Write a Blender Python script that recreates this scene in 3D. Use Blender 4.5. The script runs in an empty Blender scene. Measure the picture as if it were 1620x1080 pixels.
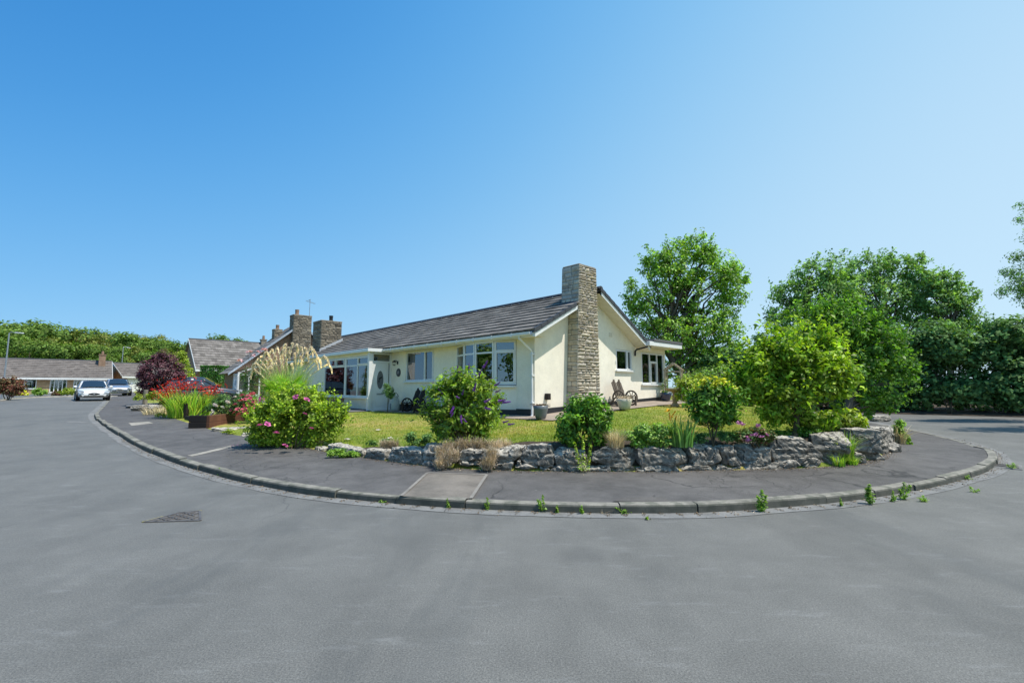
import bpy, bmesh, math
import numpy as np
from mathutils import Vector, noise as mnoise
PI = math.pi
scene = bpy.context.scene
COL = scene.collection
RNG = np.random.RandomState(7)

# ------------------------------------------------------------------ camera model (16 mm lens, eye 1.45 m above the road, tilted up)
F = 720.0; EYE = 1.45; TILT = math.atan(71 / 720.0)
CT, ST = math.cos(TILT), math.sin(TILT)
def ray(px, py):
    a = (px - 810) / F; b = (540 - py) / F
    return np.array([a, CT - b * ST, ST + b * CT])
def at(px, py, Y):
    d = ray(px, py); return np.array([0, 0, EYE]) + d * (Y / d[1])
def atz(px, py, z):
    d = ray(px, py); return np.array([0, 0, EYE]) + d * ((z - EYE) / d[2])
def on_fn(px, py, fn, z=0.1):
    for _ in range(80):
        p = atz(px, py, z); z = .6 * z + .4 * fn(p[0], p[1])
    return atz(px, py, z)
def road_z(x, y):
    r = math.hypot(x, y); return 0.0114 * min(max(0.0, r - 8), 90)
def on_road(px, py, off=0.0):
    return on_fn(px, py, lambda x, y: road_z(x, y) + off)

# ------------------------------------------------------------------ object helpers
def tag(o, label=None, cat=None, group=None, kind=None):
    if label: o['label'] = label
    if cat: o['category'] = cat
    if group: o['group'] = group
    if kind: o['kind'] = kind
    return o
def thing(name, label, cat, loc=(0, 0, 0), rotz=0.0, group=None):
    o = bpy.data.objects.new(name, None); COL.objects.link(o)
    o.empty_display_size = .2
    o.location = tuple(float(c) for c in loc); o.rotation_euler = (0, 0, rotz)
    return tag(o, label, cat, group)
def mesh(name, V, Fc, smooth=False):
    me = bpy.data.meshes.new(name)
    V = np.asarray(V, dtype=np.float32).reshape(-1, 3)
    if isinstance(Fc, np.ndarray):
        n, k = Fc.shape
        me.vertices.add(len(V)); me.vertices.foreach_set('co', V.ravel())
        me.loops.add(n * k); me.loops.foreach_set('vertex_index', Fc.astype(np.int32).ravel())
        me.polygons.add(n)
        me.polygons.foreach_set('loop_start', np.arange(0, n * k, k, dtype=np.int32))
        me.update(calc_edges=True)
    else:
        me.from_pydata([tuple(map(float, v)) for v in V], [], [tuple(int(i) for i in f) for f in Fc]); me.update()
    if smooth:
        me.polygons.foreach_set('use_smooth', np.ones(len(me.polygons), dtype=bool))
    return me
def obj(name, me, mat, parent=None, loc=None):
    o = bpy.data.objects.new(name, me); COL.objects.link(o)
    if mat is not None and not me.materials: me.materials.append(mat)
    if parent is not None: o.parent = parent
    if loc is not None: o.location = tuple(float(c) for c in loc)
    return o
def copy_tree(o, parent=None):
    c = o.copy(); COL.objects.link(c); c.parent = parent
    for ch in list(o.children): copy_tree(ch, c)
    return c

class MB:
    """collects simple shapes into one mesh"""
    def __init__(s, T=None): s.v = []; s.f = []; s.T = T
    def add(s, vs, fs):
        b = len(s.v)
        for p in vs:
            s.v.append(s.T(*p) if s.T else tuple(p))
        s.f += [tuple(i + b for i in f) for f in fs]
        return s
    def poly(s, vs): return s.add(vs, [tuple(range(len(vs)))])
    def box(s, x0, x1, y0, y1, z0, z1):
        return s.add([(x, y, z) for z in (z0, z1) for y in (y0, y1) for x in (x0, x1)],
                     [(0, 2, 3, 1), (4, 5, 7, 6), (0, 1, 5, 4), (2, 6, 7, 3), (0, 4, 6, 2), (1, 3, 7, 5)])
    def obox(s, o, a, n, a0, a1, n0, n1, z0, z1):
        o = np.array(o, float); a = np.array(a, float); n = np.array(n, float)
        pts = []
        for z in (z0, z1):
            for nn in (n0, n1):
                for aa in (a0, a1):
                    p = o + a * aa + n * nn; pts.append((p[0], p[1], p[2] + z))
        return s.add(pts, [(0, 2, 3, 1), (4, 5, 7, 6), (0, 1, 5, 4), (2, 6, 7, 3), (0, 4, 6, 2), (1, 3, 7, 5)])
    def hexa(s, p8):
        return s.add(p8, [(0, 1, 2, 3), (4, 7, 6, 5), (0, 4, 5, 1), (1, 5, 6, 2), (2, 6, 7, 3), (3, 7, 4, 0)])
    def prism(s, poly, n0, n1, fn):
        """2-D polygon (a,z) extruded along the third axis; fn(a,n,z)->point"""
        k = len(poly)
        vs = [fn(a, n0, z) for a, z in poly] + [fn(a, n1, z) for a, z in poly]
        fs = [tuple(range(k))[::-1], tuple(range(k, 2 * k))] + [(i, (i + 1) % k, k + (i + 1) % k, k + i) for i in range(k)]
        return s.add(vs, fs)
    def tube(s, pts, radii, n=8, cap=True):
        pts = [np.array(p, float) for p in pts]
        if not hasattr(radii, '__len__'): radii = [radii] * len(pts)
        vs = []; fs = []
        up = np.array([0.13, 0.31, 0.94])
        for i, p in enumerate(pts):
            d = pts[min(i + 1, len(pts) - 1)] - pts[max(i - 1, 0)]
            d = d / (np.linalg.norm(d) + 1e-9)
            u = up if abs(np.dot(d, up)) < .93 else np.array([1., .1, 0])
            x = np.cross(d, u); x /= np.linalg.norm(x); y = np.cross(d, x)
            for k in range(n):
                a = 2 * PI * k / n
                vs.append(tuple(p + (x * math.cos(a) + y * math.sin(a)) * radii[i]))
        for i in range(len(pts) - 1):
            for k in range(n):
                fs.append((i * n + k, i * n + (k + 1) % n, (i + 1) * n + (k + 1) % n, (i + 1) * n + k))
        if cap:
            fs.append(tuple(range(n))[::-1]); fs.append(tuple(range((len(pts) - 1) * n, len(pts) * n)))
        return s.add(vs, fs)
    def lathe(s, prof, c=(0, 0, 0), n=20, axis='z', cap=True):
        vs = []; fs = []
        for r, h in prof:
            for k in range(n):
                a = 2 * PI * k / n
                p = (r * math.cos(a), r * math.sin(a), h)
                if axis == 'x': p = (h, r * math.cos(a), r * math.sin(a))
                if axis == 'y': p = (r * math.cos(a), h, r * math.sin(a))
                vs.append((p[0] + c[0], p[1] + c[1], p[2] + c[2]))
        for i in range(len(prof) - 1):
            for k in range(n):
                fs.append((i * n + k, i * n + (k + 1) % n, (i + 1) * n + (k + 1) % n, (i + 1) * n + k))
        if cap:
            fs.append(tuple(range(n))[::-1]); fs.append(tuple(range((len(prof) - 1) * n, len(prof) * n)))
        return s.add(vs, fs)
    def build(s, name, mat, parent=None, loc=None, smooth=False, bevel=0, fix=True, segs=1, weld=False):
        me = mesh(name, s.v, s.f)
        if weld:
            bm = bmesh.new(); bm.from_mesh(me); bmesh.ops.remove_doubles(bm, verts=bm.verts, dist=.0005); bm.to_mesh(me); bm.free()
        if fix or bevel:
            bm = bmesh.new(); bm.from_mesh(me)
            if bevel:
                es = [e for e in bm.edges if len(e.link_faces) == 2 and e.calc_face_angle(0) > .5]
                bmesh.ops.bevel(bm, geom=es, offset=bevel, segments=segs, affect='EDGES', clamp_overlap=True)
            bmesh.ops.recalc_face_normals(bm, faces=bm.faces)
            bm.to_mesh(me); bm.free()
        if smooth: me.polygons.foreach_set('use_smooth', np.ones(len(me.polygons), dtype=bool))
        return obj(name, me, mat, parent, loc)

def sheet(name, rows, mat, kind='structure', parent=None, smooth=True):
    """grid of points rows[i][j] -> mesh"""
    R = len(rows); Cn = len(rows[0])
    V = [p for r in rows for p in r]
    Fc = np.array([(i * Cn + j, i * Cn + j + 1, (i + 1) * Cn + j + 1, (i + 1) * Cn + j) for i in range(R - 1) for j in range(Cn - 1)])
    me = mesh(name, V, Fc, smooth)
    bm = bmesh.new(); bm.from_mesh(me)
    s = sum(f.normal.z for f in bm.faces)
    if s < 0: bmesh.ops.reverse_faces(bm, faces=bm.faces)
    bm.to_mesh(me); bm.free()
    o = obj(name, me, mat, parent)
    if kind: o['kind'] = kind
    return o
def resample(P, n, smooth=True):
    P = np.array(P, float)
    seg = np.linalg.norm(np.diff(P, axis=0), axis=1); t = np.concatenate([[0], np.cumsum(seg)])
    q = np.linspace(0, t[-1], n)
    return spl(t, P, q)
def spl(t, P, q):
    """cubic hermite through P at params t (non-uniform catmull-rom)"""
    P = np.asarray(P, float); t = np.asarray(t, float)
    m = np.zeros_like(P)
    for i in range(len(P)):
        a, b = max(i - 1, 0), min(i + 1, len(P) - 1)
        m[i] = (P[b] - P[a]) / (t[b] - t[a])
    out = []
    for x in q:
        i = min(max(np.searchsorted(t, x) - 1, 0), len(t) - 2)
        h = t[i + 1] - t[i]; s = (x - t[i]) / h
        h00 = 2 * s**3 - 3 * s**2 + 1; h10 = s**3 - 2 * s**2 + s; h01 = -2 * s**3 + 3 * s**2; h11 = s**3 - s**2
        out.append(h00 * P[i] + h10 * h * m[i] + h01 * P[i + 1] + h11 * h * m[i + 1])
    return np.array(out)

# ------------------------------------------------------------------ materials
class NB:
    def __init__(s, name):
        s.m = bpy.data.materials.new(name); s.m.use_nodes = True
        s.nt = s.m.node_tree; s.nt.nodes.clear()
        s.out = s.n('ShaderNodeOutputMaterial')
    def n(s, t, **kw):
        nd = s.nt.nodes.new(t)
        for k, v in kw.items(): setattr(nd, k, v)
        return nd
    def set(s, sock, v):
        if v is None: return
        if hasattr(v, 'links'): s.nt.links.new(v, sock)
        else:
            if isinstance(v, (tuple, list)) and len(v) == 3 and sock.type == 'RGBA': v = (*v, 1)
            sock.default_value = v
    def pos(s): return s.n('ShaderNodeNewGeometry').outputs['Position']
    def objc(s): return s.n('ShaderNodeTexCoord').outputs['Object']
    def island(s): return s.n('ShaderNodeNewGeometry').outputs['Random Per Island']
    def map(s, vec, scale=(1, 1, 1), rot=(0, 0, 0), loc=(0, 0, 0)):
        m = s.n('ShaderNodeMapping'); s.set(m.inputs[0], vec)
        m.inputs['Scale'].default_value = scale; m.inputs['Rotation'].default_value = rot; m.inputs['Location'].default_value = loc
        return m.outputs[0]
    def noise(s, vec, scale, detail=3, rough=.55, dist=0):
        t = s.n('ShaderNodeTexNoise'); s.set(t.inputs['Vector'], vec)
        t.inputs['Scale'].default_value = scale; t.inputs['Detail'].default_value = detail
        t.inputs['Roughness'].default_value = rough; t.inputs['Distortion'].default_value = dist
        return t.outputs['Fac']
    def noisec(s, vec, scale, detail=3):
        t = s.n('ShaderNodeTexNoise'); s.set(t.inputs['Vector'], vec)
        t.inputs['Scale'].default_value = scale; t.inputs['Detail'].default_value = detail
        return t.outputs['Color']
    def voro(s, vec, scale, feature='F1', out='Distance', rand=1.0):
        t = s.n('ShaderNodeTexVoronoi', feature=feature); s.set(t.inputs['Vector'], vec)
        t.inputs['Scale'].default_value = scale; t.inputs['Randomness'].default_value = rand
        return t.outputs[out]
    def ramp(s, fac, stops, interp='LINEAR'):
        r = s.n('ShaderNodeValToRGB'); s.set(r.inputs[0], fac); e = r.color_ramp.elements
        r.color_ramp.interpolation = interp
        while len(e) < len(stops): e.new(.5)
        for k, (p, c) in enumerate(stops):
            e[k].position = p
            if not hasattr(c, '__len__'): c = (c, c, c)
            e[k].color = (*c, 1)
        return r.outputs[0]
    def mix(s, fac, a, b, mode='MIX'):
        m = s.n('ShaderNodeMix', data_type='RGBA', blend_type=mode)
        s.set(m.inputs[0], fac); s.set(m.inputs[6], a); s.set(m.inputs[7], b)
        return m.outputs[2]
    def math(s, op, a, b=0.0, c=None, clamp=False):
        m = s.n('ShaderNodeMath', operation=op, use_clamp=clamp); s.set(m.inputs[0], a); s.set(m.inputs[1], b)
        if c is not None: s.set(m.inputs[2], c)
        return m.outputs[0]
    def vadd(s, a, b, scale=1.0):
        m = s.n('ShaderNodeVectorMath', operation='MULTIPLY_ADD')
        s.set(m.inputs[0], b); m.inputs[1].default_value = (scale,) * 3; s.set(m.inputs[2], a)
        return m.outputs[0]
    def bump(s, h, strength=.4, dist=.02, normal=None):
        b = s.n('ShaderNodeBump'); s.set(b.inputs['Height'], h)
        b.inputs['Strength'].default_value = strength; b.inputs['Distance'].default_value = dist
        if normal is not None: s.set(b.inputs['Normal'], normal)
        return b.outputs[0]
    def pbr(s, col, rough=.8, normal=None, metal=0, spec=.5, coat=0, ior=None):
        p = s.n('ShaderNodeBsdfPrincipled'); s.set(p.inputs['Base Color'], col); s.set(p.inputs['Roughness'], rough)
        p.inputs['Metallic'].default_value = metal; s.set(p.inputs['Specular IOR Level'], spec)
        p.inputs['Coat Weight'].default_value = coat
        if normal is not None: s.set(p.inputs['Normal'], normal)
        return p.outputs[0]
    def done(s, sh):
        s.nt.links.new(sh, s.out.inputs['Surface']); return s.m

def m_plain(name, col, rough=.6, metal=0, var=.12, scale=6, spec=.5, coat=0, bumpy=0):
    b = NB(name); v = b.pos()
    n = b.noise(v, scale, 4)
    c = b.mix(1.0, col, b.ramp(n, [(.3, 1 - var), (.7, 1 + var * .4)]), 'MULTIPLY')
    nr = b.bump(b.noise(v, scale * 12, 3), bumpy, .01) if bumpy else None
    return b.done(b.pbr(c, rough, nr, metal, spec, coat))

LEAFK = 2.55
def m_leaf(name, stops, trans=.35, tcol=None, rough=.45, spec=.4, patch=.0):
    """leaf: colour differs from leaf to leaf and slowly over the plant; light passes through"""
    b = NB(name)
    r = b.island()
    c = b.ramp(r, [(i / (len(stops) - 1), s) for i, s in enumerate(stops)])
    n = b.noise(b.pos(), 2.6, 4, .6)
    c = b.mix(1.0, c, b.ramp(n, [(.3, LEAFK * .62), (.7, LEAFK * 1.3)]), 'MULTIPLY')
    hu = b.math('FRACT', b.math('MULTIPLY', r, 37.31))
    c = b.mix(1.0, c, b.ramp(hu, [(0, .5), (.6, .95), (1, 1.6)]), 'MULTIPLY')
    p = b.pbr(c, rough, None, 0, spec)
    t = b.n('ShaderNodeBsdfTranslucent')
    b.set(t.inputs['Color'], b.mix(1.0, c, tcol or (1.5, 1.7, .5), 'MULTIPLY'))
    ms = b.n('ShaderNodeMixShader'); ms.inputs[0].default_value = trans * .9
    b.nt.links.new(p, ms.inputs[1]); b.nt.links.new(t.outputs[0], ms.inputs[2])
    return b.done(ms.outputs[0])

def m_asphalt():
    b = NB('road asphalt'); v = b.pos()
    big = b.noise(v, .3, 5, .6, .9); mid = b.noise(v, 1.6, 5, .65, .4)
    st = b.noise(b.map(v, (1.2, .22, 1), (0, 0, .75)), 1.1, 5, .6)
    fine = b.noise(v, 90, 5, .85); agg = b.voro(v, 120)
    c = b.ramp(big, [(.3, (.148, .143, .128)), (.7, (.196, .190, .171))])
    c = b.mix(.55, c, b.ramp(mid, [(.3, (.112, .110, .099)), (.72, (.218, .213, .192))]), 'MIX')
    c = b.mix(.2, c, b.ramp(st, [(.35, (.108, .106, .096)), (.65, (.222, .217, .196))]))
    c = b.mix(1.0, c, b.ramp(fine, [(.34, .5), (.5, 1.0), (.66, 1.5)]), 'MULTIPLY')
    c = b.mix(1.0, c, b.ramp(agg, [(.05, 1.12), (.5, .86)]), 'MULTIPLY')
    # scattered worn dark pits
    pm = b.math('MULTIPLY', b.ramp(b.noise(b.map(v, (1, 1, 1)), 26, 4, .7), [(.63, 0.0), (.70, 1.0)]), b.ramp(b.noise(v, .9, 3, .6), [(.42, 0.0), (.62, 1.0)]))
    c = b.mix(b.math('MULTIPLY', pm, .6), c, (.05, .052, .055))
    # pale scuffs and tyre-polished streaks
    sc = b.ramp(b.noise(b.map(v, (.5, 2.2, 1), (0, 0, -.35)), 3.2, 6, .75), [(.56, 0.0), (.75, 1.0)])
    c = b.mix(b.math('MULTIPLY', sc, .4), c, (.30, .30, .29))
    dk = b.ramp(b.noise(b.map(v, (1.6, .5, 1), (0, 0, .75)), .55, 5, .65, .5), [(.54, 0.0), (.66, 1.0)])
    c = b.mix(b.math('MULTIPLY', dk, .38), c, (.085, .088, .084))
    oil = b.ramp(b.voro(b.vadd(v, b.noisec(v, 3, 2), .15), .55), [(.07, 1.0), (.16, 0.0)])
    c = b.mix(b.math('MULTIPLY', oil, .35), c, (.06, .06, .058))
    vd = b.vadd(v, b.noisec(v, .9, 4), .9)
    cr = b.math('MULTIPLY', b.ramp(b.voro(vd, .32, 'DISTANCE_TO_EDGE'), [(0.0, 1.0), (.0045, 0.0)]), b.ramp(b.noise(v, .4, 2), [(.52, 0.0), (.6, 1.0)]))
    c = b.mix(b.math('MULTIPLY', cr, .45), c, (.04, .04, .04))

    h = b.math('ADD', b.math('MULTIPLY', fine, .7), b.math('MULTIPLY', agg, -.6))
    return b.done(b.pbr(c, b.ramp(fine, [(.3, .62), (.7, .82)]), b.bump(h, .4, .004), 0, .45))
def m_pavement():
    b = NB('pavement tarmac'); v = b.pos()
    big = b.noise(v, .5, 5, .62, .5); mid = b.noise(v, 3.2, 5, .65); fine = b.noise(v, 140, 2, .75)
    c = b.ramp(big, [(.3, (.066, .062, .058)), (.7, (.145, .136, .127))])
    c = b.mix(.45, c, b.ramp(mid, [(.3, (.058, .054, .051)), (.72, (.185, .174, .163))]))
    c = b.mix(1.0, c, b.ramp(fine, [(.25, .6), (.5, 1.0), (.78, 1.4)]), 'MULTIPLY')
    vd = b.vadd(v, b.noisec(v, 1.6, 4), .55)
    e = b.voro(vd, .42, 'DISTANCE_TO_EDGE')
    e2 = b.voro(b.vadd(v, b.noisec(v, 5, 3), .25), 1.5, 'DISTANCE_TO_EDGE')
    msk = b.ramp(b.noise(v, .35, 2), [(.45, 0.0), (.6, 1.0)])
    msk0 = b.ramp(b.noise(v, .8, 3), [(.44, 0.0), (.56, 1.0)])
    cr = b.math('ADD', b.math('MULTIPLY', b.ramp(e, [(0.0, 1.0), (.008, 0.0)]), msk0), b.math('MULTIPLY', b.ramp(e2, [(0.0, 1.0), (.012, 0.0)]), msk), clamp=True)
    c = b.mix(b.math('MULTIPLY', cr, .7), c, (.018, .018, .019))
    # pale chips, scuffs and chewing gum
    sp = b.ramp(b.voro(v, 4.2), [(.03, 1.0), (.05, 0.0)])
    spm = b.ramp(b.noise(v, 2.3, 1), [(.6, 0.0), (.64, 1.0)])
    c = b.mix(b.math('MULTIPLY', b.math('MULTIPLY', sp, spm), .7), c, (.42, .41, .38))
    sc = b.ramp(b.noise(b.map(v, (1, 3.2, 1), (0, 0, .3)), 2.6, 5, .7), [(.62, 0.0), (.74, 1.0)])
    c = b.mix(b.math('MULTIPLY', sc, .35), c, (.21, .205, .195))
    h = b.math('SUBTRACT', fine, b.math('MULTIPLY', cr, 1.5))
    return b.done(b.pbr(c, .8, b.bump(h, .5, .006), 0, .35))
def m_concrete(name, col=(.3, .29, .26), scale=3, moss=.0, mossyshade=False):
    b = NB(name); v = b.pos()
    n = b.noise(v, scale, 6, .65); f = b.noise(v, 90, 2, .7)
    c = b.mix(1.0, col, b.ramp(n, [(.25, .58), (.5, .95), (.78, 1.25)]), 'MULTIPLY')
    c = b.mix(1.0, c, b.ramp(f, [(.25, .75), (.75, 1.2)]), 'MULTIPLY')
    st = b.noise(v, 1.3, 5, .7)
    c = b.mix(b.ramp(st, [(.52, 0.0), (.75, .55)]), c, (.085, .085, .075))
    if moss: c = b.mix(b.math('MULTIPLY', b.ramp(b.noise(v, 7, 4), [(.48, 0.0), (.62, 1.0)]), moss), c, (.06, .075, .05))
    if mossyshade:
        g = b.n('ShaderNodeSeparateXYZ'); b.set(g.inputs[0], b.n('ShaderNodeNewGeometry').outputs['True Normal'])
        c = b.mix(b.math('MULTIPLY', b.ramp(g.outputs[2], [(.3, 1.0), (.75, 0.0)]), b.ramp(st, [(.3, .9), (.7, .55)])), c, (.045, .05, .042))  # upright faces darker: moss, with their shade put into the colour
    return b.done(b.pbr(c, .88, b.bump(f, .4, .005), 0, .3))
def m_render_wall():
    b = NB('cream painted render'); v = b.pos()
    n = b.noise(v, .8, 4); f = b.noise(v, 45, 4, .75)
    c = b.ramp(n, [(.3, (.88, .805, .665)), (.7, (.93, .87, .74))])
    # faint rain streaks and dirt low on the wall
    st = b.noise(b.map(v, (5, 5, .35)), 1.6, 4, .6)
    c = b.mix(b.ramp(st, [(.58, 0.0), (.85, .09)]), c, (.5, .45, .36))
    c = b.mix(1.0, c, b.ramp(b.noise(v, 2.6, 6, .7), [(.3, .9), (.7, 1.05)]), 'MULTIPLY')
    c = b.mix(1.0, c, b.ramp(f, [(.3, .9), (.6, 1.04)]), 'MULTIPLY')
    zz = b.n('ShaderNodeSeparateXYZ'); b.set(zz.inputs[0], v)
    low = b.math('MULTIPLY', b.ramp(zz.outputs[2], [(.75, .5), (1.25, 0.0)]), b.noise(v, 5, 5, .7))
    c = b.mix(low, c, (.40, .35, .27))
    return b.done(b.pbr(c, .85, b.bump(f, .6, .008), 0, .25))
def m_tile(name, c0, c1, c2):
    b = NB(name); v = b.pos()
    c = b.ramp(b.island(), [(0, c0), (.5, c1), (1, c2)])
    n = b.noise(v, 2.2, 5, .65); f = b.noise(v, 45, 3, .65)
    c = b.mix(1.0, c, b.ramp(n, [(.3, .7), (.7, 1.28)]), 'MULTIPLY')
    c = b.mix(1.0, c, b.ramp(f, [(.3, .78), (.7, 1.2)]), 'MULTIPLY')
    li = b.ramp(b.noise(v, 11, 4, .7), [(.64, 0.0), (.72, 1.0)])
    c = b.mix(b.math('MULTIPLY', li, .4), c, (.36, .35, .29))
    return b.done(b.pbr(c, .78, b.bump(f, .3, .004), 0, .35))
def m_stone(name, cols):
    b = NB(name); v = b.pos()
    c = b.ramp(b.island(), [(i / (len(cols) - 1), k) for i, k in enumerate(cols)])
    n = b.noise(v, 9, 5, .7); f = b.noise(v, 45, 3, .7)
    c = b.mix(1.0, c, b.ramp(n, [(.25, .55), (.5, 1.0), (.8, 1.25)]), 'MULTIPLY')
    c = b.mix(1.0, c, b.ramp(f, [(.3, .78), (.7, 1.18)]), 'MULTIPLY')
    return b.done(b.pbr(c, .92, b.bump(b.math('ADD', n, b.math('MULTIPLY', f, .5)), .7, .02), 0, .2))
def m_boulder():
    b = NB('weathered limestone'); v = b.pos()
    g = b.n('ShaderNodeNewGeometry')
    n1 = b.noise(v, 2.4, 6, .7, .5); n2 = b.noise(v, 14, 6, .75, .4); f = b.noise(v, 70, 3, .7)
    c = b.ramp(n1, [(.25, (.115, .104, .086)), (.5, (.24, .22, .185)), (.75, (.44, .40, .33))])
    c = b.mix(1.0, c, b.ramp(n2, [(.3, .38), (.5, .95), (.7, 1.4)]), 'MULTIPLY')
    c = b.mix(1.0, c, b.ramp(f, [(.3, .75), (.7, 1.25)]), 'MULTIPLY')
    # pale lichen, and top light painted into the up-facing colour
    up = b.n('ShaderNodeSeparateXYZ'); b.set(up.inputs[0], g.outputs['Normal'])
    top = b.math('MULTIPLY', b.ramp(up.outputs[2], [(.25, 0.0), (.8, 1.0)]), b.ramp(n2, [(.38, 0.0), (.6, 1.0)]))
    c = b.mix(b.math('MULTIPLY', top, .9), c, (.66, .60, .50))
    li = b.ramp(b.noise(v, 6, 5, .7), [(.6, 0.0), (.68, 1.0)])
    c = b.mix(b.math('MULTIPLY', li, .5), c, (.42, .41, .37))
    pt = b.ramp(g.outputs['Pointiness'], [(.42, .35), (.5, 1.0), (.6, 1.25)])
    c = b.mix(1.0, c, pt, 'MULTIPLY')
    return b.done(b.pbr(c, .95, b.bump(b.math('ADD', n2, b.math('MULTIPLY', f, .35)), .9, .03), 0, .2))
def m_lawn():
    b = NB('dry lawn turf'); v = b.pos()
    big = b.noise(v, .45, 4, .6, .4); mid = b.noise(v, 2.6, 5, .65); f = b.noise(v, 60, 3, .75)
    c = b.ramp(big, [(.40, (.14, .23, .026)), (.5, (.26, .31, .04)), (.61, (.54, .39, .14))])
    c = b.mix(.5, c, b.ramp(mid, [(.28, (.13, .21, .03)), (.5, (.27, .28, .055)), (.75, (.46, .36, .14))]))
    c = b.mix(1.0, c, b.ramp(f, [(.25, .5), (.5, 1.0), (.75, 1.4)]), 'MULTIPLY')
    return b.done(b.pbr(c, .9, b.bump(f, .8, .03), 0, .2))
def m_lawnblade():
    b = NB('lawn blade'); v = b.pos()
    big = b.noise(v, .5, 5, .62, .4); mid = b.noise(v, 2.2, 5, .65)
    f = b.math('ADD', b.math('MULTIPLY', big, .6), b.math('MULTIPLY', mid, .4))
    c = b.ramp(f, [(.40, (.18, .31, .025)), (.50, (.33, .41, .04)), (.57, (.52, .46, .08)), (.63, (.72, .53, .2))])
    c = b.mix(1.0, c, b.ramp(b.island(), [(0, .55), (1, 1.35)]), 'MULTIPLY')
    t = b.n('ShaderNodeBsdfTranslucent'); b.set(t.inputs['Color'], c)
    ms = b.n('ShaderNodeMixShader'); ms.inputs[0].default_value = .35
    b.nt.links.new(b.pbr(c, .7, None, 0, .2), ms.inputs[1]); b.nt.links.new(t.outputs[0], ms.inputs[2])
    return b.done(ms.outputs[0])
def m_soil(name='garden soil', dark=(.045, .033, .024), light=(.13, .10, .07)):
    b = NB(name); v = b.pos()
    n = b.noise(v, 7, 6, .7); f = b.noise(v, 70, 3, .7)
    c = b.ramp(n, [(.3, dark), (.7, light)])
    c = b.mix(1.0, c, b.ramp(f, [(.25, .6), (.75, 1.35)]), 'MULTIPLY')
    return b.done(b.pbr(c, .95, b.bump(b.math('ADD', n, f), .8, .03), 0, .2))
def m_brick(name, c1, c2, mortar, scale=1.0):
    b = NB(name)
    t = b.n('ShaderNodeTexBrick'); vec = b.n('ShaderNodeTexCoord').outputs['Object']
    sx = b.n('ShaderNodeSeparateXYZ'); b.set(sx.inputs[0], vec)
    cb = b.n('ShaderNodeCombineXYZ'); b.set(cb.inputs[0], b.math('ADD', sx.outputs[0], sx.outputs[1])); b.set(cb.inputs[1], sx.outputs[2])
    b.set(t.inputs['Vector'], cb.outputs[0]); t.inputs['Scale'].default_value = scale
    b.set(t.inputs['Color1'], c1); b.set(t.inputs['Color2'], c2); b.set(t.inputs['Mortar'], mortar)
    t.inputs['Brick Width'].default_value = .225; t.inputs['Row Height'].default_value = .075; t.inputs['Mortar Size'].default_value = .008
    n = b.noise(vec, 3, 5, .6)
    c = b.mix(1.0, t.outputs[0], b.ramp(n, [(.3, .75), (.7, 1.2)]), 'MULTIPLY')
    return b.done(b.pbr(c, .9, b.bump(t.outputs['Fac'], -.3, .01), 0, .25))
def m_wood(name, c0, c1, scale=8, rough=.8):
    b = NB(name); v = b.objc()
    n = b.noise(b.map(v, (1, 1, .12)), scale * 3, 5, .7); n2 = b.noise(v, scale * .4, 3)
    c = b.mix(n, c0, c1)
    c = b.mix(1.0, c, b.ramp(n2, [(.3, .75), (.7, 1.2)]), 'MULTIPLY')
    return b.done(b.pbr(c, rough, b.bump(n, .4, .01), 0, .3))
def m_glass(name='window glass', tint=(.62, .68, .66)):
    b = NB(name)
    tr = b.n('ShaderNodeBsdfTransparent'); b.set(tr.inputs[0], tint)
    gl = b.n('ShaderNodeBsdfGlossy'); gl.inputs['Roughness'].default_value = .0; b.set(gl.inputs[0], (.95, .97, 1))
    fr = b.n('ShaderNodeFresnel'); fr.inputs[0].default_value = 1.6
    wv = b.bump(b.noise(b.pos(), 1.2, 1), .05, .04)
    b.set(gl.inputs['Normal'], wv)
    ms = b.n('ShaderNodeMixShader'); b.set(ms.inputs[0], b.math('ADD', b.math('MULTIPLY', fr.outputs[0], .9), .12, clamp=True))
    b.nt.links.new(tr.outputs[0], ms.inputs[1]); b.nt.links.new(gl.outputs[0], ms.inputs[2])
    return b.done(ms.outputs[0])
def m_blades(name, stops, trans=.3, tcol=(1.3, 1.4, .7)):
    return m_leaf(name, stops, trans, tcol, .6, .25)

MT = {}
MT['asphalt'] = m_asphalt(); MT['pave'] = m_pavement()
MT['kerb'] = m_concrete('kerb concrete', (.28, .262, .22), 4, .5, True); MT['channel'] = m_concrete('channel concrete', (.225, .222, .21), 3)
MT['patch'] = m_concrete('patch concrete', (.215, .19, .16), 2); MT['conc'] = m_concrete('pale concrete', (.36, .33, .28), 3)
MT['wall'] = m_render_wall(); MT['plinth'] = m_plain('black plinth paint', (.018, .02, .026), .5)
MT['tile'] = m_tile('brown concrete tile', (.135, .121, .104), (.182, .163, .141), (.24, .216, .187))
MT['tile2'] = m_tile('far brown tile', (.13, .115, .10), (.185, .165, .145), (.25, .225, .2))
MT['verge'] = m_plain('dark grey verge tile', (.05, .054, .062), .6)
MT['white'] = m_plain('white plastic trim', (.80, .80, .785), .35, 0, .08, 3)
MT['soffit'] = m_plain('cream soffit', (.74, .68, .55), .6)
MT['felt'] = m_plain('grey roof felt', (.11, .11, .115), .85)
MT['tile4'] = m_tile('plain dark roof tile', (.15, .128, .112), (.17, .147, .13), (.19, .165, .145))
MT['stone'] = m_stone('walling stone', [(.34, .295, .235), (.56, .485, .375), (.46, .405, .325), (.64, .56, .43), (.42, .385, .34), (.54, .455, .33), (.32, .295, .26)])
MT['stone2'] = m_stone('grey walling stone', [(.15, .13, .105), (.30, .255, .19), (.22, .19, .15), (.36, .31, .235), (.19, .175, .15)])
MT['glass'] = m_glass(); MT['interior'] = m_plain('dark room', (.12, .10, .08), .9)
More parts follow.
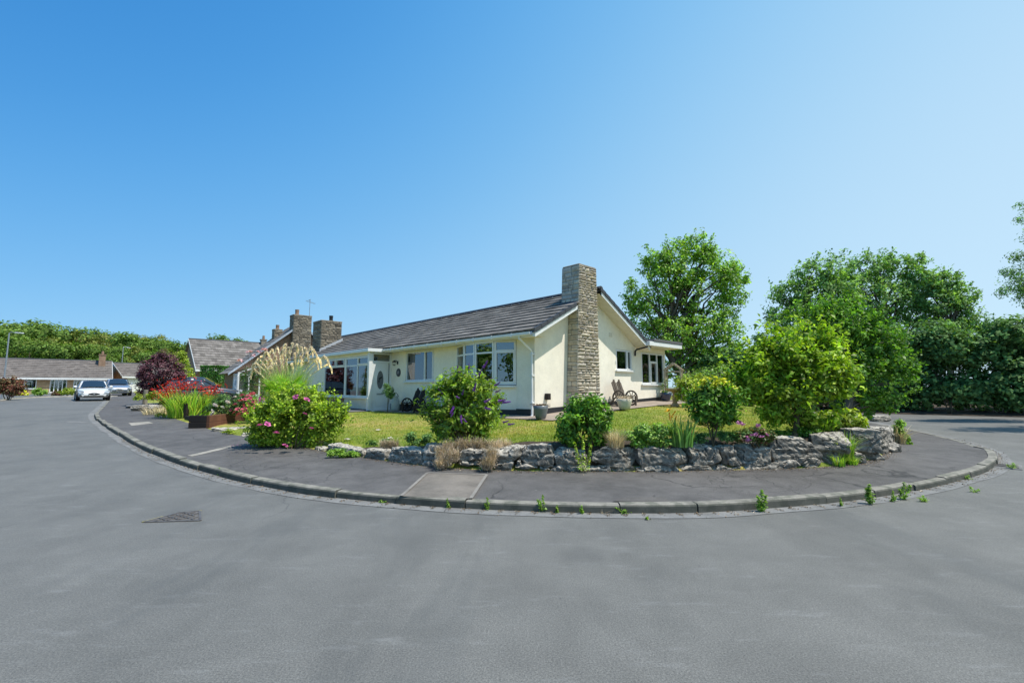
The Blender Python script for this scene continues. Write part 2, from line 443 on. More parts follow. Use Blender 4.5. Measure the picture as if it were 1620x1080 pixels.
MT['curtain'] = m_plain('curtain cloth', (.62, .63, .58), .9); MT['curtain2'] = m_plain('blue curtain cloth', (.12, .17, .26), .9)
MT['boulder'] = m_boulder(); MT['lawn'] = m_lawn(); MT['soil'] = m_soil()
MT['field'] = m_plain('rough grass', (.10, .13, .035), .95, 0, .4, .8, .2, .5)
MT['drive'] = m_concrete('drive concrete', (.17, .165, .16), 2); MT['patio'] = m_concrete('patio slabs', (.36, .29, .23), 1.5)
MT['brick'] = m_brick('brown brick', (.23, .125, .075), (.30, .17, .10), (.34, .30, .25))
MT['tanbrick'] = m_brick('tan brick', (.42, .25, .12), (.50, .31, .16), (.45, .38, .28))
MT['iron'] = m_plain('black iron', (.015, .015, .017), .45, .2); MT['grey'] = m_plain('grey metal', (.36, .38, .40), .4, .6)
MT['bark'] = m_wood('tree bark', (.07, .055, .04), (.16, .135, .105), 6, .95)
MT['stem'] = m_wood('plant stem', (.08, .065, .035), (.17, .13, .08), 6, .95)
MT['oldwood'] = m_wood('weathered grey wood', (.17, .145, .12), (.32, .28, .235), 5, .9)
MT['darkwood'] = m_wood('dark stained wood', (.035, .018, .012), (.085, .042, .026), 5, .75)
MT['blackwood'] = m_wood('black brown wood', (.014, .011, .010), (.035, .026, .022), 5, .7)
MT['timber'] = m_wood('red brown sleeper', (.085, .038, .024), (.19, .085, .05), 4, .85)
MT['arbour'] = m_wood('pale arbour timber', (.36, .29, .2), (.58, .49, .36), 5, .9)
# ------------------------------------------------------------------ world, sun, camera
SUN = Vector((.47, -.175, .98)).normalized()
ELEV = math.asin(SUN.z); AZ = math.atan2(SUN.x, SUN.y)      # clockwise from +Y
w = bpy.data.worlds.new('World'); scene.world = w; w.use_nodes = True
nt = w.node_tree; nt.nodes.clear()
sky = nt.nodes.new('ShaderNodeTexSky'); sky.sky_type = 'NISHITA'; sky.sun_disc = False
sky.sun_elevation = ELEV; sky.sun_rotation = AZ
sky.altitude = 0; sky.air_density = 1.0; sky.dust_density = .35; sky.ozone_density = 3.2
hs_ = nt.nodes.new('ShaderNodeHueSaturation'); hs_.inputs['Saturation'].default_value = 1.12
bg = nt.nodes.new('ShaderNodeBackground'); bg.inputs[1].default_value = .15
wo = nt.nodes.new('ShaderNodeOutputWorld')
# clear-day sky: the physical sky blended with its measured colour, darkest away from the sun and overhead
tcz = nt.nodes.new('ShaderNodeTexCoord'); sepz = nt.nodes.new('ShaderNodeSeparateXYZ'); nt.links.new(tcz.outputs['Generated'], sepz.inputs[0])
def wm(op, a, b, c=None, clamp=False):
    m_ = nt.nodes.new('ShaderNodeMath'); m_.operation = op; m_.use_clamp = clamp
    for k_, v_ in enumerate((a, b, c)):
        if v_ is None: continue
        if hasattr(v_, 'links'): nt.links.new(v_, m_.inputs[k_])
        else: m_.inputs[k_].default_value = v_
    return m_.outputs[0]
zc = wm('MAXIMUM', sepz.outputs[2], 0.0)
t_ = wm('MULTIPLY_ADD', sepz.outputs[0], .20, .87); t_ = wm('MULTIPLY_ADD', zc, -.66, t_); t_ = wm('MULTIPLY_ADD', wm('MULTIPLY', sepz.outputs[0], zc), .55, t_, True)
rz = nt.nodes.new('ShaderNodeValToRGB'); rz.color_ramp.interpolation = 'B_SPLINE'
stops = [(0, (.014, .175, .56)), (.3, (.065, .345, .80)), (.55, (.19, .52, .90)), (.78, (.40, .70, .96)), (1.0, (.64, .85, 1.0))]
while len(rz.color_ramp.elements) < 5: rz.color_ramp.elements.new(.5)
for e_, (p_, c_) in zip(rz.color_ramp.elements, stops): e_.position = p_; e_.color = (*[v_ / 1.0 for v_ in c_], 1)
nt.links.new(t_, rz.inputs[0])
sc_ = nt.nodes.new('ShaderNodeVectorMath'); sc_.operation = 'SCALE'; sc_.inputs[3].default_value = 1 / .15; nt.links.new(rz.outputs[0], sc_.inputs[0])
mx = nt.nodes.new('ShaderNodeMix'); mx.data_type = 'RGBA'; mx.inputs[0].default_value = .9
nt.links.new(sky.outputs[0], hs_.inputs['Color']); nt.links.new(hs_.outputs[0], mx.inputs[6]); nt.links.new(sc_.outputs[0], mx.inputs[7]); nt.links.new(mx.outputs[2], bg.inputs[0])
nt.links.new(bg.outputs[0], wo.inputs[0])
sl = bpy.data.lights.new('Sun', 'SUN'); sl.energy = 5.0; sl.angle = math.radians(.53); sl.color = (1, .945, .86)
so = bpy.data.objects.new('Sun', sl); COL.objects.link(so); so.rotation_euler = SUN.to_track_quat('Z', 'Y').to_euler()
cd = bpy.data.cameras.new('Camera'); cam = bpy.data.objects.new('Camera', cd); COL.objects.link(cam)
cd.sensor_width = 36; cd.lens = 36 * F / 1620; cd.clip_end = 6000; cd.clip_start = .05
cam.location = (0, 0, EYE); cam.rotation_euler = (PI / 2 + TILT, 0, 0)
scene.camera = cam
scene.view_settings.view_transform = 'Standard'; scene.view_settings.look = 'None'; scene.view_settings.exposure = 0
scene.cycles.max_bounces = 6; scene.cycles.transparent_max_bounces = 12; scene.cycles.diffuse_bounces = 3

# ------------------------------------------------------------------ terrain
# kerb line (road side) and back edge of the pavement, matched pairs, metres
PAIRS = [((-54, 61.5), (-52.5, 63)), ((-36.4, 41.5), (-34.9, 42.9)), ((-24.9, 28.0), (-23.4, 29.4)), ((-18.5, 20.4), (-17.0, 21.8)), ((-15.6, 17.3), (-14.2, 18.75)),
         ((-9.75, 11.7), (-8.5, 13.1)), ((-7.13, 9.35), (-6.0, 11.1)), ((-4.82, 7.56), (-4.04, 9.55)), ((-2.93, 6.38), (-2.4, 8.33)), ((-1.66, 5.87), (-1.2, 7.65)),
         ((-.37, 5.55), (-.1, 7.36)), ((1.01, 5.39), (1.2, 7.25)), ((1.96, 5.39), (2.2, 7.27)), ((2.91, 5.55), (3.2, 7.36)), ((4.12, 5.87), (4.2, 7.45)),
         ((5.48, 6.43), (5.3, 7.68)), ((7.07, 7.24), (6.4, 8.25)), ((8.22, 7.97), (7.1, 8.85)), ((9.07, 8.68), (7.75, 9.5)), ((10.28, 10.05), (8.7, 10.6)),
         ((11.45, 12.1), (9.7, 12.0)), ((12.2, 14.1), (10.9, 14.0)), ((12.95, 16.5), (11.9, 16.7)), ((14.2, 21.0), (13.4, 21.2)), ((16.5, 29), (15.8, 29.2))]
NP = 260
_K = np.array([a for a, b in PAIRS]); _B = np.array([b for a, b in PAIRS])
_t = np.concatenate([[0], np.cumsum(np.linalg.norm(np.diff(_K, axis=0), axis=1))])
# sample finely near the camera
_q = np.interp(np.linspace(0, 1, NP), [0, .12, .88, 1], [0, _t[3], _t[-4], _t[-1]])
KERB = spl(_t, _K, _q); BACK = spl(_t, _B, _q); KT = _q
T_DROP = _t[3]           # left of this point the kerb is dropped flush with the road
T_END = _t[20]
def kerb_h(t):
    a = np.clip((t - T_DROP) / .7, 0, 1); b = np.clip((_t[19] + .6 - t) / 1.2, 0, 1)
    return .012 + .084 * float(a) * float(b)
def pave_z(i):           # height of the pavement's back edge at sample i
    return road_z(*BACK[i]) + kerb_h(KT[i]) + .035

# garden heights: thin plate spline through measured spots
GP = np.array([(-2.1, 8.35, .29), (-1.1, 7.85, .40), (0, 7.65, .47), (1.5, 7.55, .52), (2.9, 7.65, .54), (4.5, 7.8, .57), (5.4, 8.05, .6), (6.6, 8.9, .63), (7.5, 9.9, .6), (8.6, 11.2, .45),
               (9.6, 12.6, .34), (11.0, 14.6, .32), (12, 17, .33), (13.5, 21.5, .36), (-2.9, 8.75, .19), (-4.04, 9.7, .18), (-5.55, 10.9, .2), (-6.9, 12, .24), (-8.5, 13.3, .26), (-10.9, 15.5, .28),
               (-14.3, 19, .34), (-20.4, 25.9, .36), (-35, 43.1, .62), (.67, 13.3, .56), (-2.1, 16.2, .52), (-5.0, 19.3, .43), (-6.6, 18.9, .43), (-10.6, 23.5, .45), (2.1, 14.7, .69), (3.6, 16.1, .77),
               (6.4, 18.7, .86), (8.5, 17.6, .66), (11, 19, .45), (9, 25, .9), (12, 30, .8), (0, 32, .85), (-12, 32, .5), (-22, 36, .42), (-17.5, 28.5, .33), (-30, 50, .7), (5, 12, .66), (3.6, 10, .60), (7.5, 13, .62), (-1, 11, .42)])
def _tps_fit(P, lam=.02):
    n = len(P); X = P[:, :2]
    d = np.linalg.norm(X[:, None] - X[None], axis=2); K = np.where(d > 0, d**2 * np.log(d + 1e-9), 0) + lam * np.eye(n) * 3
    A = np.zeros((n + 3, n + 3)); A[:n, :n] = K; A[:n, n] = 1; A[:n, n + 1:] = X; A[n, :n] = 1; A[n + 1:, :n] = X.T
    return np.linalg.solve(A, np.concatenate([P[:, 2], np.zeros(3)]))
_W = _tps_fit(GP)
def gz(x, y):
    d = np.hypot(GP[:, 0] - x, GP[:, 1] - y)
    return float(np.dot(_W[:len(GP)], np.where(d > 0, d**2 * np.log(d + 1e-9), 0)) + _W[-3] + _W[-2] * x + _W[-1] * y)
def on_garden(px, py): return on_fn(px, py, gz, .4)

# ground to the horizon
rr = np.concatenate([np.linspace(0, 100, 30), [140, 200, 350, 700, 1500, 4000]])
rows = [[(r * math.cos(a), r * math.sin(a), road_z(r, 0) - .09 - (0 if r < 120 else (r - 120) * .0008)) for a in np.linspace(0, 2 * PI, 73)] for r in rr]
sheet('ground', rows, MT['field'])
# carriageway
rr = np.linspace(0.0, 72, 60)
rows = [[(r * math.cos(a), r * math.sin(a), road_z(r, 0)) for a in np.linspace(0, 2 * PI, 121)] for r in rr]
sheet('road', rows, MT['asphalt'])
# pavement, kerb stones, concrete channel
def nrm(i):
    d = KERB[min(i + 1, NP - 1)] - KERB[max(i - 1, 0)]; d /= np.linalg.norm(d); return np.array([-d[1], d[0]])   # towards the pavement
rows = []
for i in range(NP):
    k = KERB[i] + nrm(i) * .092; bk = BACK[i]; h = kerb_h(KT[i]); row = []
    for s in np.linspace(0, 1, 17):
        p = k * (1 - s) + bk * s; sag = -.012 * math.sin(PI * s)
        row.append((p[0], p[1], road_z(*p) + h - .006 + (.041 * s) + sag + .008 * mnoise.noise(Vector((p[0] * .6, p[1] * .6, 0)))))
    rows.append(row)
sheet('pavement', rows, MT['pave'])
kb = MB()
tt = KT[0]
rs = np.random.RandomState(3)
def kpt(t): return spl(KT, KERB, [t])[0]
while tt < KT[-1] - 1:
    L = .905; t0, t1 = tt + .007, tt + L - .007; n = 3
    dz = rs.uniform(-.011, .009); do = rs.uniform(-.014, .014)
    ring = []
    for t in np.linspace(t0, t1, n):
        p = kpt(t); q = kpt(min(t + .05, KT[-1])); d = q - p; d /= np.linalg.norm(d); m = np.array([-d[1], d[0]])
        h = kerb_h(t) + dz; z = road_z(*p)
        sec = [(0.0 + do, -.05), (.004 + do, h - .025), (.012 + do, h - .008), (.028 + do, h), (.128 + do, h + .002), (.13 + do, -.05)]
        ring.append([(p[0] + m[0] * a, p[1] + m[1] * a, z + b) for a, b in sec])
    vs = [p for r in ring for p in r]; fs = []
    for i in range(n - 1):
        for j in range(6): fs.append((i * 6 + j, i * 6 + (j + 1) % 6, (i + 1) * 6 + (j + 1) % 6, (i + 1) * 6 + j))
    fs.append(tuple(range(6))); fs.append(tuple(range((n - 1) * 6, n * 6)))
    kb.add(vs, fs); tt += L
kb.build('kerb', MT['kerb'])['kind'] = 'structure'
rows = []
for i in range(NP):
    wv = .19 + .05 * mnoise.noise(Vector((KT[i] * .8, 0, 0)))
    rows.append([(KERB[i][0] - nrm(i)[0] * a, KERB[i][1] - nrm(i)[1] * a, road_z(*(KERB[i] - nrm(i) * a)) + .005) for a in (-.02, .1, wv)])
sheet('road_channel', rows, MT['channel'])
# opposite verge far left and the far front gardens
vl = [on_road(-260, 668), on_road(-120, 652), on_road(0, 634), on_road(46, 629.5), on_road(100, 627.5), on_road(186, 627)]
vl = resample([(p[0], p[1]) for p in vl], 40)
rows = []
for s in np.linspace(0, 1, 6):
    rows.append([((p[0] * (1 + s * .9)), (p[1] * (1 + s * .9)), road_z(p[0], p[1]) + .03 + .1 * s) for p in vl])
sheet('verge', rows, m_plain('verge grass', (.16, .19, .06), .95, 0, .4, 1.5, .2, .5))
rows = [[(p[0] * k, p[1] * k, road_z(*p) + h) for p in vl] for k, h in ((.9935, .0), (.9945, .07), (.9985, .075), (1.001, .03))]
sheet('far_kerb', rows, MT['conc'])
# verge under the tall hedge on the right
hv = resample([(13.6, 23.6), (15.6, 22.0), (17.6, 20.4), (19.6, 19.0), (22.5, 16.8), (30, 11)], 60)
rows = []
for s in np.linspace(0, 1, 8):
    rows.append([(p[0] * (1 + s * .5), p[1] * (1 + s * .5), road_z(*p) + .02 + .25 * min(1, s * 4) + (.04 * mnoise.noise(Vector((p[0], p[1], s * 8))) if s > 0 else 0)) for p in hv])
sheet('hedge_bank', rows, MT['soil'])

# garden lawn: a sheet ruled from the pavement's back edge to a line behind the house
SP = [(-46, 66), (-30, 50), (-22, 38), (-14, 32), (-6, 29), (-2, 26), (1, 24.5), (4, 24), (7, 24), (9, 26), (12, 29), (14.5, 32)]
SPN = resample(SP, NP)
i0 = 0
rows = []
ss = np.concatenate([np.linspace(0, .25, 16)[:-1], np.linspace(.25, 1, 40)])
for i in range(NP):
    b = BACK[i]; row = []
    for s in ss:
        p = b * (1 - s) + SPN[i] * s
        z = gz(*p)
        if s == 0: z = pave_z(i) - .015
        elif s < .03: z = .5 * z + .5 * pave_z(i)
        row.append((p[0], p[1], z + .012 * mnoise.noise(Vector((p[0] * 1.5, p[1] * 1.5, 0)))))
    rows.append(row)
sheet('lawn', rows, MT['lawn'])
def flat_patch(name, corners, fn, off, mat, n=10, m=10):
    """4 corner points (x,y) -> sheet lying on fn + off"""
    a, b, c, d = [np.array(q[:2], float) for q in corners]
    rows = []
    for s in np.linspace(0, 1, n):
        p0 = a * (1 - s) + d * s; p1 = b * (1 - s) + c * s
        rows.append([(*(p0 * (1 - t) + p1 * t), fn(*(p0 * (1 - t) + p1 * t)) + off) for t in np.linspace(0, 1, m)])
    return sheet(name, rows, mat)
def near_pave(x, y):
    """height of the pavement surface at x,y"""
    d = np.hypot(KERB[:, 0] - x, KERB[:, 1] - y); i = int(np.argmin(d))
    wd = np.linalg.norm(BACK[i] - KERB[i]); s = min(1, max(0, (d[i] - .13) / max(wd - .13, .1)))
    return road_z(x, y) + kerb_h(KT[i]) - .006 + .041 * s - .012 * math.sin(PI * s) + .008 * mnoise.noise(Vector((x * .6, y * .6, 0)))
def on_pave(px, py): return on_fn(px, py, near_pave, .1)
# concrete inspection slab, its pale edging, an older cover further left, trench scars
q = [on_pave(*p) for p in ((635, 786), (745, 790), (770, 752), (676, 749))]
flat_patch('pavement_slab', q, near_pave, .013, MT['patch'], 24, 24)
eb = MB()
for a, b in ((q[0], q[3]), (q[3], q[2]), (q[2], q[1])):
    d = (b - a)[:2]; d /= np.linalg.norm(d); m = np.array([-d[1], d[0]]) * .022
    P = [(*(a[:2] + m), 0), (*(a[:2] - m), 0), (*(b[:2] - m), 0), (*(b[:2] + m), 0)]
    eb.poly([(x, y, near_pave(x, y) + .019) for x, y, _ in P])
eb.build('slab_edging', m_concrete('slab edging concrete', (.27, .25, .22), 3))['kind'] = 'structure'
q = [on_pave(*p) for p in ((204, 672), (242, 668), (233, 666.5), (206, 668.8))]
flat_patch('pavement_cover', [on_pave(*p) for p in ((208, 673.5), (243, 669.5), (234, 667), (203, 669))], near_pave, .007, MT['conc'], 5, 5)
q = [on_pave(*p) for p in ((296, 720.5), (304, 722), (372, 706), (366, 704.5))]
flat_patch('trench_scar', q, near_pave, .006, MT['conc'], 10, 4)
q = [on_pave(*p) for p in ((968, 794), (1058, 795), (1052, 787), (985, 788))]
flat_patch('tarmac_patch', q, near_pave, .012, m_concrete('worn tarmac', (.13, .12, .11), 3), 16, 16)
q = [on_road(*p) for p in ((106, 668), (142, 669), (134, 667), (106, 666.5))]
flat_patch('road_patch', q, road_z, .006, MT['channel'], 5, 5)
# ------------------------------------------------------------------ the bungalow (u runs along the front to the left, v back along the gable)
UU = np.array([-.6881052, .72561094]); VV = np.array([.72561094, .6881052]); HC = np.array([.67174, 13.5])
HZ = .40
def T(u, v, z): return (-u, v, z - HZ)
def hw(u, v, z=0.0): p = HC + UU * u + VV * v; return np.array([p[0], p[1], z])
HROT = math.atan2(-.72561094, .6881052)
house = thing('bungalow', 'long cream rendered bungalow with stone chimneys, brown tiled roof and white windows', 'house', (*HC, HZ), HROT)

def wall_grid(mb, fn, a0, a1, zb, zt, holes, breaks=()):
    """wall face with rectangular holes and 10 cm reveals; fn(a, n, z) -> point, zb / zt functions of a"""
    xs = sorted(set([a0, a1] + [h[0] for h in holes] + [h[1] for h in holes] + list(breaks)))
    for x0, x1 in zip(xs, xs[1:]):
        hh = sorted([h for h in holes if h[0] < x1 - 1e-6 and h[1] > x0 + 1e-6], key=lambda h: h[2])
        z0, z1 = zb(x0), zb(x1)
        for h in hh:
            mb.poly([fn(x0, 0, z0), fn(x1, 0, z1), fn(x1, 0, h[2]), fn(x0, 0, h[2])]); z0 = z1 = h[3]
        mb.poly([fn(x0, 0, z0), fn(x1, 0, z1), fn(x1, 0, zt(x1)), fn(x0, 0, zt(x0))])
    for h in holes:
        a, b, c, d = h[:4]
        for (p, q) in (((a, c), (b, c)), ((b, c), (b, d)), ((b, d), (a, d)), ((a, d), (a, c))):
            mb.poly([fn(p[0], 0, p[1]), fn(q[0], 0, q[1]), fn(q[0], .14, q[1]), fn(p[0], .14, p[1])])

def window(parent, fn, a0, a1, z0, z1, vs=(), hs=(), tops=(), sill=True, fw=.055, curtain=None, cz=None, depth=.05, open_vent=None, label=None):
    """casement: fn(a, n, z) with n pointing into the house. vs: mullion positions; hs: (a0,a1,z) transoms"""
    mb = MB(fn); n0, n1 = -.012, depth
    mb.box(a0, a0 + fw, n0, n1, z0, z1); mb.box(a1 - fw, a1, n0, n1, z0, z1)
    mb.box(a0 + fw, a1 - fw, n0, n1, z0, z0 + fw); mb.box(a0 + fw, a1 - fw, n0, n1, z1 - fw, z1)
    for x in vs: mb.box(x - fw * .55, x + fw * .55, n0 + .003, n1 - .003, z0 + fw, z1 - fw)
    for (x0, x1, z) in hs: mb.box(x0, x1, n0 + .006, n1 - .006, z - fw * .45, z + fw * .45)
    for (x0, x1, zz0, zz1) in tops:       # opening sashes: a second, prouder frame
        s = .04; m0, m1 = n0 - .022, n0 + .03
        mb.box(x0, x0 + s, m0, m1, zz0, zz1); mb.box(x1 - s, x1, m0, m1, zz0, zz1)
        mb.box(x0 + s, x1 - s, m0, m1, zz0, zz0 + s); mb.box(x0 + s, x1 - s, m0, m1, zz1 - s, zz1)
    fr = mb.build('window', MT['white'], parent)
    if label: fr['label'] = label
    if sill:
        sb = MB(fn); sb.box(a0 - .08, a1 + .08, -.10, .02, z0 - .055, z0 - .002); sb.build('sill', MT['white'], fr)
    pb = MB(fn); g = fw * .6
    pb.box(a0 + g, a1 - g, .016, .024, z0 + g, z1 - g); pb.build('pane', MT['glass'], fr)
    if curtain:
        for (c0, c1, mat) in curtain:
            cb = MB(fn); k = max(8, int(abs(c1 - c0) * 36)); P = []
            for i in range(k + 1):
                a = c0 + (c1 - c0) * i / k; P.append((a, .22 + .035 * math.sin(i * 1.25) + .012 * math.sin(i * 2.9)))
            for (p, q_) in zip(P, P[1:]):
                cb.poly([(p[0], p[1], z0 - .05), (q_[0], q_[1], z0 - .05), (q_[0], q_[1], z1 + .02), (p[0], p[1], z1 + .02)])
            cb.build('curtain', MT[mat], fr, fix=False)
    return fr

def fFront(v0): return lambda a, n, z: T(a, v0 + n, z)
def fGable(u0): return lambda a, n, z: T(u0 + n, a, z)
EAVE, RIDGE, VR = 3.05, 4.72, 2.74
def roofF(v): return EAVE + (v + .45) * (RIDGE - EAVE) / (VR + .45)
def roofR(v): return RIDGE - (v - VR) * (RIDGE - 3.0) / (5.84 - VR)
# --- walls
mb = MB()
U1 = 21.2
bow = [(3.86, 0), (3.02, -.32), (2.30, -.43), (1.42, -.36), (.78, 0)]
wall_grid(mb, fFront(0), 0, U1, lambda a: .2, lambda a: 2.92, [(5.31, 7.36, 1.64, 2.86), (.78, 3.86, .25, 2.9), (8.62, 15.4, .25, 2.9)])
def zt_g(v): return min(roofF(v), roofR(v)) - .17 if v < 5.5 else 2.96
wall_grid(mb, fGable(0), 0, 7.84, lambda v: .2, zt_g, [(4.25, 5.30, 2.02, 2.79), (5.97, 7.74, 1.52, 2.78)], (VR, 5.5, 5.5001))
mb.v = [T(*p) if False else p for p in mb.v]
wl = mb.build('wall', MT['wall'], house, fix=False)
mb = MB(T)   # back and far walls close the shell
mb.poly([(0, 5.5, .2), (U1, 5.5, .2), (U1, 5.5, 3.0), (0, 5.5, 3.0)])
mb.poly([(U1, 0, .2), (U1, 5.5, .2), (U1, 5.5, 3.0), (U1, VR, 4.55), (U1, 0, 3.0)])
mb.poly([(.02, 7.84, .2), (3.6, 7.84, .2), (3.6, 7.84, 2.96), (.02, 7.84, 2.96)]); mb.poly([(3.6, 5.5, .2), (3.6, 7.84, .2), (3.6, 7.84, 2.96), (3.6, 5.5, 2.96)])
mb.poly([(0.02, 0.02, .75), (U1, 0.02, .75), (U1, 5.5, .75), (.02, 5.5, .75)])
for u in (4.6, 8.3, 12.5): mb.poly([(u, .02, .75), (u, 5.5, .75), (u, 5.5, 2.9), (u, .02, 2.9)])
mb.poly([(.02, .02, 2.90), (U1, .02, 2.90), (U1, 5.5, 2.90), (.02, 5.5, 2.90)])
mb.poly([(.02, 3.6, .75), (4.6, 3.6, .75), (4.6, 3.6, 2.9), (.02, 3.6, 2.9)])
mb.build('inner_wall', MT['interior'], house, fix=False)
# --- plinth
mb = MB(T)
mb.hexa([(-.012, -.012, .2), (.78, -.012, .2), (.78, .05, .2), (-.012, .05, .2), (-.012, -.012, .78), (.78, -.012, .77), (.78, .05, .77), (-.012, .05, .78)])
mb.box(3.86, 8.62, -.012, .05, .2, .72)
for v0, v1 in ((.06, 1.5), (2.7, 7.83)):
    z0, z1 = .78 + v0 * .034, .78 + v1 * .034
    mb.hexa([(-.012, v0, .2), (-.012, v1, .2), (.03, v1, .2), (.03, v0, .2), (-.012, v0, z0), (-.012, v1, z1), (.03, v1, z1), (.03, v0, z0)])
for (a, b) in zip(bow, bow[1:]):
    mb.hexa([(a[0], a[1] - .012, .2), (b[0], b[1] - .012, .2), (b[0], b[1] + .05, .2), (a[0], a[1] + .05, .2), (a[0], a[1] - .012, .74), (b[0], b[1] - .012, .74), (b[0], b[1] + .05, .74), (a[0], a[1] + .05, .74)])
mb.box(8.585, 10.95, -1.012, -.95, .2, .5); mb.box(10.95, 15.5, -1.012, -.95, .2, .47)
mb.build('plinth', MT['plinth'], house)
# --- bow window
bw = MB(T)
for (a, b) in zip(bow, bow[1:]):
    bw.poly([(a[0], a[1], .25), (b[0], b[1], .25), (b[0], b[1], 1.46), (a[0], a[1], 1.46)])
bw.poly([(p[0], p[1], 1.46) for p in bow])
bwo = bw.build('bow_window', MT['wall'], house, fix=False, weld=True)
for k, (a, b) in enumerate(zip(bow, bow[1:])):
    A = np.array(a); D = np.array(b) - A; L = np.linalg.norm(D); D /= L; Nn = np.array([-D[1], D[0]])
    if Nn[1] < 0: Nn = -Nn
    fn = (lambda A, D, Nn: (lambda s, n, z: T(A[0] + D[0] * s + Nn[0] * n, A[1] + D[1] * s + Nn[1] * n, z)))(A, D, Nn)
    g = .012
    window(bwo, fn, g, L - g, 1.50, 2.88, (), ((.05, L - .05, 2.52 if k < 3 else 2.56),), (((.055, L - .05, 1.56, 2.53),) if k == 3 else ()), False, .06,
           [(.05, L * .55, 'curtain')] if k in (0, 1) else ([(.02, L * .3, 'curtain')] if k == 2 else None), depth=.06)
sb = MB(T)
for (a, b) in zip(bow, bow[1:]):
    sb.hexa([(a[0], a[1] - .11, 1.425), (b[0], b[1] - .11, 1.425), (b[0], b[1] + .02, 1.425), (a[0], a[1] + .02, 1.425), (a[0], a[1] - .11, 1.48), (b[0], b[1] - .11, 1.48), (b[0], b[1] + .02, 1.48), (a[0], a[1] + .02, 1.48)])
sb.build('sill', MT['white'], bwo)
# --- other windows
window(house, fFront(.02), 5.33, 7.34, 1.66, 2.85, (5.98,), (), ((5.36, 5.95, 1.69, 2.82),), True, .055, [(6.75, 7.3, 'curtain'), (6.15, 6.7, 'curtain2')])
window(house, fGable(.02), 4.27, 5.28, 2.04, 2.78, (4.98,), (), ((4.98, 5.26, 2.06, 2.76),), True, .05, [(4.3, 4.42, 'curtain')])
window(house, fGable(.02), 5.99, 7.72, 1.54, 2.77, (6.62, 7.20), ((6.65, 7.17, 2.42),), ((6.66, 7.16, 1.58, 2.40),), True, .06, [(6.02, 6.5, 'curtain'), (7.5, 7.7, 'curtain')])
# --- porch / garden room in front of the wall
pw = MB()
fP = fFront(-1.0)
wall_grid(pw, fP, 8.58, 15.5, lambda a: .25, lambda a: 2.9, [(8.60, 10.95, .97, 2.75), (10.98, 13.4, .97, 2.75)])
pw.T = T
pw.poly([(15.5, -1, .25), (15.5, 0, .25), (15.5, 0, 2.9), (15.5, -1, 2.9)]); pw.poly([(8.58, -.995, .22), (8.58, -.02, .22), (15.5, -.02, .22), (15.5, -.995, .22)])
po = pw.build('porch', MT['wall'], house, fix=False)
window(po, fFront(-.99), 8.60, 10.95, .99, 2.74, (9.72,), ((8.66, 10.9, 2.36),), ((8.66, 9.68, 2.39, 2.70),), True, .07, [(10.0, 10.85, 'curtain'), (8.7, 9.0, 'curtain')])
window(po, fFront(-.99), 10.98, 13.4, .99, 2.74, (), ((11.04, 13.34, 2.36),), ((11.1, 12.0, 2.39, 2.70), (12.1, 13.2, 2.39, 2.70)), True, .07, [(12.4, 13.3, 'curtain')])
cp = MB(T); cp.box(8.5, 8.66, -1.06, -.9, .45, 2.9); cp.build('corner_post', MT['white'], po, bevel=.01)
# brown brick base under the left lights
bb = MB(T); bb.box(10.98, 13.6, -1.05, -1.001, .45, .93); bb.build('brick_base', MT['brick'], po)
# door on the porch's right side, facing the garden
fD = lambda a, n, z: T(8.56 + n, a, z)
df = MB(fD)
df.box(-.9, -.84, -.02, .06, .43, 2.88); df.box(-.09, -.0, -.02, .06, .43, 2.88); df.box(-.84, -.09, -.02, .06, 2.80, 2.88); df.box(-.84, -.09, -.017, .057, 2.45, 2.52)
df.box(-.92, .0, -.09, .06, .40, .47); df.box(-.2, -.15, -.018, .058, .47, 2.45)
dfo = df.build('door_frame', MT['white'], po)
gp = MB(fD); gp.box(-.845, -.085, .018, .026, 2.515, 2.805); gp.box(-.155, -.085, .018, .026, .9, 2.46); gp.build('pane', MT['glass'], dfo)
dr = MB(fD)
dr.box(-.835, -.205, -.005, .045, .475, 2.445)
dr.box(-.70, -.33, -.014, -.004, .62, .98)          # raised lower panel
door = dr.build('door', MT['white'], po, bevel=.008)
ov = MB(fD); ring = []
for k in range(28):
    a = 2 * PI * k / 28; ring.append((-.52 + .155 * math.cos(a), 1.72 + .40 * math.sin(a)))
ov.prism(ring, -.008, -.005, lambda a, n, z: (a, n - .004, z)); ov.build('oval_glass', m_plain('obscure door glass', (.16, .165, .17), .2, 0, .5, 30), door)
rg = MB(fD)
for k in range(28):
    a0, a1 = 2 * PI * k / 28, 2 * PI * (k + 1) / 28
    P = [(-.52 + r * .155 * math.cos(a), 1.72 + r * .40 * math.sin(a)) for r, a in ((.97, a0), (1.13, a0), (1.13, a1), (.97, a1))]
    rg.hexa([(p[0], -.006, p[1]) for p in P] + [(p[0], -.024, p[1]) for p in P])
rg.build('oval_trim', MT['white'], door)
pt = MB(fD)     # dark leaf motif leaded into the oval
for (cx, cz, r, s) in ((-.49, 1.80, .05, .03), (-.55, 1.76, .035, .05), (-.57, 1.66, .04, .035), (-.46, 1.84, .03, .03)):
    pt.prism([(cx + r * math.cos(t), cz + s * math.sin(t) * (1 + .3 * math.cos(3 * t))) for t in np.linspace(0, 2 * PI, 9)[:-1]], -.013, -.010, lambda a, n, z: (a, n - .004, z))
pt.build('leaded_motif', MT['iron'], door)
lb = MB(fD); lb.box(-.66, -.38, -.022, -.004, 1.10, 1.16); lb.build('letterbox', MT['grey'], door, bevel=.006)
hd = MB(fD); hd.box(-.262, -.232, -.02, -.004, 1.32, 1.56); hd.box(-.345, -.235, -.055, -.04, 1.45, 1.47); hd.box(-.252, -.24, -.05, -.015, 1.45, 1.47); hd.build('handle', MT['grey'], door, bevel=.003)
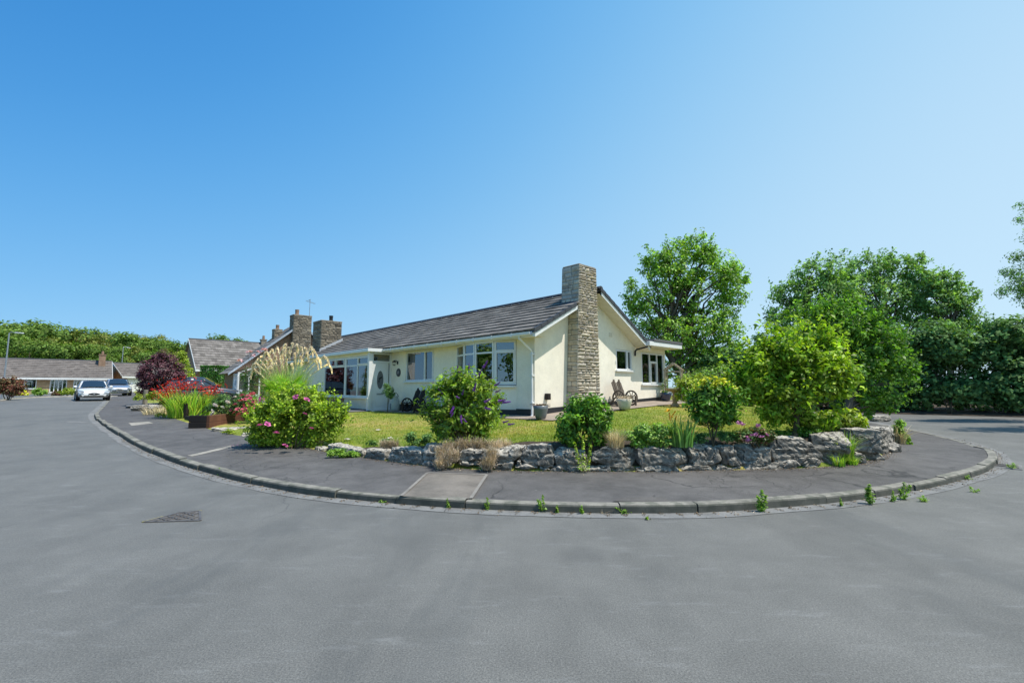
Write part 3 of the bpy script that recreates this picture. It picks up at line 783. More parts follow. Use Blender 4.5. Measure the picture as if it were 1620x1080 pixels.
# porch roof: flat, white fascia, dark felt top
pr = MB(T); pr.box(8.32, 15.6, -1.22, -.5, 2.885, 3.02); pr.build('porch_fascia', MT['white'], po, bevel=.01)
pr = MB(T); pr.hexa([(8.34, -1.20, 3.022), (15.6, -1.20, 3.022), (15.6, -.30, 3.022), (8.34, -.30, 3.022), (8.34, -1.20, 3.05), (15.6, -1.20, 3.05), (15.6, -.30, 3.16), (8.34, -.30, 3.16)]); pr.build('porch_roof', MT['felt'], po)
# --- roof: overlapping tile courses
def tile_slope(mb, u0, u1, va, za, vb, zb, n, tw=.33, lap=.028, seed=1, skip=None):
    rs = np.random.RandomState(seed)
    L = math.hypot(vb - va, zb - za); dv, dz = (vb - va) / L, (zb - za) / L; nv, nz = -dz, dv
    if nz < 0: nv, nz = -nv, -nz
    g = L / n
    for i in range(n):
        s0, s1 = i * g - .02, min((i + 1) * g + .05, L)
        x = u0 - (0 if i % 2 == 0 else tw / 2)
        while x < u1 - 1e-3:
            x0, x1 = max(x, u0), min(x + tw, u1); x += tw
            if x1 - x0 < .02: continue
            if skip and skip(.5 * (x0 + x1), va + dv * .5 * (s0 + s1)): continue
            j = rs.uniform(-.004, .004)
            h0, h1 = lap + j, .004
            def P(u, s, h): return (u, va + dv * s + nv * h, za + dz * s + nz * h)
            e = .003
            mb.add([P(x0 + e, s0, h0), P(x1 - e, s0, h0), P(x1 - e, s1, h1), P(x0 + e, s1, h1), P(x0 + e, s0, h0 - .042), P(x1 - e, s0, h0 - .042), P(x0 + e, s1, h1 - .01), P(x1 - e, s1, h1 - .01)],
                   [(0, 1, 2, 3), (0, 4, 5, 1), (0, 3, 6, 4), (1, 5, 7, 2)])
CH = dict(u0=-.42, u1=.62, v0=1.47, v1=2.70)
rf = MB(T)
UE = 21.25
sk = lambda u, v: (u < .2 and v > 1.62)
tile_slope(rf, -.47, UE, -.50, EAVE - .005, VR, RIDGE, 11, .38, .052, 4, sk)
tile_slope(rf, -.47, UE, 5.86, 2.99, VR, RIDGE, 11, .38, .052, 5)
roof = rf.build('roof', MT['tile'], house, fix=False)
un = MB(T)
un.poly([(-.45, -.45, EAVE - .03), (UE, -.45, EAVE - .03), (UE, VR, RIDGE - .03), (-.45, VR, RIDGE - .03)]); un.poly([(-.45, 5.84, 2.96), (UE, 5.84, 2.96), (UE, VR, RIDGE - .03), (-.45, VR, RIDGE - .03)])
un.poly([(UE, -.45, EAVE - .03), (UE, VR, RIDGE - .03), (UE, 5.84, 2.96)])
un.build('underlay', MT['felt'], roof, fix=False)
rd = MB(T)
x = -.48
while x < UE:
    pr_ = [(VR + .125 * math.sin(a), RIDGE - .02 + .11 * math.cos(a)) for a in np.linspace(-1.45, 1.45, 7)]
    for (p, q_) in zip(pr_, pr_[1:]):
        rd.poly([(x, p[0], p[1]), (x + .44, p[0], p[1]), (x + .44, q_[0], q_[1]), (x, q_[0], q_[1])])
    if x < -.4: rd.poly([(x, p[0], p[1]) for p in pr_])
    x += .45
rd.build('ridge_tile', MT['verge'], roof, fix=False)
vt = MB(T)      # stepped dry-verge caps on both gable slopes
def verge(va, za, vb, zb, n, mirror=1, stop=None):
    for i in range(n):
        t0, t1 = i / n, (i + 1) / n + .01
        v0, v1 = va + (vb - va) * t0, va + (vb - va) * t1; z0, z1 = za + (zb - za) * t0, za + (zb - za) * t1
        if stop and stop(.5 * (v0 + v1)): continue
        vt.hexa([(-.50, v0, z0 - .075), (-.50, v1, z1 - .09), (-.40, v1, z1 - .09), (-.40, v0, z0 - .075), (-.50, v0, z0 + .05), (-.50, v1, z1 + .03), (-.40, v1, z1 + .03), (-.40, v0, z0 + .05)])
verge(-.52, EAVE, VR, RIDGE, 12, 1, lambda v: 1.50 < v < 2.66); vt.build('verge_cap', MT['verge'], roof)
vt = MB(T); verge(5.88, 2.99, VR, RIDGE, 12); vt.build('verge_cap', MT['verge'], roof)
bg_ = MB(T)
def board(va, za, vb, zb, h=.2):
    bg_.hexa([(-.468, va, za - .07 - h), (-.468, vb, zb - .07 - h), (-.44, vb, zb - .07 - h), (-.44, va, za - .07 - h), (-.468, va, za - .07), (-.468, vb, zb - .07), (-.44, vb, zb - .07), (-.44, va, za - .07)])
board(-.46, EAVE - .01, 1.48, roofF(1.48), .12); bg_.build('bargeboard', MT['white'], house); bg_ = MB(T); board(5.84, 3.0, VR + .05, RIDGE - .03, .13);
bg_.build('bargeboard', MT['white'], house)
sf = MB(T)
def soff(va, za, vb, zb): sf.poly([(-.44, va, za - .175), (-.44, vb, zb - .175), (.01, vb, zb - .175), (.01, va, za - .175)])
soff(-.42, EAVE, 1.5, roofF(1.5)); soff(2.68, roofR(2.74), 5.8, 3.0)
sf.poly([(-.44, -.44, 2.885), (8.3, -.44, 2.885), (8.3, .01, 2.885), (-.44, .01, 2.885)])
sf.build('soffit', MT['soffit'], house, fix=False)
fs = MB(T); fs.box(-.46, 8.34, -.47, -.44, 2.87, 3.02); fs.build('fascia', MT['white'], house)
fs = MB(T); fs.box(15.55, UE, -.47, -.44, 2.87, 3.02); fs.build('fascia', MT['white'], house)
gu = MB(T)
sec = [(-.475, 3.0), (-.475, 2.93), (-.505, 2.905), (-.555, 2.905), (-.585, 2.935), (-.59, 3.005), (-.58, 3.005), (-.575, 2.94), (-.55, 2.917), (-.508, 2.917), (-.487, 2.935), (-.487, 3.0)]
gu.prism(sec, -.36, 8.36, lambda a, n, z: (n, a, z))
for u in np.arange(.4, 8.3, .9): gu.box(u - .02, u + .02, -.597, -.475, 2.9, 3.012)
gu.build('gutter', MT['white'], house)
dp = MB(T); dp.tube([(.12, -.53, 2.92), (.12, -.53, 2.84), (.06, -.1, 2.52), (.06, -.055, 2.46), (.06, -.05, .62), (.06, -.09, .55)], .036, 10)
for z in (.95, 1.75, 2.38): dp.box(0.005, .115, -.095, -.003, z, z + .04)
dp.build('downpipe', MT['white'], house)
# flat roofed extension at the back of the gable
ef = MB(T); ef.box(-.62, 3.7, 5.55, 8.12, 2.97, 3.13); ef.build('flat_roof_fascia', MT['white'], house, bevel=.008)
et = MB(T); et.box(-.64, 3.72, 5.86, 8.14, 3.132, 3.24); et.build('flat_roof', MT['felt'], house, bevel=.01)
es = MB(T); es.poly([(-.6, 5.6, 2.967), (-.6, 8.1, 2.967), (0.005, 8.1, 2.967), (.005, 5.6, 2.967)]); es.build('soffit', MT['soffit'], house, fix=False)
bp = MB(T); bp.tube([(-.56, 5.50, 2.92), (-.12, 5.48, 2.84), (-.06, 5.46, 2.78), (-.05, 5.46, 2.6)], .034, 8); bp.build('downpipe', MT['iron'], house)['label'] = 'short black rainwater pipe under the gable eave'
vb_ = MB(T); vb_.box(-.018, -.002, 3.85, 4.02, 3.22, 3.36)
vb_.build('wall_vent', MT['soffit'], house)
ub = MB(T); ub.box(-.14, -.004, .42, .56, 1.05, 1.24); ub.build('meter_box', MT['blackwood'], house, bevel=.01)
mk = MB(T); mk.box(-.02, -.003, 4.20, 4.27, 2.28, 2.37); mk.build('alarm_box', MT['white'], house)

# --- stonework: random coursed blocks standing proud of a core
def stone_face(mb, fn, w0, w1, z0, z1, seed, rough, hmin=.055, hmax=.15, lmin=.14, lmax=.48, taper=None):
    """fn(a, n, z): a across (0..1), n outwards. w0,w1 give the widths at bottom/top"""
    rs = np.random.RandomState(seed)
    z = z0
    while z < z1 - .02:
        h = min(rs.choice([rs.uniform(hmin, hmin * 1.7), rs.uniform(hmax * .6, hmax)]), z1 - z)
        if z1 - z - h < .04: h = z1 - z
        W = w0 + (w1 - w0) * ((z - z0) / (z1 - z0)); a = 0.0
        while a < W - .01:
            l = rs.uniform(lmin, lmax) * (.7 if h < .08 else 1.0)
            if W - a - l < lmin * .7: l = W - a
            # sometimes split a tall block into two thin ones
            parts = [(z, z + h)] if (h < .1 or rs.rand() < .6) else [(z, z + h * .5), (z + h * .5, z + h)]
            for (c, d) in parts:
                j = .006; nx, nz = 6, 4
                base = rs.uniform(.006, .022) * rough; tilt = rs.uniform(-.016, .016, 2) * rough
                G = []
                for q in range(nz + 1):
                    for p in range(nx + 1):
                        s, t = p / nx, q / nz
                        edge = min(1, 3.2 * min(s, 1 - s) * (l / .2) + .0) * min(1, 3.2 * min(t, 1 - t))
                        aa, zz = a + j + (l - 2 * j) * s, c + j + (d - c - 2 * j) * t
                        nn = edge * (base + .022 * rough * (.5 + .5 * mnoise.noise(Vector((aa * 9 + seed, zz * 14, 3.1)))) + .014 * rough * abs(mnoise.noise(Vector((aa * 24, zz * 30, seed)))) + tilt[0] * (s - .5) + tilt[1] * (t - .5))
                        G.append(fn(aa, nn + (-.012 if edge == 0 else 0), zz, W))
                mb.add(G, [(q * (nx + 1) + p, q * (nx + 1) + p + 1, (q + 1) * (nx + 1) + p + 1, (q + 1) * (nx + 1) + p) for q in range(nz) for p in range(nx)])
            a += l
        z += h
def chimney(parent, u0, vb0, vb1, vt0, vt1, z0, z1, zr, ud, mat, seed, rough=1.0, wall_u=0.0, zroof=3.6):
    """stack on a gable: front face at u0 tapering from vb to vt; below zroof it is u0..wall_u deep, above u0..ud"""
    sm = MB(T)
    def vlo(z): return vb0 + (vt0 - vb0) * (z - z0) / (z1 - z0)
    def fF(a, n, z, W): return (u0 - n, vlo(z) + a, z)
    stone_face(sm, fF, vb1 - vb0, vt1 - vt0, z0, z1, seed, rough)
    def fL1(a, n, z, W): return (u0 + a, vlo(z) - n, z)
    stone_face(sm, fL1, wall_u - u0, wall_u - u0, z0, zroof, seed + 1, rough * .22, .12, .2, .16, .42)
    stone_face(sm, fL1, ud - u0, ud - u0, zroof, z1, seed + 2, rough * .22, .11, .2, .16, .42)
    def vhi(z): return vb1 + (vt1 - vb1) * (z - z0) / (z1 - z0)
    def fR(a, n, z, W): return (u0 + a, vhi(z) + n, z)
    stone_face(sm, fR, ud - u0, ud - u0, zroof, z1, seed + 3, rough * .3, .11, .2, .16, .42)
    def fB(a, n, z, W): return (ud + n, vlo(z) + a, z)
    stone_face(sm, fB, vt1 - vt0, vt1 - vt0, zroof, z1, seed + 4, rough * .3, .11, .2)
    ch = sm.build('chimney', mat, parent, fix=False)
    co = MB(T); e = .012
    co.hexa([(u0 + e, vb0 + e, z0), (wall_u, vb0 + e, z0), (wall_u, vb1 - e, z0), (u0 + e, vb1 - e, z0), (u0 + e, vlo(zroof) + e, zroof), (wall_u, vlo(zroof) + e, zroof), (wall_u, vhi(zroof) - e, zroof), (u0 + e, vhi(zroof) - e, zroof)])
    co.hexa([(u0 + e, vlo(zroof) + e, zroof), (ud - e, vlo(zroof) + e, zroof), (ud - e, vhi(zroof) - e, zroof), (u0 + e, vhi(zroof) - e, zroof), (u0 + e, vt0 + e, z1 - .01), (ud - e, vt0 + e, z1 - .01), (ud - e, vt1 - e, z1 - .01), (u0 + e, vt1 - e, z1 - .01)])
    co.build('mortar_core', m_plain('grey mortar', (.16, .145, .125), .95), ch)
    cap = MB(T); cap.box(u0 + .01, ud - .01, vt0 + .01, vt1 - .01, z1 - .012, z1 + .045); cap.build('coping', MT['stone2'], ch, bevel=.02)
    return ch
ch1 = chimney(house, -.42, 1.41, 2.70, 1.66, 2.58, .45, 5.36, 0, .31, MT['stone'], 11, 1.35)
cw = MB(T); cw.tube([(-.02, 2.2, 5.40), (-.02, 2.2, 5.50)], .1, 10); cw.build('flue_terminal', MT['felt'], ch1)
fl = MB(T); fl.hexa([(-.36, 1.60, 3.97), (.36, 1.60, 4.04), (.36, 1.50, 4.04), (-.36, 1.50, 4.04), (-.36, 1.60, 4.18), (.36, 1.60, 4.20), (.36, 1.50, 4.09), (-.36, 1.50, 4.08)])
fl.build('flashing', MT['verge'], ch1)
# far chimney of the same roof
def stack_box(parent, u0, u1, v0, v1, z0, z1, mat, seed, pots=()):
    sm = MB(T)
    stone_face(sm, lambda a, n, z, W: (u0 - n, v0 + a, z), v1 - v0, v1 - v0, z0, z1, seed, 1.2, .07, .17, .2, .5)
    stone_face(sm, lambda a, n, z, W: (u0 + a, v0 - n, z), u1 - u0, u1 - u0, z0, z1, seed + 1, .8, .07, .17, .2, .5)
    ch = sm.build('chimney', mat, parent, fix=False)
    co = MB(T); co.box(u0 + .012, u1, v0 + .012, v1, z0, z1 - .01); co.build('mortar_core', m_plain('grey mortar b', (.16, .145, .125), .95), ch)
    cap = MB(T); cap.box(u0 - .02, u1 + .02, v0 - .02, v1 + .02, z1 - .01, z1 + .07); cap.build('coping', MT['stone2'], ch, bevel=.02)
    for (pu, pv, r, h, m) in pots:
        pm = MB(T); pm.lathe([(r * 1.05, z1 + .06), (r, z1 + .1), (r * .85, z1 + h - .03), (r * .98, z1 + h)], (0, 0, 0), 12) if False else pm.tube([(pu, pv, z1 + .05), (pu, pv, z1 + h * .5), (pu, pv, z1 + h)], [r * 1.05, r * .9, r], 12)
        pm.build('chimney_pot', MT[m], ch)
    return ch
ch2 = stack_box(house, 17.6, 18.9, .33, 1.56, 3.3, 5.28, MT['stone2'], 41, ((18.0, 1.05, .12, .42, 'iron'),))
ffl = MB(T); ffl.hexa([(17.53, .27, 3.44), (17.53, 1.62, 4.14), (17.60, 1.62, 4.14), (17.60, .27, 3.44), (17.53, .27, 3.62), (17.53, 1.62, 4.34), (17.60, 1.62, 4.34), (17.60, .27, 3.62)]); ffl.build('flashing', m_plain('lead flashing', (.42, .44, .46), .5), ch2)
# paved strip round the house
rows = [[(*hw(u, v)[:2], gz(*hw(u, v)[:2]) + .02) for u in np.linspace(-1.25, 9.3, 40)] for v in np.linspace(-.75, 1.0, 4)]
sheet('front_path', rows, MT['patio'])
rows = [[(*hw(u, v)[:2], gz(*hw(u, v)[:2]) + .026) for v in np.linspace(-.75, 9.5, 40)] for u in (-1.35, -.9, -.45, .1)]
sheet('patio', rows, MT['patio'])
rows = [[(*hw(u, v)[:2], gz(*hw(u, v)[:2]) + .03) for u in np.linspace(8.3, 16, 12)] for v in (-2.1, -1.5, -1.02)]
sheet('porch_path', rows, MT['drive'])
# wall lantern and round house-name plaque
ln = thing('wall_lantern', 'small black lantern on the cream wall right of the front door', 'wall lamp', hw(8.02, -.0, 2.40), HROT)
b = MB(); b.box(-.04, .04, -.03, -.004, -.02, .12); b.tube([(0, -.02, .08), (0, -.1, .15), (0, -.17, .12)], .012, 6); b.build('bracket', MT['iron'], ln)
b = MB(); b.lathe([(.02, .14), (.075, .10), (.09, .07), (.09, .06)], (0, -.17, 0), 8); b.lathe([(.025, -.08), (.05, -.06), (.05, -.05)], (0, -.17, 0), 8)
for k in range(4): b.tube([(.05 * math.cos(k * PI / 2 + .78), -.17 + .05 * math.sin(k * PI / 2 + .78), -.05), (.075 * math.cos(k * PI / 2 + .78), -.17 + .075 * math.sin(k * PI / 2 + .78), .07)], .006, 4)
b.build('cage', MT['iron'], ln)
pq = thing('house_plaque', 'round dark plaque on the cream wall beneath the black lantern', 'plaque', hw(7.93, -.0, 2.03), HROT)
b = MB(); b.lathe([(.175, -.002), (.175, -.02), (.165, -.028)], (0, 0, 0), 28, 'y'); b.build('disc', m_plain('dark slate', (.045, .05, .06), .5), pq)
b = MB(); b.lathe([(.07, -.026), (.07, -.032)], (0, 0, 0), 16, 'y'); b.build('emblem', m_plain('pale plaque motif', (.30, .30, .32), .6, 0, .7, 25), pq)
# ------------------------------------------------------------------ neighbouring houses
def simple_window(parent, fn, a0, a1, z0, z1, vs=(), hs=()):
    return window(parent, fn, a0, a1, z0, z1, vs, hs, (), True, .07, None, None, .05)
def tiled_house(name, label, org, rot, L, D, zb, ze, zr, wallmat, tilemat, rows_n, seed, over=.3, ridge_along='x', holes_front=(), gable_over=.25):
    """ridge along local x (0..L), front wall at y=0 facing -y, depth D. z absolute."""
    t = thing(name, label, 'house', (org[0], org[1], 0), rot)
    mb = MB()
    wall_grid(mb, lambda a, n, z: (a, n, z), 0, L, lambda a: zb, lambda a: ze, list(holes_front))
    for x in (0, L): mb.poly([(x, 0, zb), (x, D, zb), (x, D, ze), (x, D / 2, zr - .1), (x, 0, ze)])
    mb.poly([(0, D, zb), (L, D, zb), (L, D, ze), (0, D, ze)]); mb.poly([(0, 2.4, zb), (L, 2.4, zb), (L, 2.4, ze), (0, 2.4, ze)])
    mb.build('wall', wallmat, t, fix=False)
    rb = MB(); m = (zr - ze) / (D / 2)
    tile_slope(rb, -gable_over, L + gable_over, -over, ze - over * m + .08, D / 2, zr, rows_n, .4, .05, seed)
    tile_slope(rb, -gable_over, L + gable_over, D + over, ze - over * m + .08, D / 2, zr, rows_n, .4, .05, seed + 1)
    rb.poly([(-gable_over, -over, ze - over * m + .05), (L + gable_over, -over, ze - over * m + .05), (L + gable_over, D / 2, zr - .03), (-gable_over, D / 2, zr - .03)])
    rb.poly([(-gable_over, D + over, ze - over * m + .05), (L + gable_over, D + over, ze - over * m + .05), (L + gable_over, D / 2, zr - .03), (-gable_over, D / 2, zr - .03)])
    r = rb.build('roof', tilemat, t, fix=False)
    q = MB(); q.tube([(-gable_over, D / 2, zr), (L + gable_over, D / 2, zr)], .1, 8); q.build('ridge_tile', MT['verge'], r)
    f = MB(); f.box(-gable_over, L + gable_over, -over - .05, -over - .02, ze - over * m - .14, ze - over * m + .06)
    f.build('fascia', MT['white'], t)
    for x in (-gable_over - .03, L + gable_over):
        f = MB(); f.hexa([(x, -over - .05, ze - over * m - .14), (x + .03, -over - .05, ze - over * m - .14), (x + .03, D / 2, zr - .2), (x, D / 2, zr - .2), (x, -over - .05, ze - over * m + .06), (x + .03, -over - .05, ze - over * m + .06), (x + .03, D / 2, zr + .02), (x, D / 2, zr + .02)])
        f.build('bargeboard', MT['white'], t)
    return t
def box_chimney(parent, x0, x1, y0, y1, z0, z1, mat, pot='brick', flash=True):
    c = MB(); c.box(x0, x1, y0, y1, z0, z1); c.box(x0 - .05, x1 + .05, y0 - .05, y1 + .05, z1, z1 + .1)
    ch = c.build('chimney', mat, parent)
    p = MB(); p.tube([((x0 + x1) / 2, (y0 + y1) / 2, z1 + .1), ((x0 + x1) / 2, (y0 + y1) / 2, z1 + .5)], [.13, .11], 10); p.build('chimney_pot', MT[pot], ch)
    if flash:
        f = MB(); f.box(x0 - .06, x1 + .06, y0 - .06, y1 + .06, z0, z0 + .18); f.build('flashing', MT['conc'], ch)
    return ch
# far houses share the estate's grid: ridge along VV, gables towards UU
EROT = math.atan2(VV[1], VV[0])
def along(org, d, px):
    """distance along direction d from org at which photo column px is met"""
    k = (px - 810) / F; return (k * org[1] - org[0]) / (d[0] - k * d[1])
e4 = at(172, 611, 52.0)[:2]; L4 = along(e4, -VV, -75); o4 = e4 - VV * L4
def px4(px): return along(o4, VV, px)
wins = [(px4(41), px4(61), 1.2, 2.3), (px4(82), px4(109), .8, 2.35), (px4(119), px4(152), 1.0, 2.38)]
h4 = tiled_house('brick_bungalow', 'long low tan brick bungalow across the end of the road', o4, EROT, L4, 8.0, .2, 2.5, 4.45, MT['tanbrick'], MT['tile4'], 10, 21, .4, 'x', wins)
g4 = lambda a, n, z: (a, n + .02, z)
simple_window(h4, g4, *wins[0][:2], *wins[0][2:])
simple_window(h4, g4, *wins[1][:2], *wins[1][2:], [px4(89), px4(95.5), px4(102)], ())
simple_window(h4, g4, *wins[2][:2], *wins[2][2:], [px4(124), px4(131), px4(138), px4(145)], ((px4(119.5), px4(151.5), 2.0),))
box_chimney(h4, px4(157), px4(168), 2.6, 3.6, 3.5, 5.1, MT['brick'])
wb = MB(); wb.box(px4(30), px4(80), -1.6, -1.4, .2, .75); wb.build('low_wall', MT['tanbrick'], h4)
o5 = at(195, 611, 55.0)[:2]; R5 = 1.0; d5 = np.array([math.cos(R5), math.sin(R5)])
def px5(px): return along(o5, d5, px)
g5 = tiled_house('brick_garage', 'tan brick garage with white up-and-over door beside the purple shrub', o5, R5, 6.0, 6.4, .3, 2.75, 4.35, MT['tanbrick'], MT['tile4'], 8, 23, .3, 'x', [(px5(203), px5(203) + 2.6, .35, 2.5)])
gd = MB(); gd.box(px5(203) + .03, px5(203) + 2.57, .04, .1, .36, 2.48)
for i in range(6): gd.box(px5(203) + .06, px5(203) + 2.54, .025, .04, .42 + i * .335, .72 + i * .335)
gd.build('garage_door', MT['white'], g5)
o3 = at(311, 611, 41.0)[:2]
def px3(px): return along(o3, VV, px)
h3 = tiled_house('brown_bungalow', 'brown brick bungalow with broad striped tile roof behind the parked dark cars', o3, EROT, 8.2, 9.0, .4, 3.15, 6.05, MT['brick'], MT['tile2'], 12, 25, .35, 'x', [(px3(340), px3(352), 1.4, 2.6)], .2)
simple_window(h3, lambda a, n, z: (a, n + .02, z), px3(340), px3(352), 1.4, 2.6)
box_chimney(h3, 6.1, 6.6, 4.0, 4.5, 5.2, 6.35, MT['stone2'])
# next-door dormer bungalow: gable towards us with a tall stone chimney, glazed porch at its left corner
hub2 = at(470, 611, 35.0)
N2 = thing('dormer_bungalow', 'steep roofed neighbouring bungalow with broad stone chimney on its gable', 'house', (hub2[0], hub2[1], 0), HROT)
def T2(u, v, z): return (-u, v, z)
mb = MB(T2); zr2, ze2, hw2 = 6.25, 2.55, 4.3
mb.poly([(0, -hw2, .3), (0, hw2, .3), (0, hw2, ze2), (0, 0, zr2 - .2), (0, -hw2, ze2)]); mb.poly([(0, -hw2, .3), (2.6, -hw2, .3), (2.6, -hw2, ze2), (0, -hw2, ze2)])
mb.poly([(0, hw2, .3), (2.6, hw2, .3), (2.6, hw2, ze2), (0, hw2, ze2)]); mb.poly([(2.6, -hw2, .3), (2.6, hw2, .3), (2.6, hw2, ze2), (2.6, 0, zr2 - .2), (2.6, -hw2, ze2)])
mb.build('wall', MT['brick'], N2, fix=False)
rb = MB(T2)
for sgn in (-1, 1):
    tile_slope(rb, -.35, 2.7, sgn * (hw2 + .35), ze2 - .2, 0, zr2, 14, .4, .03, 27 + sgn)
    rb.poly([(-.33, sgn * (hw2 + .35), ze2 - .23), (2.7, sgn * (hw2 + .35), ze2 - .23), (2.7, 0, zr2 - .04), (-.33, 0, zr2 - .04)])
rb.build('roof', MT['tile'], N2, fix=False)
for sgn in (-1, 1):
    f = MB(T2)
    y0, y1 = sgn * (hw2 + .4), 0
    f.hexa([(-.38, y0, ze2 - .34), (-.34, y0, ze2 - .34), (-.34, y1, zr2 - .12), (-.38, y1, zr2 - .12), (-.38, y0, ze2 - .18), (-.34, y0, ze2 - .18), (-.34, y1, zr2 + .06), (-.38, y1, zr2 + .06)])
    f.build('bargeboard', m_plain('trim with painted shade %d' % sgn, (.36, .41, .47), .5), N2)  # white board, its blue-grey shade put into the colour
stack_box(N2, -.45, .45, -.62, .72, .4, 7.25, MT['stone2'], 61, ((0, -.25, .15, .5, 'brick'),))
mt_ = MB(T2); mt_.tube([(.2, .75, 7.0), (.2, .75, 8.3)], .022, 6); mt_.tube([(.2, .45, 8.18), (.2, 1.15, 8.02)], .014, 5)
for k in range(6): mt_.tube([(-.05, .5 + k * .12, 8.17 - k * .028), (.45, .5 + k * .12, 8.17 - k * .028)], .009, 4)
mt_.tube([(-.02, .72, 8.28), (.42, .72, 8.28)], .02, 5)
mt_.build('television_aerial', MT['grey'], N2)
stack_box(N2, 1.6, 2.2, -1.35, -.75, 4.4, 6.25, MT['stone2'], 71, ((1.9, -1.05, .13, .42, 'brick'),))
# glazed lean-to porch
gp_ = MB(T2)
vs0, vs1, us0, us1 = -hw2 + .0, -hw2 + 1.35, -1.3, -.02
for u in np.linspace(us0, us1, 4): gp_.box(u - .04, u + .04, vs0, vs0 + .08, .4, 2.2)
for v in np.linspace(vs0, vs1, 3): gp_.box(us0, us0 + .08, v - .04, v + .04, .4, 2.2 + (v - vs0) * .38)
gp_.box(us0, us1, vs0 - .02, vs0 + .1, 2.2, 2.32); gp_.box(us0 - .01, us0 + .1, vs0, vs1, 2.2, 2.28)
gp_.hexa([(us0 - .01, vs0, 2.3), (us0 + .1, vs0, 2.3), (us0 + .1, vs1, 2.85), (us0 - .01, vs1, 2.85), (us0 - .01, vs0, 2.4), (us0 + .1, vs0, 2.4), (us0 + .1, vs1, 2.95), (us0 - .01, vs1, 2.95)])
gp_.box(us0, us1, vs0, vs0 + .1, .3, .9); gp_.box(us0, us0 + .1, vs0, vs1, .3, .9)
gpo = gp_.build('glazed_porch', MT['white'], N2)
gg = MB(T2); gg.box(us0 + .03, us0 + .04, vs0, vs1, .9, 2.3); gg.box(us0, us1, vs0 + .03, vs0 + .04, .9, 2.2); gg.poly([(us0, vs0, 2.36), (us1, vs0, 2.36), (us1, vs1, 2.92), (us0, vs1, 2.92)]); gg.build('pane', MT['glass'], gpo, fix=False)
# neighbours' drive
dv = [(-24.0, 28.6), (-20.5, 24.4), (-14.5, 30.0), (-18.0, 34.0)]
flat_patch('driveway', dv, gz, .03, MT['drive'], 24, 24)

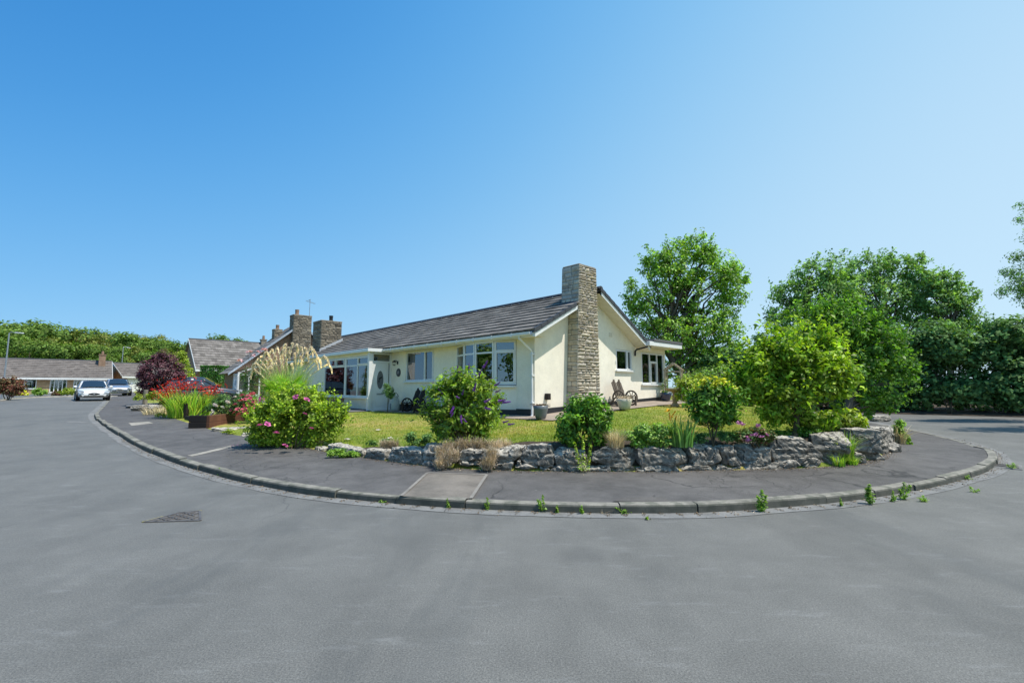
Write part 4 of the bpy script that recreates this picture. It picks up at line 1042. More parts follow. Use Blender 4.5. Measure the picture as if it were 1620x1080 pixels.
# ------------------------------------------------------------------ cars
M_TYRE = m_plain('tyre rubber', (.018, .018, .019), .8); M_RIM = m_plain('alloy rim', (.45, .46, .47), .3, .8)
M_CARGLASS = m_plain('dark car glass', (.02, .028, .032), .04, 0, .05, 2, 1.0, .6); M_LAMP = m_plain('headlamp lens', (.62, .65, .68), .12, .3, .2, 12, 1.0)
M_BLK = m_plain('black car plastic', (.02, .02, .022), .45); M_PLATE = m_plain('white number plate', (.75, .75, .72), .4)
def paint(name, col, metal=.0): return m_plain(name, col, .28, metal, .03, 1, .6, .8)
def make_car(label, col_mat, loc, heading, L=4.25, W=1.78, Ht=1.46, suv=0):
    t = thing('parked_car', label, 'car', loc, heading)
    hl = L / 2; hwid = W / 2; cl = .19 + .06 * suv; belt = .93 + .12 * suv; k = 8
    st = [(-hl, .42, .78, .80), (-hl + .07, .30, .92, .92), (-hl + .35, .24, belt + .03, .985), (-.55, cl, belt + .03, 1.0), (.35, cl, belt, 1.0), (.85, cl, belt - .02, .99),
          (1.35, cl, belt - .10, .975), (hl - .35, .22, belt - .19, .93), (hl - .1, .24, belt - .29, .84), (hl, .32, belt - .40, .74)]
    rings = []
    for (x, zb, zs, wf) in st:
        w_ = hwid * wf; h = zs - zb
        half = [(0, zb), (w_ * .8, zb), (w_ * .97, zb + .1 * h), (w_, zb + .45 * h), (w_ * .985, zb + .72 * h), (w_ * .93, zb + .92 * h), (w_ * .80, zs), (0, zs + .035)]
        rings.append([(x, y, z) for y, z in half] + [(x, -y, z) for y, z in half[-2:0:-1]])
    n = len(rings[0]); vs = [p for r in rings for p in r]; fs = []
    for i in range(len(rings) - 1):
        for j in range(n): fs.append((i * n + j, i * n + (j + 1) % n, (i + 1) * n + (j + 1) % n, (i + 1) * n + j))
    fs.append(tuple(range(n))[::-1]); fs.append(tuple(range((len(rings) - 1) * n, len(rings) * n)))
    # cabin
    rear = -hl + .18 if not suv else -hl + .12
    base = [(rear, .80), (-.6, .87), (.3, .87), (1.02, .78)]
    top = [(rear + .48 - .15 * suv, .60), (-.6, .665), (-.05, .655), (.12, .60)]
    body = MB(); body.add(vs, fs)
    def ring_c(pts, z, dz=0):
        return [(x, y * hwid / .875, z) for x, y in pts] + [(x, -y * hwid / .875, z) for x, y in pts[::-1]]
    midp = [(bx * .45 + tx * .55, by * .45 + ty * .55 + .018) for (bx, by), (tx, ty) in zip(base, top)]
    r0, r1, r2 = ring_c(base, belt - .02), ring_c(midp, belt + (Ht - belt) * .55), ring_c(top, Ht - .045)
    roofp = [(rear + .75, .42), (-.6, .5), (-.15, .48), (0, .42)]; r3 = ring_c(roofp, Ht)
    vv = r0 + r1 + r2 + r3; ff = []
    for q in range(3):
        for j in range(8): ff.append((q * 8 + j, q * 8 + (j + 1) % 8, (q + 1) * 8 + (j + 1) % 8, (q + 1) * 8 + j))
    for a_, b_ in ((0, 1), (1, 2), (2, 3)): ff.append((24 + a_, 24 + b_, 24 + 7 - b_, 24 + 7 - a_))
    body.add(vv, ff)
    bo = body.build('body', col_mat, t, smooth=True)
    md = bo.modifiers.new('smooth', 'SUBSURF'); md.levels = 2; md.render_levels = 2
    # glass
    def lerp(p, q, s): return tuple(a * (1 - s) + b * s for a, b in zip(p, q))
    def gpan(name, A, B, C_, D, off, inset=.06):
        P = [np.array(x) for x in (A, B, C_, D)]; c = sum(P) / 4; o = np.array(off); nu, nv = 6, 4
        P = [c + (x - c) * (1 - inset) for x in P]; g = MB(); V = []
        for v in np.linspace(0, 1, nv + 1):
            for u in np.linspace(0, 1, nu + 1):
                p = (P[0] * (1 - u) + P[1] * u) * (1 - v) + (P[3] * (1 - u) + P[2] * u) * v
                V.append(tuple(p + o * (1 + .9 * (1 - (2 * u - 1)**2))))
        g.add(V, [(j * (nu + 1) + i, j * (nu + 1) + i + 1, (j + 1) * (nu + 1) + i + 1, (j + 1) * (nu + 1) + i) for j in range(nv) for i in range(nu)])
        return g.build(name, M_CARGLASS, t, smooth=True)
    gpan('windscreen', r0[3], r0[4], r2[4], r2[3], (.035, 0, .03), .10)
    gpan('rear_window', r0[0], r0[7], r2[7], r2[0], (-.03, 0, .02), .16)
    for sgn in (1, -1):
        idx = (lambda k_: k_) if sgn == 1 else (lambda k_: 7 - k_)
        gpan('side_window', r0[idx(0)], r0[idx(1)], r2[idx(1)], r2[idx(0)], (0, sgn * .012, .004), .16)
        gpan('side_window', r0[idx(1)], r0[idx(2)], r2[idx(2)], r2[idx(1)], (0, sgn * .014, .004), .10)
        gpan('side_window', r0[idx(2)], lerp(r0[idx(2)], r0[idx(3)], .82), lerp(r2[idx(2)], r2[idx(3)], .7), r2[idx(2)], (0, sgn * .014, .004), .16)
        mr = MB(); mr.lathe([(.02, -.11), (.075, -.07), (.085, 0), (.07, .07), (.02, .1)], (.72, sgn * (hwid + .08), belt + .06), 10, 'y'); mr.build('mirror', col_mat, t, smooth=True)
        hlp = MB(); z0 = belt - .36
        hlp.add([(hl - .30, sgn * hwid * .90, z0 + .17), (hl - .08, sgn * hwid * .62, z0 + .10), (hl - .03, sgn * hwid * .56, z0 + .00), (hl - .10, sgn * hwid * .80, z0 - .02), (hl - .30, sgn * hwid * .925, z0 + .06)], [(0, 1, 2, 3, 4)])
        hlp.add([(hl - .22, sgn * hwid * .93, z0 + .19), (hl + .0, sgn * hwid * .64, z0 + .12), (hl + .04, sgn * hwid * .56, z0 + .00), (hl - .02, sgn * hwid * .84, z0 - .03), (hl - .24, sgn * hwid * .96, z0 + .06)], [(0, 1, 2, 3, 4)])
        hlp.build('headlight', M_LAMP, t)
        for xw in (hl - .82, -hl + .78):
            wm = MB(); wm.lathe([(.20, -.11), (.30, -.115), (.325, -.09), (.33, 0), (.325, .09), (.30, .115), (.20, .11)], (0, 0, 0), 24, 'y', cap=False)
            wo_ = wm.build('wheel', M_TYRE, t, (xw, sgn * (hwid - .085), .325), smooth=True)
            rm = MB(); rm.lathe([(.21, .07), (.20, .10), (.06, .085)] if sgn > 0 else [(.21, -.07), (.20, -.10), (.06, -.085)], (0, 0, 0), 20, 'y')
            for q in range(5):
                a_ = q * 2 * PI / 5; rm.tube([(.04 * math.cos(a_), sgn * .10, .04 * math.sin(a_)), (.205 * math.cos(a_), sgn * .105, .205 * math.sin(a_))], .028, 6)
            rm.build('rim', M_RIM, wo_)
            ar = MB(); ar.lathe([(.37, -.02), (.37, .02), (.30, .02), (.30, -.02)], (xw, sgn * (hwid - .012), .34), 24, 'y', cap=False); ar.build('wheel_arch', M_BLK, t)
    z0 = belt - .45
    gr = MB(); gr.prism([(.30 * math.cos(a_) * (1.0), z0 + .085 * math.sin(a_)) for a_ in np.linspace(0, 2 * PI, 17)[:-1]], hl - .02, hl + .035, lambda a, n_, z: (n_, a, z)); gr.build('grille', M_BLK, t)
    bd = MB(); bd.lathe([(.045, hl + .03), (.045, hl + .045)], (0, 0, z0), 14, 'x'); bd.build('badge', M_RIM, t)
    lo = MB(); lo.prism([(-.58, z0 - .20), (.58, z0 - .20), (.5, z0 - .11), (-.5, z0 - .11)], hl - .10, hl + .012, lambda a, n_, z: (n_, a, z)); lo.build('air_intake', M_BLK, t, bevel=.01)
    for sgn in (1, -1):
        fo = MB(); fo.prism([(sgn * .60, z0 - .17), (sgn * .76, z0 - .15), (sgn * .76, z0 - .06), (sgn * .66, z0 - .06)], hl - .22, hl - .04, lambda a, n_, z: (n_, a, z)); fo.build('fog_lamp', M_BLK, t)
    npq = MB(); npq.box(hl + .012, hl + .03, -.26, .26, z0 - .235 + .12, z0 - .235 + .23 - .02); npq.build('number_plate', M_PLATE, t)
    return t
hd_road = math.atan2(-.72561, .6881)     # towards the camera along the road
p = at(146, 628, 32.0); q = at(146, 634, 31.5)
q = at(145, 634, 34.0); make_car('white hatchback parked by the kerb facing the camera', paint('white car paint', (.80, .80, .80)), (q[0], q[1], road_z(q[0], q[1]) + .0), hd_road + .03)
q = at(184, 625, 44)
make_car('silver grey car parked behind the white hatchback', paint('silver car paint', (.42, .46, .52), .5), (q[0], 44.0, road_z(q[0], 44.0)), hd_road + .05, 4.4, 1.84, 1.6, 1)
hd_dr = math.atan2(.688, .7256)
p = np.array([-18.9, 27.6]); make_car('near dark blue car on the drive behind the red flowers', paint('dark blue car paint', (.018, .022, .035), .3), (p[0], p[1], gz(*p) + .04), hd_dr)
p = np.array([-20.3, 29.9]); make_car('dark grey estate car on the drive beyond the near dark car', paint('charcoal car paint', (.05, .055, .062), .4), (p[0], p[1], gz(*p) + .04), hd_dr, 4.5, 1.82, 1.66, 1)

# ------------------------------------------------------------------ street lamps
def lamp_post(label, px0, py0, Y, h, dirx=1, rot=0):
    b0 = at(px0, py0, Y); z = road_z(b0[0], b0[1]) + .05
    t = thing('street_lamp', label, 'street lamp', (b0[0], b0[1], z), rot)
    m = MB(); m.tube([(0, 0, -.1), (0, 0, 1.1), (0, 0, 1.15), (0, 0, h)], [.085, .085, .055, .04], 12); m.build('pole', MT['grey'], t)
    m = MB(); m.tube([(0, 0, h - .02), (.1, 0, h + .06), (.75, 0, h + .03)], .028, 8); m.build('arm', MT['grey'], t)
    m = MB(); m.hexa([(.5, -.1, h - .02), (1.15, -.07, h - .05), (1.15, .07, h - .05), (.5, .1, h - .02), (.5, -.09, h + .08), (1.1, -.06, h + .03), (1.1, .06, h + .03), (.5, .09, h + .08)])
    m.build('lantern', m_plain('pale lantern shell ' + label[:5], (.55, .57, .58), .4), t, bevel=.02)
    m = MB(); m.box(.045, .075, -.06, .06, .35, .85); m.build('access_door', MT['felt'], t)
lamp_post('grey street lamp standing at the verge on the far left', 4, 625, 36, 5.1, 1, 0)
lamp_post('distant thin street lamp rising beside the garage roof', 189, 622, 58, 5.6, 1, 1.6)

# ------------------------------------------------------------------ garden furniture
def cart_wheel(parent, c, r, mat, ax='x'):
    """wagon wheel in the plane across local x"""
    m = MB(); n = 26
    vs = []; fs = []
    for k in range(n):
        a_ = 2 * PI * k / n
        for (rr_, dx) in ((r, -.022), (r, .022), (r - .055, .022), (r - .055, -.022)):
            vs.append((c[0] + dx, c[1] + rr_ * math.cos(a_), c[2] + rr_ * math.sin(a_)))
    for k in range(n):
        for j in range(4): fs.append((k * 4 + j, k * 4 + (j + 1) % 4, ((k + 1) % n) * 4 + (j + 1) % 4, ((k + 1) % n) * 4 + j))
    m.add(vs, fs)
    m.lathe([(.05, -.05), (.06, -.02), (.06, .02), (.05, .05)], c, 12, 'x')
    for k in range(10):
        a_ = 2 * PI * k / 10; m.tube([(c[0], c[1] + .04 * math.cos(a_), c[2] + .04 * math.sin(a_)), (c[0], c[1] + (r - .04) * math.cos(a_), c[2] + (r - .04) * math.sin(a_))], [.02, .014], 6)
    return m.build('cart_wheel', mat, parent)
def cart_bench(label, u, v, rot, mat, z, backs=2, W=1.0):
    p_ = hw(u, v, z); t = thing('wheel_bench', label, 'garden bench', p_, HROT + rot); t.scale = (.84, .84, .88)
    # local: x along the bench, -y the way it faces
    s = MB()
    for k in range(4): s.box(-W / 2, W / 2, -.36 + k * .115, -.36 + k * .115 + .1, .36, .39)
    s.build('seat', mat, t)
    for k in range(backs):
        x0 = -W / 2 + .04 + k * (W - .08) / backs; x1 = x0 + (W - .08) / backs - .05
        m = MB(); nb = 3
        for j in range(nb):
            a0 = x0 + (x1 - x0) * j / nb + .006; a1 = x0 + (x1 - x0) * (j + 1) / nb - .006
            t0 = 1.02 - .10 * abs((j + .5) / nb - .5) * 2; t1 = t0
            tl = t0 - (.07 if j == 0 else 0); tr = t0 - (.07 if j == nb - 1 else 0)
            m.hexa([(a0, .08, .30), (a1, .08, .30), (a1, .11, .30), (a0, .11, .30), (a0, .30, tl), (a1, .30, tr), (a1, .33, tr), (a0, .33, tl)])
        m.hexa([(x0, .16, .52), (x1, .16, .52), (x1, .19, .52), (x0, .19, .52), (x0, .185, .62), (x1, .185, .62), (x1, .215, .62), (x0, .215, .62)])
        m.build('backrest', mat, t)
    for sx in (-1, 1):
        cart_wheel(t, (sx * (W / 2 + .05), -.08, .30), .30, mat)
        m = MB(); m.box(sx * (W / 2 - .02) - .03, sx * (W / 2 - .02) + .03, -.36, -.30, 0, .36); m.build('leg', mat, t)
        m = MB(); m.hexa([(sx * (W / 2 - .02) - .03, .10, .36), (sx * (W / 2 - .02) + .03, .10, .36), (sx * (W / 2 - .02) + .03, .05, .36), (sx * (W / 2 - .02) - .03, .05, .36), (sx * (W / 2 - .02) - .03, .5, .0), (sx * (W / 2 - .02) + .03, .5, .0), (sx * (W / 2 - .02) + .03, .43, 0), (sx * (W / 2 - .02) - .03, .43, 0)]); m.build('leg', mat, t)
    return t
hwz = lambda u, v: gz(*hw(u, v)[:2]) + .03
# facing out of the gable means local -y towards +x_house: rotate by +90 degrees
cart_bench('weathered brown cart wheel bench with two tall plank backs by the sunny gable', -.55, 3.82, PI / 2, m_wood('brown grey bench wood', (.085, .066, .05), (.17, .138, .11), 5, .9), hwz(-.55, 3.82), 2, .82)
cart_bench('dark cart wheel bench against the shaded front wall near the door', 5.75, -.52, 0, MT['blackwood'], hwz(5.75, -.52), 2, 1.0)
def pot_mesh(r, h, mat, parent, rim=.02, base=.62):
    m = MB(); m.lathe([(r * base, 0), (r * (base + .16), h * .3), (r * .93, h * .7), (r, h), (r - rim, h), (r - rim, h - .04), (.01, h - .05)], (0, 0, 0), 24)
    return m.build('pot', mat, parent, smooth=True)
# ------------------------------------------------------------------ foliage
def unit(a): return a / (np.linalg.norm(a, axis=-1, keepdims=True) + 1e-9)
def leaf_quads(Cn, Nn, size, aspect, rs, fold=.16, hang=0.0):
    n = len(Cn); Nn = unit(Nn)
    r = unit(rs.normal(size=(n, 3))); r[:, 2] -= hang
    t = unit(r - Nn * np.sum(r * Nn, axis=1, keepdims=True)); s = np.cross(Nn, t)
    L = (size * rs.uniform(.65, 1.3, n))[:, None]; W = L * aspect * .5
    V = np.empty((n, 4, 3))
    V[:, 0] = Cn - t * L * .5; V[:, 2] = Cn + t * L * .5 - Nn * L * .1
    V[:, 1] = Cn + s * W + Nn * W * fold * 2 + t * L * .05; V[:, 3] = Cn - s * W + Nn * W * fold * 2 + t * L * .05
    return V.reshape(-1, 3), np.arange(n * 4).reshape(n, 4)
def clumps(lobes, clump, rs, dens=1.0, inner=.55):
    """clump centres through the outer part of each lobe's volume; returns centres and outward directions"""
    C_, D_ = [], []
    for c, r in lobes:
        c = np.array(c); r = np.array(r, float)
        area = 4 * PI * ((r[0] * r[1])**1.6 / 3 + (r[0] * r[2])**1.6 / 3 + (r[1] * r[2])**1.6 / 3)**(1 / 1.6)
        k = max(4, int(dens * area / (clump * clump * 1.9)))
        d = unit(rs.normal(size=(k, 3)))
        f = rs.uniform(inner**2, 1.0, k)**.5 * (1 + .16 * np.array([mnoise.noise(Vector(x * 2.1 + c[0])) for x in d]))
        f = np.maximum(.1, f - clump / np.mean(r) * .45)
        C_.append(c + d * r * f[:, None]); D_.append(d)
    return np.concatenate(C_), np.concatenate(D_)
def foliage(name, lobes, n, size, aspect=.5, clump=.2, seed=1, out=.7, up=.6, rnd=.8, flat=.8, dens=1.0, inner=.55, zmin=None, hang=0.0, fold=.16, shoots=0, slen=.4, holes=0, hrad=.3):
    rs = np.random.RandomState(seed)
    Cc, Dd = clumps(lobes, clump, rs, dens, inner)
    i = rs.randint(0, len(Cc), n)
    o = unit(rs.normal(size=(n, 3))) * (rs.uniform(0, 1, n)**.45)[:, None] * clump * rs.uniform(.7, 1.25, len(Cc))[i][:, None]; o[:, 2] *= flat
    P = Cc[i] + o
    N = out * Dd[i] + .8 * unit(o) * out + up * np.array([0, 0, 1]) + rnd * rs.normal(size=(n, 3)) * .6
    if shoots:                      # loose sprays breaking the outline
        j = rs.randint(0, len(Cc), shoots * 3); j = j[Dd[j][:, 2] > -.25][:shoots]; kk = 11
        dr = unit(Dd[j] + np.array([0, 0, .75]) + rs.normal(size=(len(j), 3)) * .35); L = slen * rs.uniform(.5, 1.25, len(j))
        tt_ = np.linspace(.1, 1, kk)
        Ps = (Cc[j][:, None, :] + dr[:, None, :] * (clump * .5 + L[:, None, None] * tt_[None, :, None]) + rs.normal(size=(len(j), kk, 3)) * size * .42).reshape(-1, 3)
        P = np.concatenate([P, Ps]); N = np.concatenate([N, rs.normal(size=Ps.shape) * .7 + np.array([0, 0, .8])])
    if zmin is not None:
        k = P[:, 2] > zmin; P, N = P[k], N[k]
    if holes:                       # gaps where one sees into the plant
        Hc = Cc[rs.randint(0, len(Cc), holes)] + rs.normal(size=(holes, 3)) * clump * .5
        keep = np.ones(len(P), bool)
        for h in Hc: keep &= ~((np.linalg.norm((P - h) * np.array([1, 1, 1.35]), axis=1) < hrad * rs.uniform(.6, 1.2)) & (rs.uniform(size=len(P)) < .85))
        P, N = P[keep], N[keep]
    V, Fc = leaf_quads(P, N, size, aspect, rs, fold, hang)
    return V, Fc, Cc
def PL(lst, Y, dep=.85):
    """lobes given by where they show in the photograph, at real depth Y (+ own offset), radii scaled to metres"""
    out = []
    for l in lst:
        px, py, rx, ry = l[:4]; yy = Y + (l[4] if len(l) > 4 else 0); c = at(px, py, yy); k = yy / F
        out.append((c, (rx * k, min(rx, ry) * k * dep if len(l) < 6 else l[5], ry * k)))
    return out
def curve(a, b, sag, n=5, rs=None, wob=.0):
    a, b = np.array(a, float), np.array(b, float); P = []
    for t in np.linspace(0, 1, n):
        p = a * (1 - t) + b * t; p = p + np.array([0, 0, 1]) * sag * 4 * t * (1 - t)
        if rs is not None and 0 < t < 1: p = p + rs.normal(size=3) * wob
        P.append(p)
    return P
def tree(name, label, cat, base, lobes, n, size, mat, seed=1, tr=.2, limbs=10, fork=.4, group=None, clump=.5, trunks=1, barkmat='bark', part='crown', tname='trunk', **kw):
    rs = np.random.RandomState(seed + 500); base = np.array(base, float)
    t = thing(name, label, cat, base, 0, group)
    V, Fc, Cc = foliage(part, lobes, n, size, clump=clump, seed=seed, **kw)
    obj(part, mesh(part, V - base, Fc), mat, t)
    top = max(c[2] + r[2] for c, r in lobes); mean = np.mean([c for c, r in lobes], axis=0)
    m = MB()
    H = top - base[2]
    for k in range(trunks):
        foot = np.array([rs.normal() * tr * .9 * (trunks > 1), rs.normal() * tr * .9 * (trunks > 1), -.15])
        fk = np.array([(mean[0] - base[0]) * .45 + rs.normal() * .08 * H * (trunks > 1), (mean[1] - base[1]) * .45 + rs.normal() * .05 * H * (trunks > 1), H * fork])
        tp = np.array([(mean[0] - base[0]) * .9 + rs.normal() * .05 * H, (mean[1] - base[1]) * .9, H * .86])
        m.tube([foot, foot * .5 + np.array([0, 0, H * .03]), foot * .3 + fk * .5 + rs.normal(size=3) * tr * .25, fk, fk * .5 + tp * .5 + rs.normal(size=3) * tr * .5, tp], [tr * 1.35, tr * 1.02, tr * .88, tr * .72, tr * .42, tr * .12], 9)
        idx = rs.choice(len(Cc), min(len(Cc), limbs), replace=False)
        for i in idx:
            e = Cc[i] - base                     # limbs leave the trunk at their own heights
            zs = min(max(e[2] * rs.uniform(.35, .72), .1), tp[2] * .9)
            if zs < fk[2]: st = fk * (zs / fk[2])
            else: st = fk + (tp - fk) * ((zs - fk[2]) / (tp[2] - fk[2])) * np.array([.9, .9, 1])
            P = curve(st, e * .97 + st * .03, .09 * np.linalg.norm(e - st), 5, rs, .02 * np.linalg.norm(e - st))
            m.tube(P, list(np.linspace(tr * .38, tr * .07, 5)), 6)
    m.build(tname, MT[barkmat], t, smooth=True)
    return t
def shrub(name, label, cat, base, lobes, n, size, mat, seed=1, stems=7, sr=.014, group=None, clump=.15, **kw):
    rs = np.random.RandomState(seed + 900); base = np.array(base, float)
    t = thing(name, label, cat, base, 0, group)
    V, Fc, Cc = foliage('foliage', lobes, n, size, clump=clump, seed=seed, zmin=base[2] - .02, **kw)
    obj('foliage', mesh('foliage', V - base, Fc), mat, t)
    if stems:
        m = MB()
        for i in rs.choice(len(Cc), min(len(Cc), stems), replace=False):
            e = Cc[i] - base
            m.tube(curve((rs.normal() * sr * 4, rs.normal() * sr * 4, -.05), e, .05, 5, rs, .02), list(np.linspace(sr, sr * .35, 5)), 6)
        m.build('stem', MT['stem'], t, smooth=True)
    t['_c'] = 0
    del t['_c']
    return t, Cc
def blades(P0, H, Wd, lean, rs, seg=4, curl=1.0):
    """tapering curved blades from points P0 (n,3): heights H, widths Wd, lean (n,2) horizontal reach"""
    n = len(P0); V = np.empty((n, seg * 2 + 1, 3)); az = np.arctan2(lean[:, 1], lean[:, 0]) + PI / 2 + rs.normal(size=n) * .5
    side = np.stack([np.cos(az), np.sin(az), np.zeros(n)], 1)
    for k in range(seg + 1):
        s = k / seg; reach = s**(1.0 + curl)
        c = P0 + np.concatenate([lean * reach, (H * (s - .28 * curl * s**3 * np.minimum(1, np.linalg.norm(lean, axis=1) / (H + 1e-6))))[:, None]], 1)
        wd = (Wd * (1 - s**1.8) * .5)[:, None]
        if k < seg: V[:, 2 * k] = c - side * wd; V[:, 2 * k + 1] = c + side * wd
        else: V[:, 2 * seg] = c
    q = []
    o = (np.arange(n) * (seg * 2 + 1))[:, None]
    for k in range(seg - 1): q.append(o + np.array([[2 * k, 2 * k + 1, 2 * k + 3, 2 * k + 2]]))
    quads = np.concatenate(q); tri = o + np.array([[2 * seg - 2, 2 * seg - 1, 2 * seg, 2 * seg]])
    return V.reshape(-1, 3), quads, tri
def blade_mesh(name, P0, H, Wd, lean, rs, seg=4, curl=1.0):
    V, q, t = blades(P0, H, Wd, lean, rs, seg, curl)
    k = len(q) * 4; tr3 = t[:, :3]
    me = bpy.data.meshes.new(name); me.vertices.add(len(V)); me.vertices.foreach_set('co', V.astype(np.float32).ravel())
    me.loops.add(k + len(tr3) * 3); me.loops.foreach_set('vertex_index', np.concatenate([q.ravel(), tr3.ravel()]).astype(np.int32))
    me.polygons.add(len(q) + len(tr3)); me.polygons.foreach_set('loop_start', np.concatenate([np.arange(0, k, 4), k + np.arange(0, len(tr3) * 3, 3)]).astype(np.int32))
    me.update(calc_edges=True); return me
def tuft(name, label, cat, base, R, n, h, wd, mat, seed=1, spread=.5, curl=1.0, group=None, part='blades'):
    rs = np.random.RandomState(seed); base = np.array(base, float)
    t = thing(name, label, cat, base, 0, group)
    a = rs.uniform(0, 2 * PI, n); r = R * rs.uniform(0, 1, n)**.5
    P0 = np.stack([r * np.cos(a), r * np.sin(a), np.full(n, -.02)], 1)
    H = h * rs.uniform(.55, 1.1, n); aa = a + rs.normal(size=n) * .7; ln = (H * spread * rs.uniform(.1, 1.1, n))
    lean = np.stack([ln * np.cos(aa), ln * np.sin(aa)], 1)
    obj(part, blade_mesh(part, P0, H, wd * rs.uniform(.6, 1.2, n), lean, rs, 4, curl), mat, t)
    return t
def place_parts(name, me, mat, parent, pts, rs, s0=.8, s1=1.2, tilt=.5, up=None):
    """copies of one small mesh as separate parts of parent, at points relative to it"""
    for i, p in enumerate(pts):
        o = obj(name, me, mat, parent, p)
        o.scale = (rs.uniform(s0, s1),) * 3; o.rotation_euler = (rs.normal() * tilt, rs.normal() * tilt, rs.uniform(0, 6.28))
def petal_mesh(name, rings, seed=1):
    """open flower: rings of petals [(count, length, width, elevation)]"""
    rs = np.random.RandomState(seed); V = []; Fs = []
    for (k, L, W, el) in rings:
        for i in range(k):
            a = 2 * PI * i / k + rs.normal() * .15; e = el + rs.normal() * .12
            d = np.array([math.cos(a) * math.cos(e), math.sin(a) * math.cos(e), math.sin(e)]); s = np.array([-math.sin(a), math.cos(a), 0]); u = np.cross(d, s) * -1
            b = len(V)
            V += [d * .05 * L, d * L * .55 + s * W * .5 + u * .0, d * L + u * W * .15 + s * W * .28, d * L + u * W * .15 - s * W * .28, d * L * .55 - s * W * .5]
            Fs.append((b, b + 1, b + 2, b + 3, b + 4))
    return mesh(name, V, Fs)
LF = {}
LF['wood'] = m_leaf('woodland leaves', [(.032, .062, .014), (.06, .10, .02), (.09, .13, .026), (.045, .08, .018)], .3, None, .7, .15)
LF['wood2'] = m_leaf('olive woodland leaves', [(.055, .072, .018), (.09, .108, .025), (.12, .125, .032), (.065, .085, .02)], .3, None, .7, .15)
LF['ash'] = m_leaf('ash leaves', [(.055, .11, .016), (.105, .18, .024), (.165, .24, .034), (.075, .135, .02)], .42)
LF['far'] = m_leaf('cool tree leaves', [(.048, .095, .03), (.09, .155, .05), (.15, .22, .08), (.06, .11, .036)], .4, None, .6, .2)
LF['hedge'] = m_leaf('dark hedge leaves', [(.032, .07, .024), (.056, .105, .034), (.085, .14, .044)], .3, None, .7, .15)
LF['hedge2'] = m_leaf('pale climber leaves', [(.06, .11, .025), (.10, .17, .04), (.15, .2, .06)], .35)
LF['bright'] = m_leaf('bright broad leaves', [(.065, .115, .012), (.11, .17, .016), (.18, .225, .022), (.075, .125, .014)], .42, None, .5, .3)
LF['bright2'] = m_leaf('mid green broad leaves', [(.032, .08, .013), (.058, .12, .017), (.09, .155, .022)], .4, None, .5, .3)
LF['laurel'] = m_leaf('glossy dark leaves', [(.03, .075, .010), (.055, .12, .014), (.11, .19, .02), (.035, .085, .012)], .3, None, .42, .3)
LF['gold'] = m_leaf('yellow new leaves', [(.30, .30, .03), (.38, .34, .035), (.22, .26, .03), (.42, .33, .04)], .35)
LF['rugosa'] = m_leaf('yellow green rose leaves', [(.09, .145, .014), (.15, .205, .02), (.21, .25, .026), (.11, .16, .018), (.06, .10, .012)], .38, None, .5, .35)
LF['budd'] = m_leaf('buddleia leaves', [(.06, .115, .014), (.105, .17, .018), (.17, .22, .024), (.045, .085, .012), (.13, .14, .03)], .4)
LF['purple'] = m_leaf('purple shrub leaves', [(.030, .012, .016), (.055, .02, .026), (.085, .035, .04), (.022, .010, .014)], .18, (1.4, .8, .9), .5)
LF['redb'] = m_leaf('dark red shrub leaves', [(.06, .02, .014), (.10, .035, .02), (.07, .05, .02), (.05, .06, .02)], .25, (1.4, .9, .6), .6)
LF['lime'] = m_leaf('lime leaves', [(.11, .15, .016), (.18, .205, .022), (.08, .12, .014)], .35)
LF['conifer'] = m_leaf('clipped conifer', [(.02, .065, .012), (.035, .095, .016), (.05, .12, .02)], .2)
LF['cover'] = m_leaf('ground cover leaves', [(.07, .13, .03), (.12, .19, .035), (.17, .24, .045), (.06, .11, .02)], .35)
LF['weed'] = m_leaf('weed leaves', [(.07, .125, .018), (.10, .165, .022), (.14, .19, .035)], .35)
LF['fern'] = m_leaf('red green leaves', [(.09, .03, .02), (.06, .09, .02), (.04, .07, .018)], .3)
BL = {}
BL['croc'] = m_blades('sword leaves', [(.07, .155, .018), (.13, .23, .025), (.2, .27, .03), (.3, .29, .06)], .38)
BL['iris'] = m_blades('iris leaves', [(.045, .10, .025), (.07, .14, .03), (.10, .16, .04)], .3)
BL['dry'] = m_blades('dry straw', [(.25, .20, .12), (.32, .26, .17), (.2, .16, .10)], .25)
BL['lav'] = m_blades('dead lavender', [(.24, .19, .14), (.33, .265, .2), (.18, .15, .115), (.29, .225, .18)], .2)
BL['grass'] = m_lawnblade()
BL['stipa'] = m_blades('green grass stems', [(.12, .19, .05), (.18, .24, .08), (.26, .27, .10)], .35)
BL['plume'] = m_blades('cream plume', [(.42, .37, .28), (.47, .42, .32), (.36, .31, .22)], .55, (1.0, .98, .85))
BL['palm'] = m_blades('palm leaf', [(.07, .15, .018), (.13, .23, .025), (.20, .28, .03)], .38)
LEAFK = 1.05
FL = {k: m_leaf('petals ' + k, v, .3, (1.2, 1.0, 1.0), .6, .2) for k, v in dict(red=[(.55, .025, .015), (.68, .05, .02), (.42, .015, .015)], pink=[(.85, .58, .58), (.80, .48, .50), (.88, .68, .66)], magenta=[(.5, .09, .26), (.6, .16, .36)], purple=[(.20, .06, .34), (.28, .10, .42), (.15, .04, .26)],
      white=[(.8, .8, .74), (.75, .7, .62)], orange=[(.8, .36, .02), (.85, .5, .03)], rose=[(.62, .10, .16), (.72, .2, .25)], lilac=[(.42, .16, .32), (.5, .22, .4)]).items()}

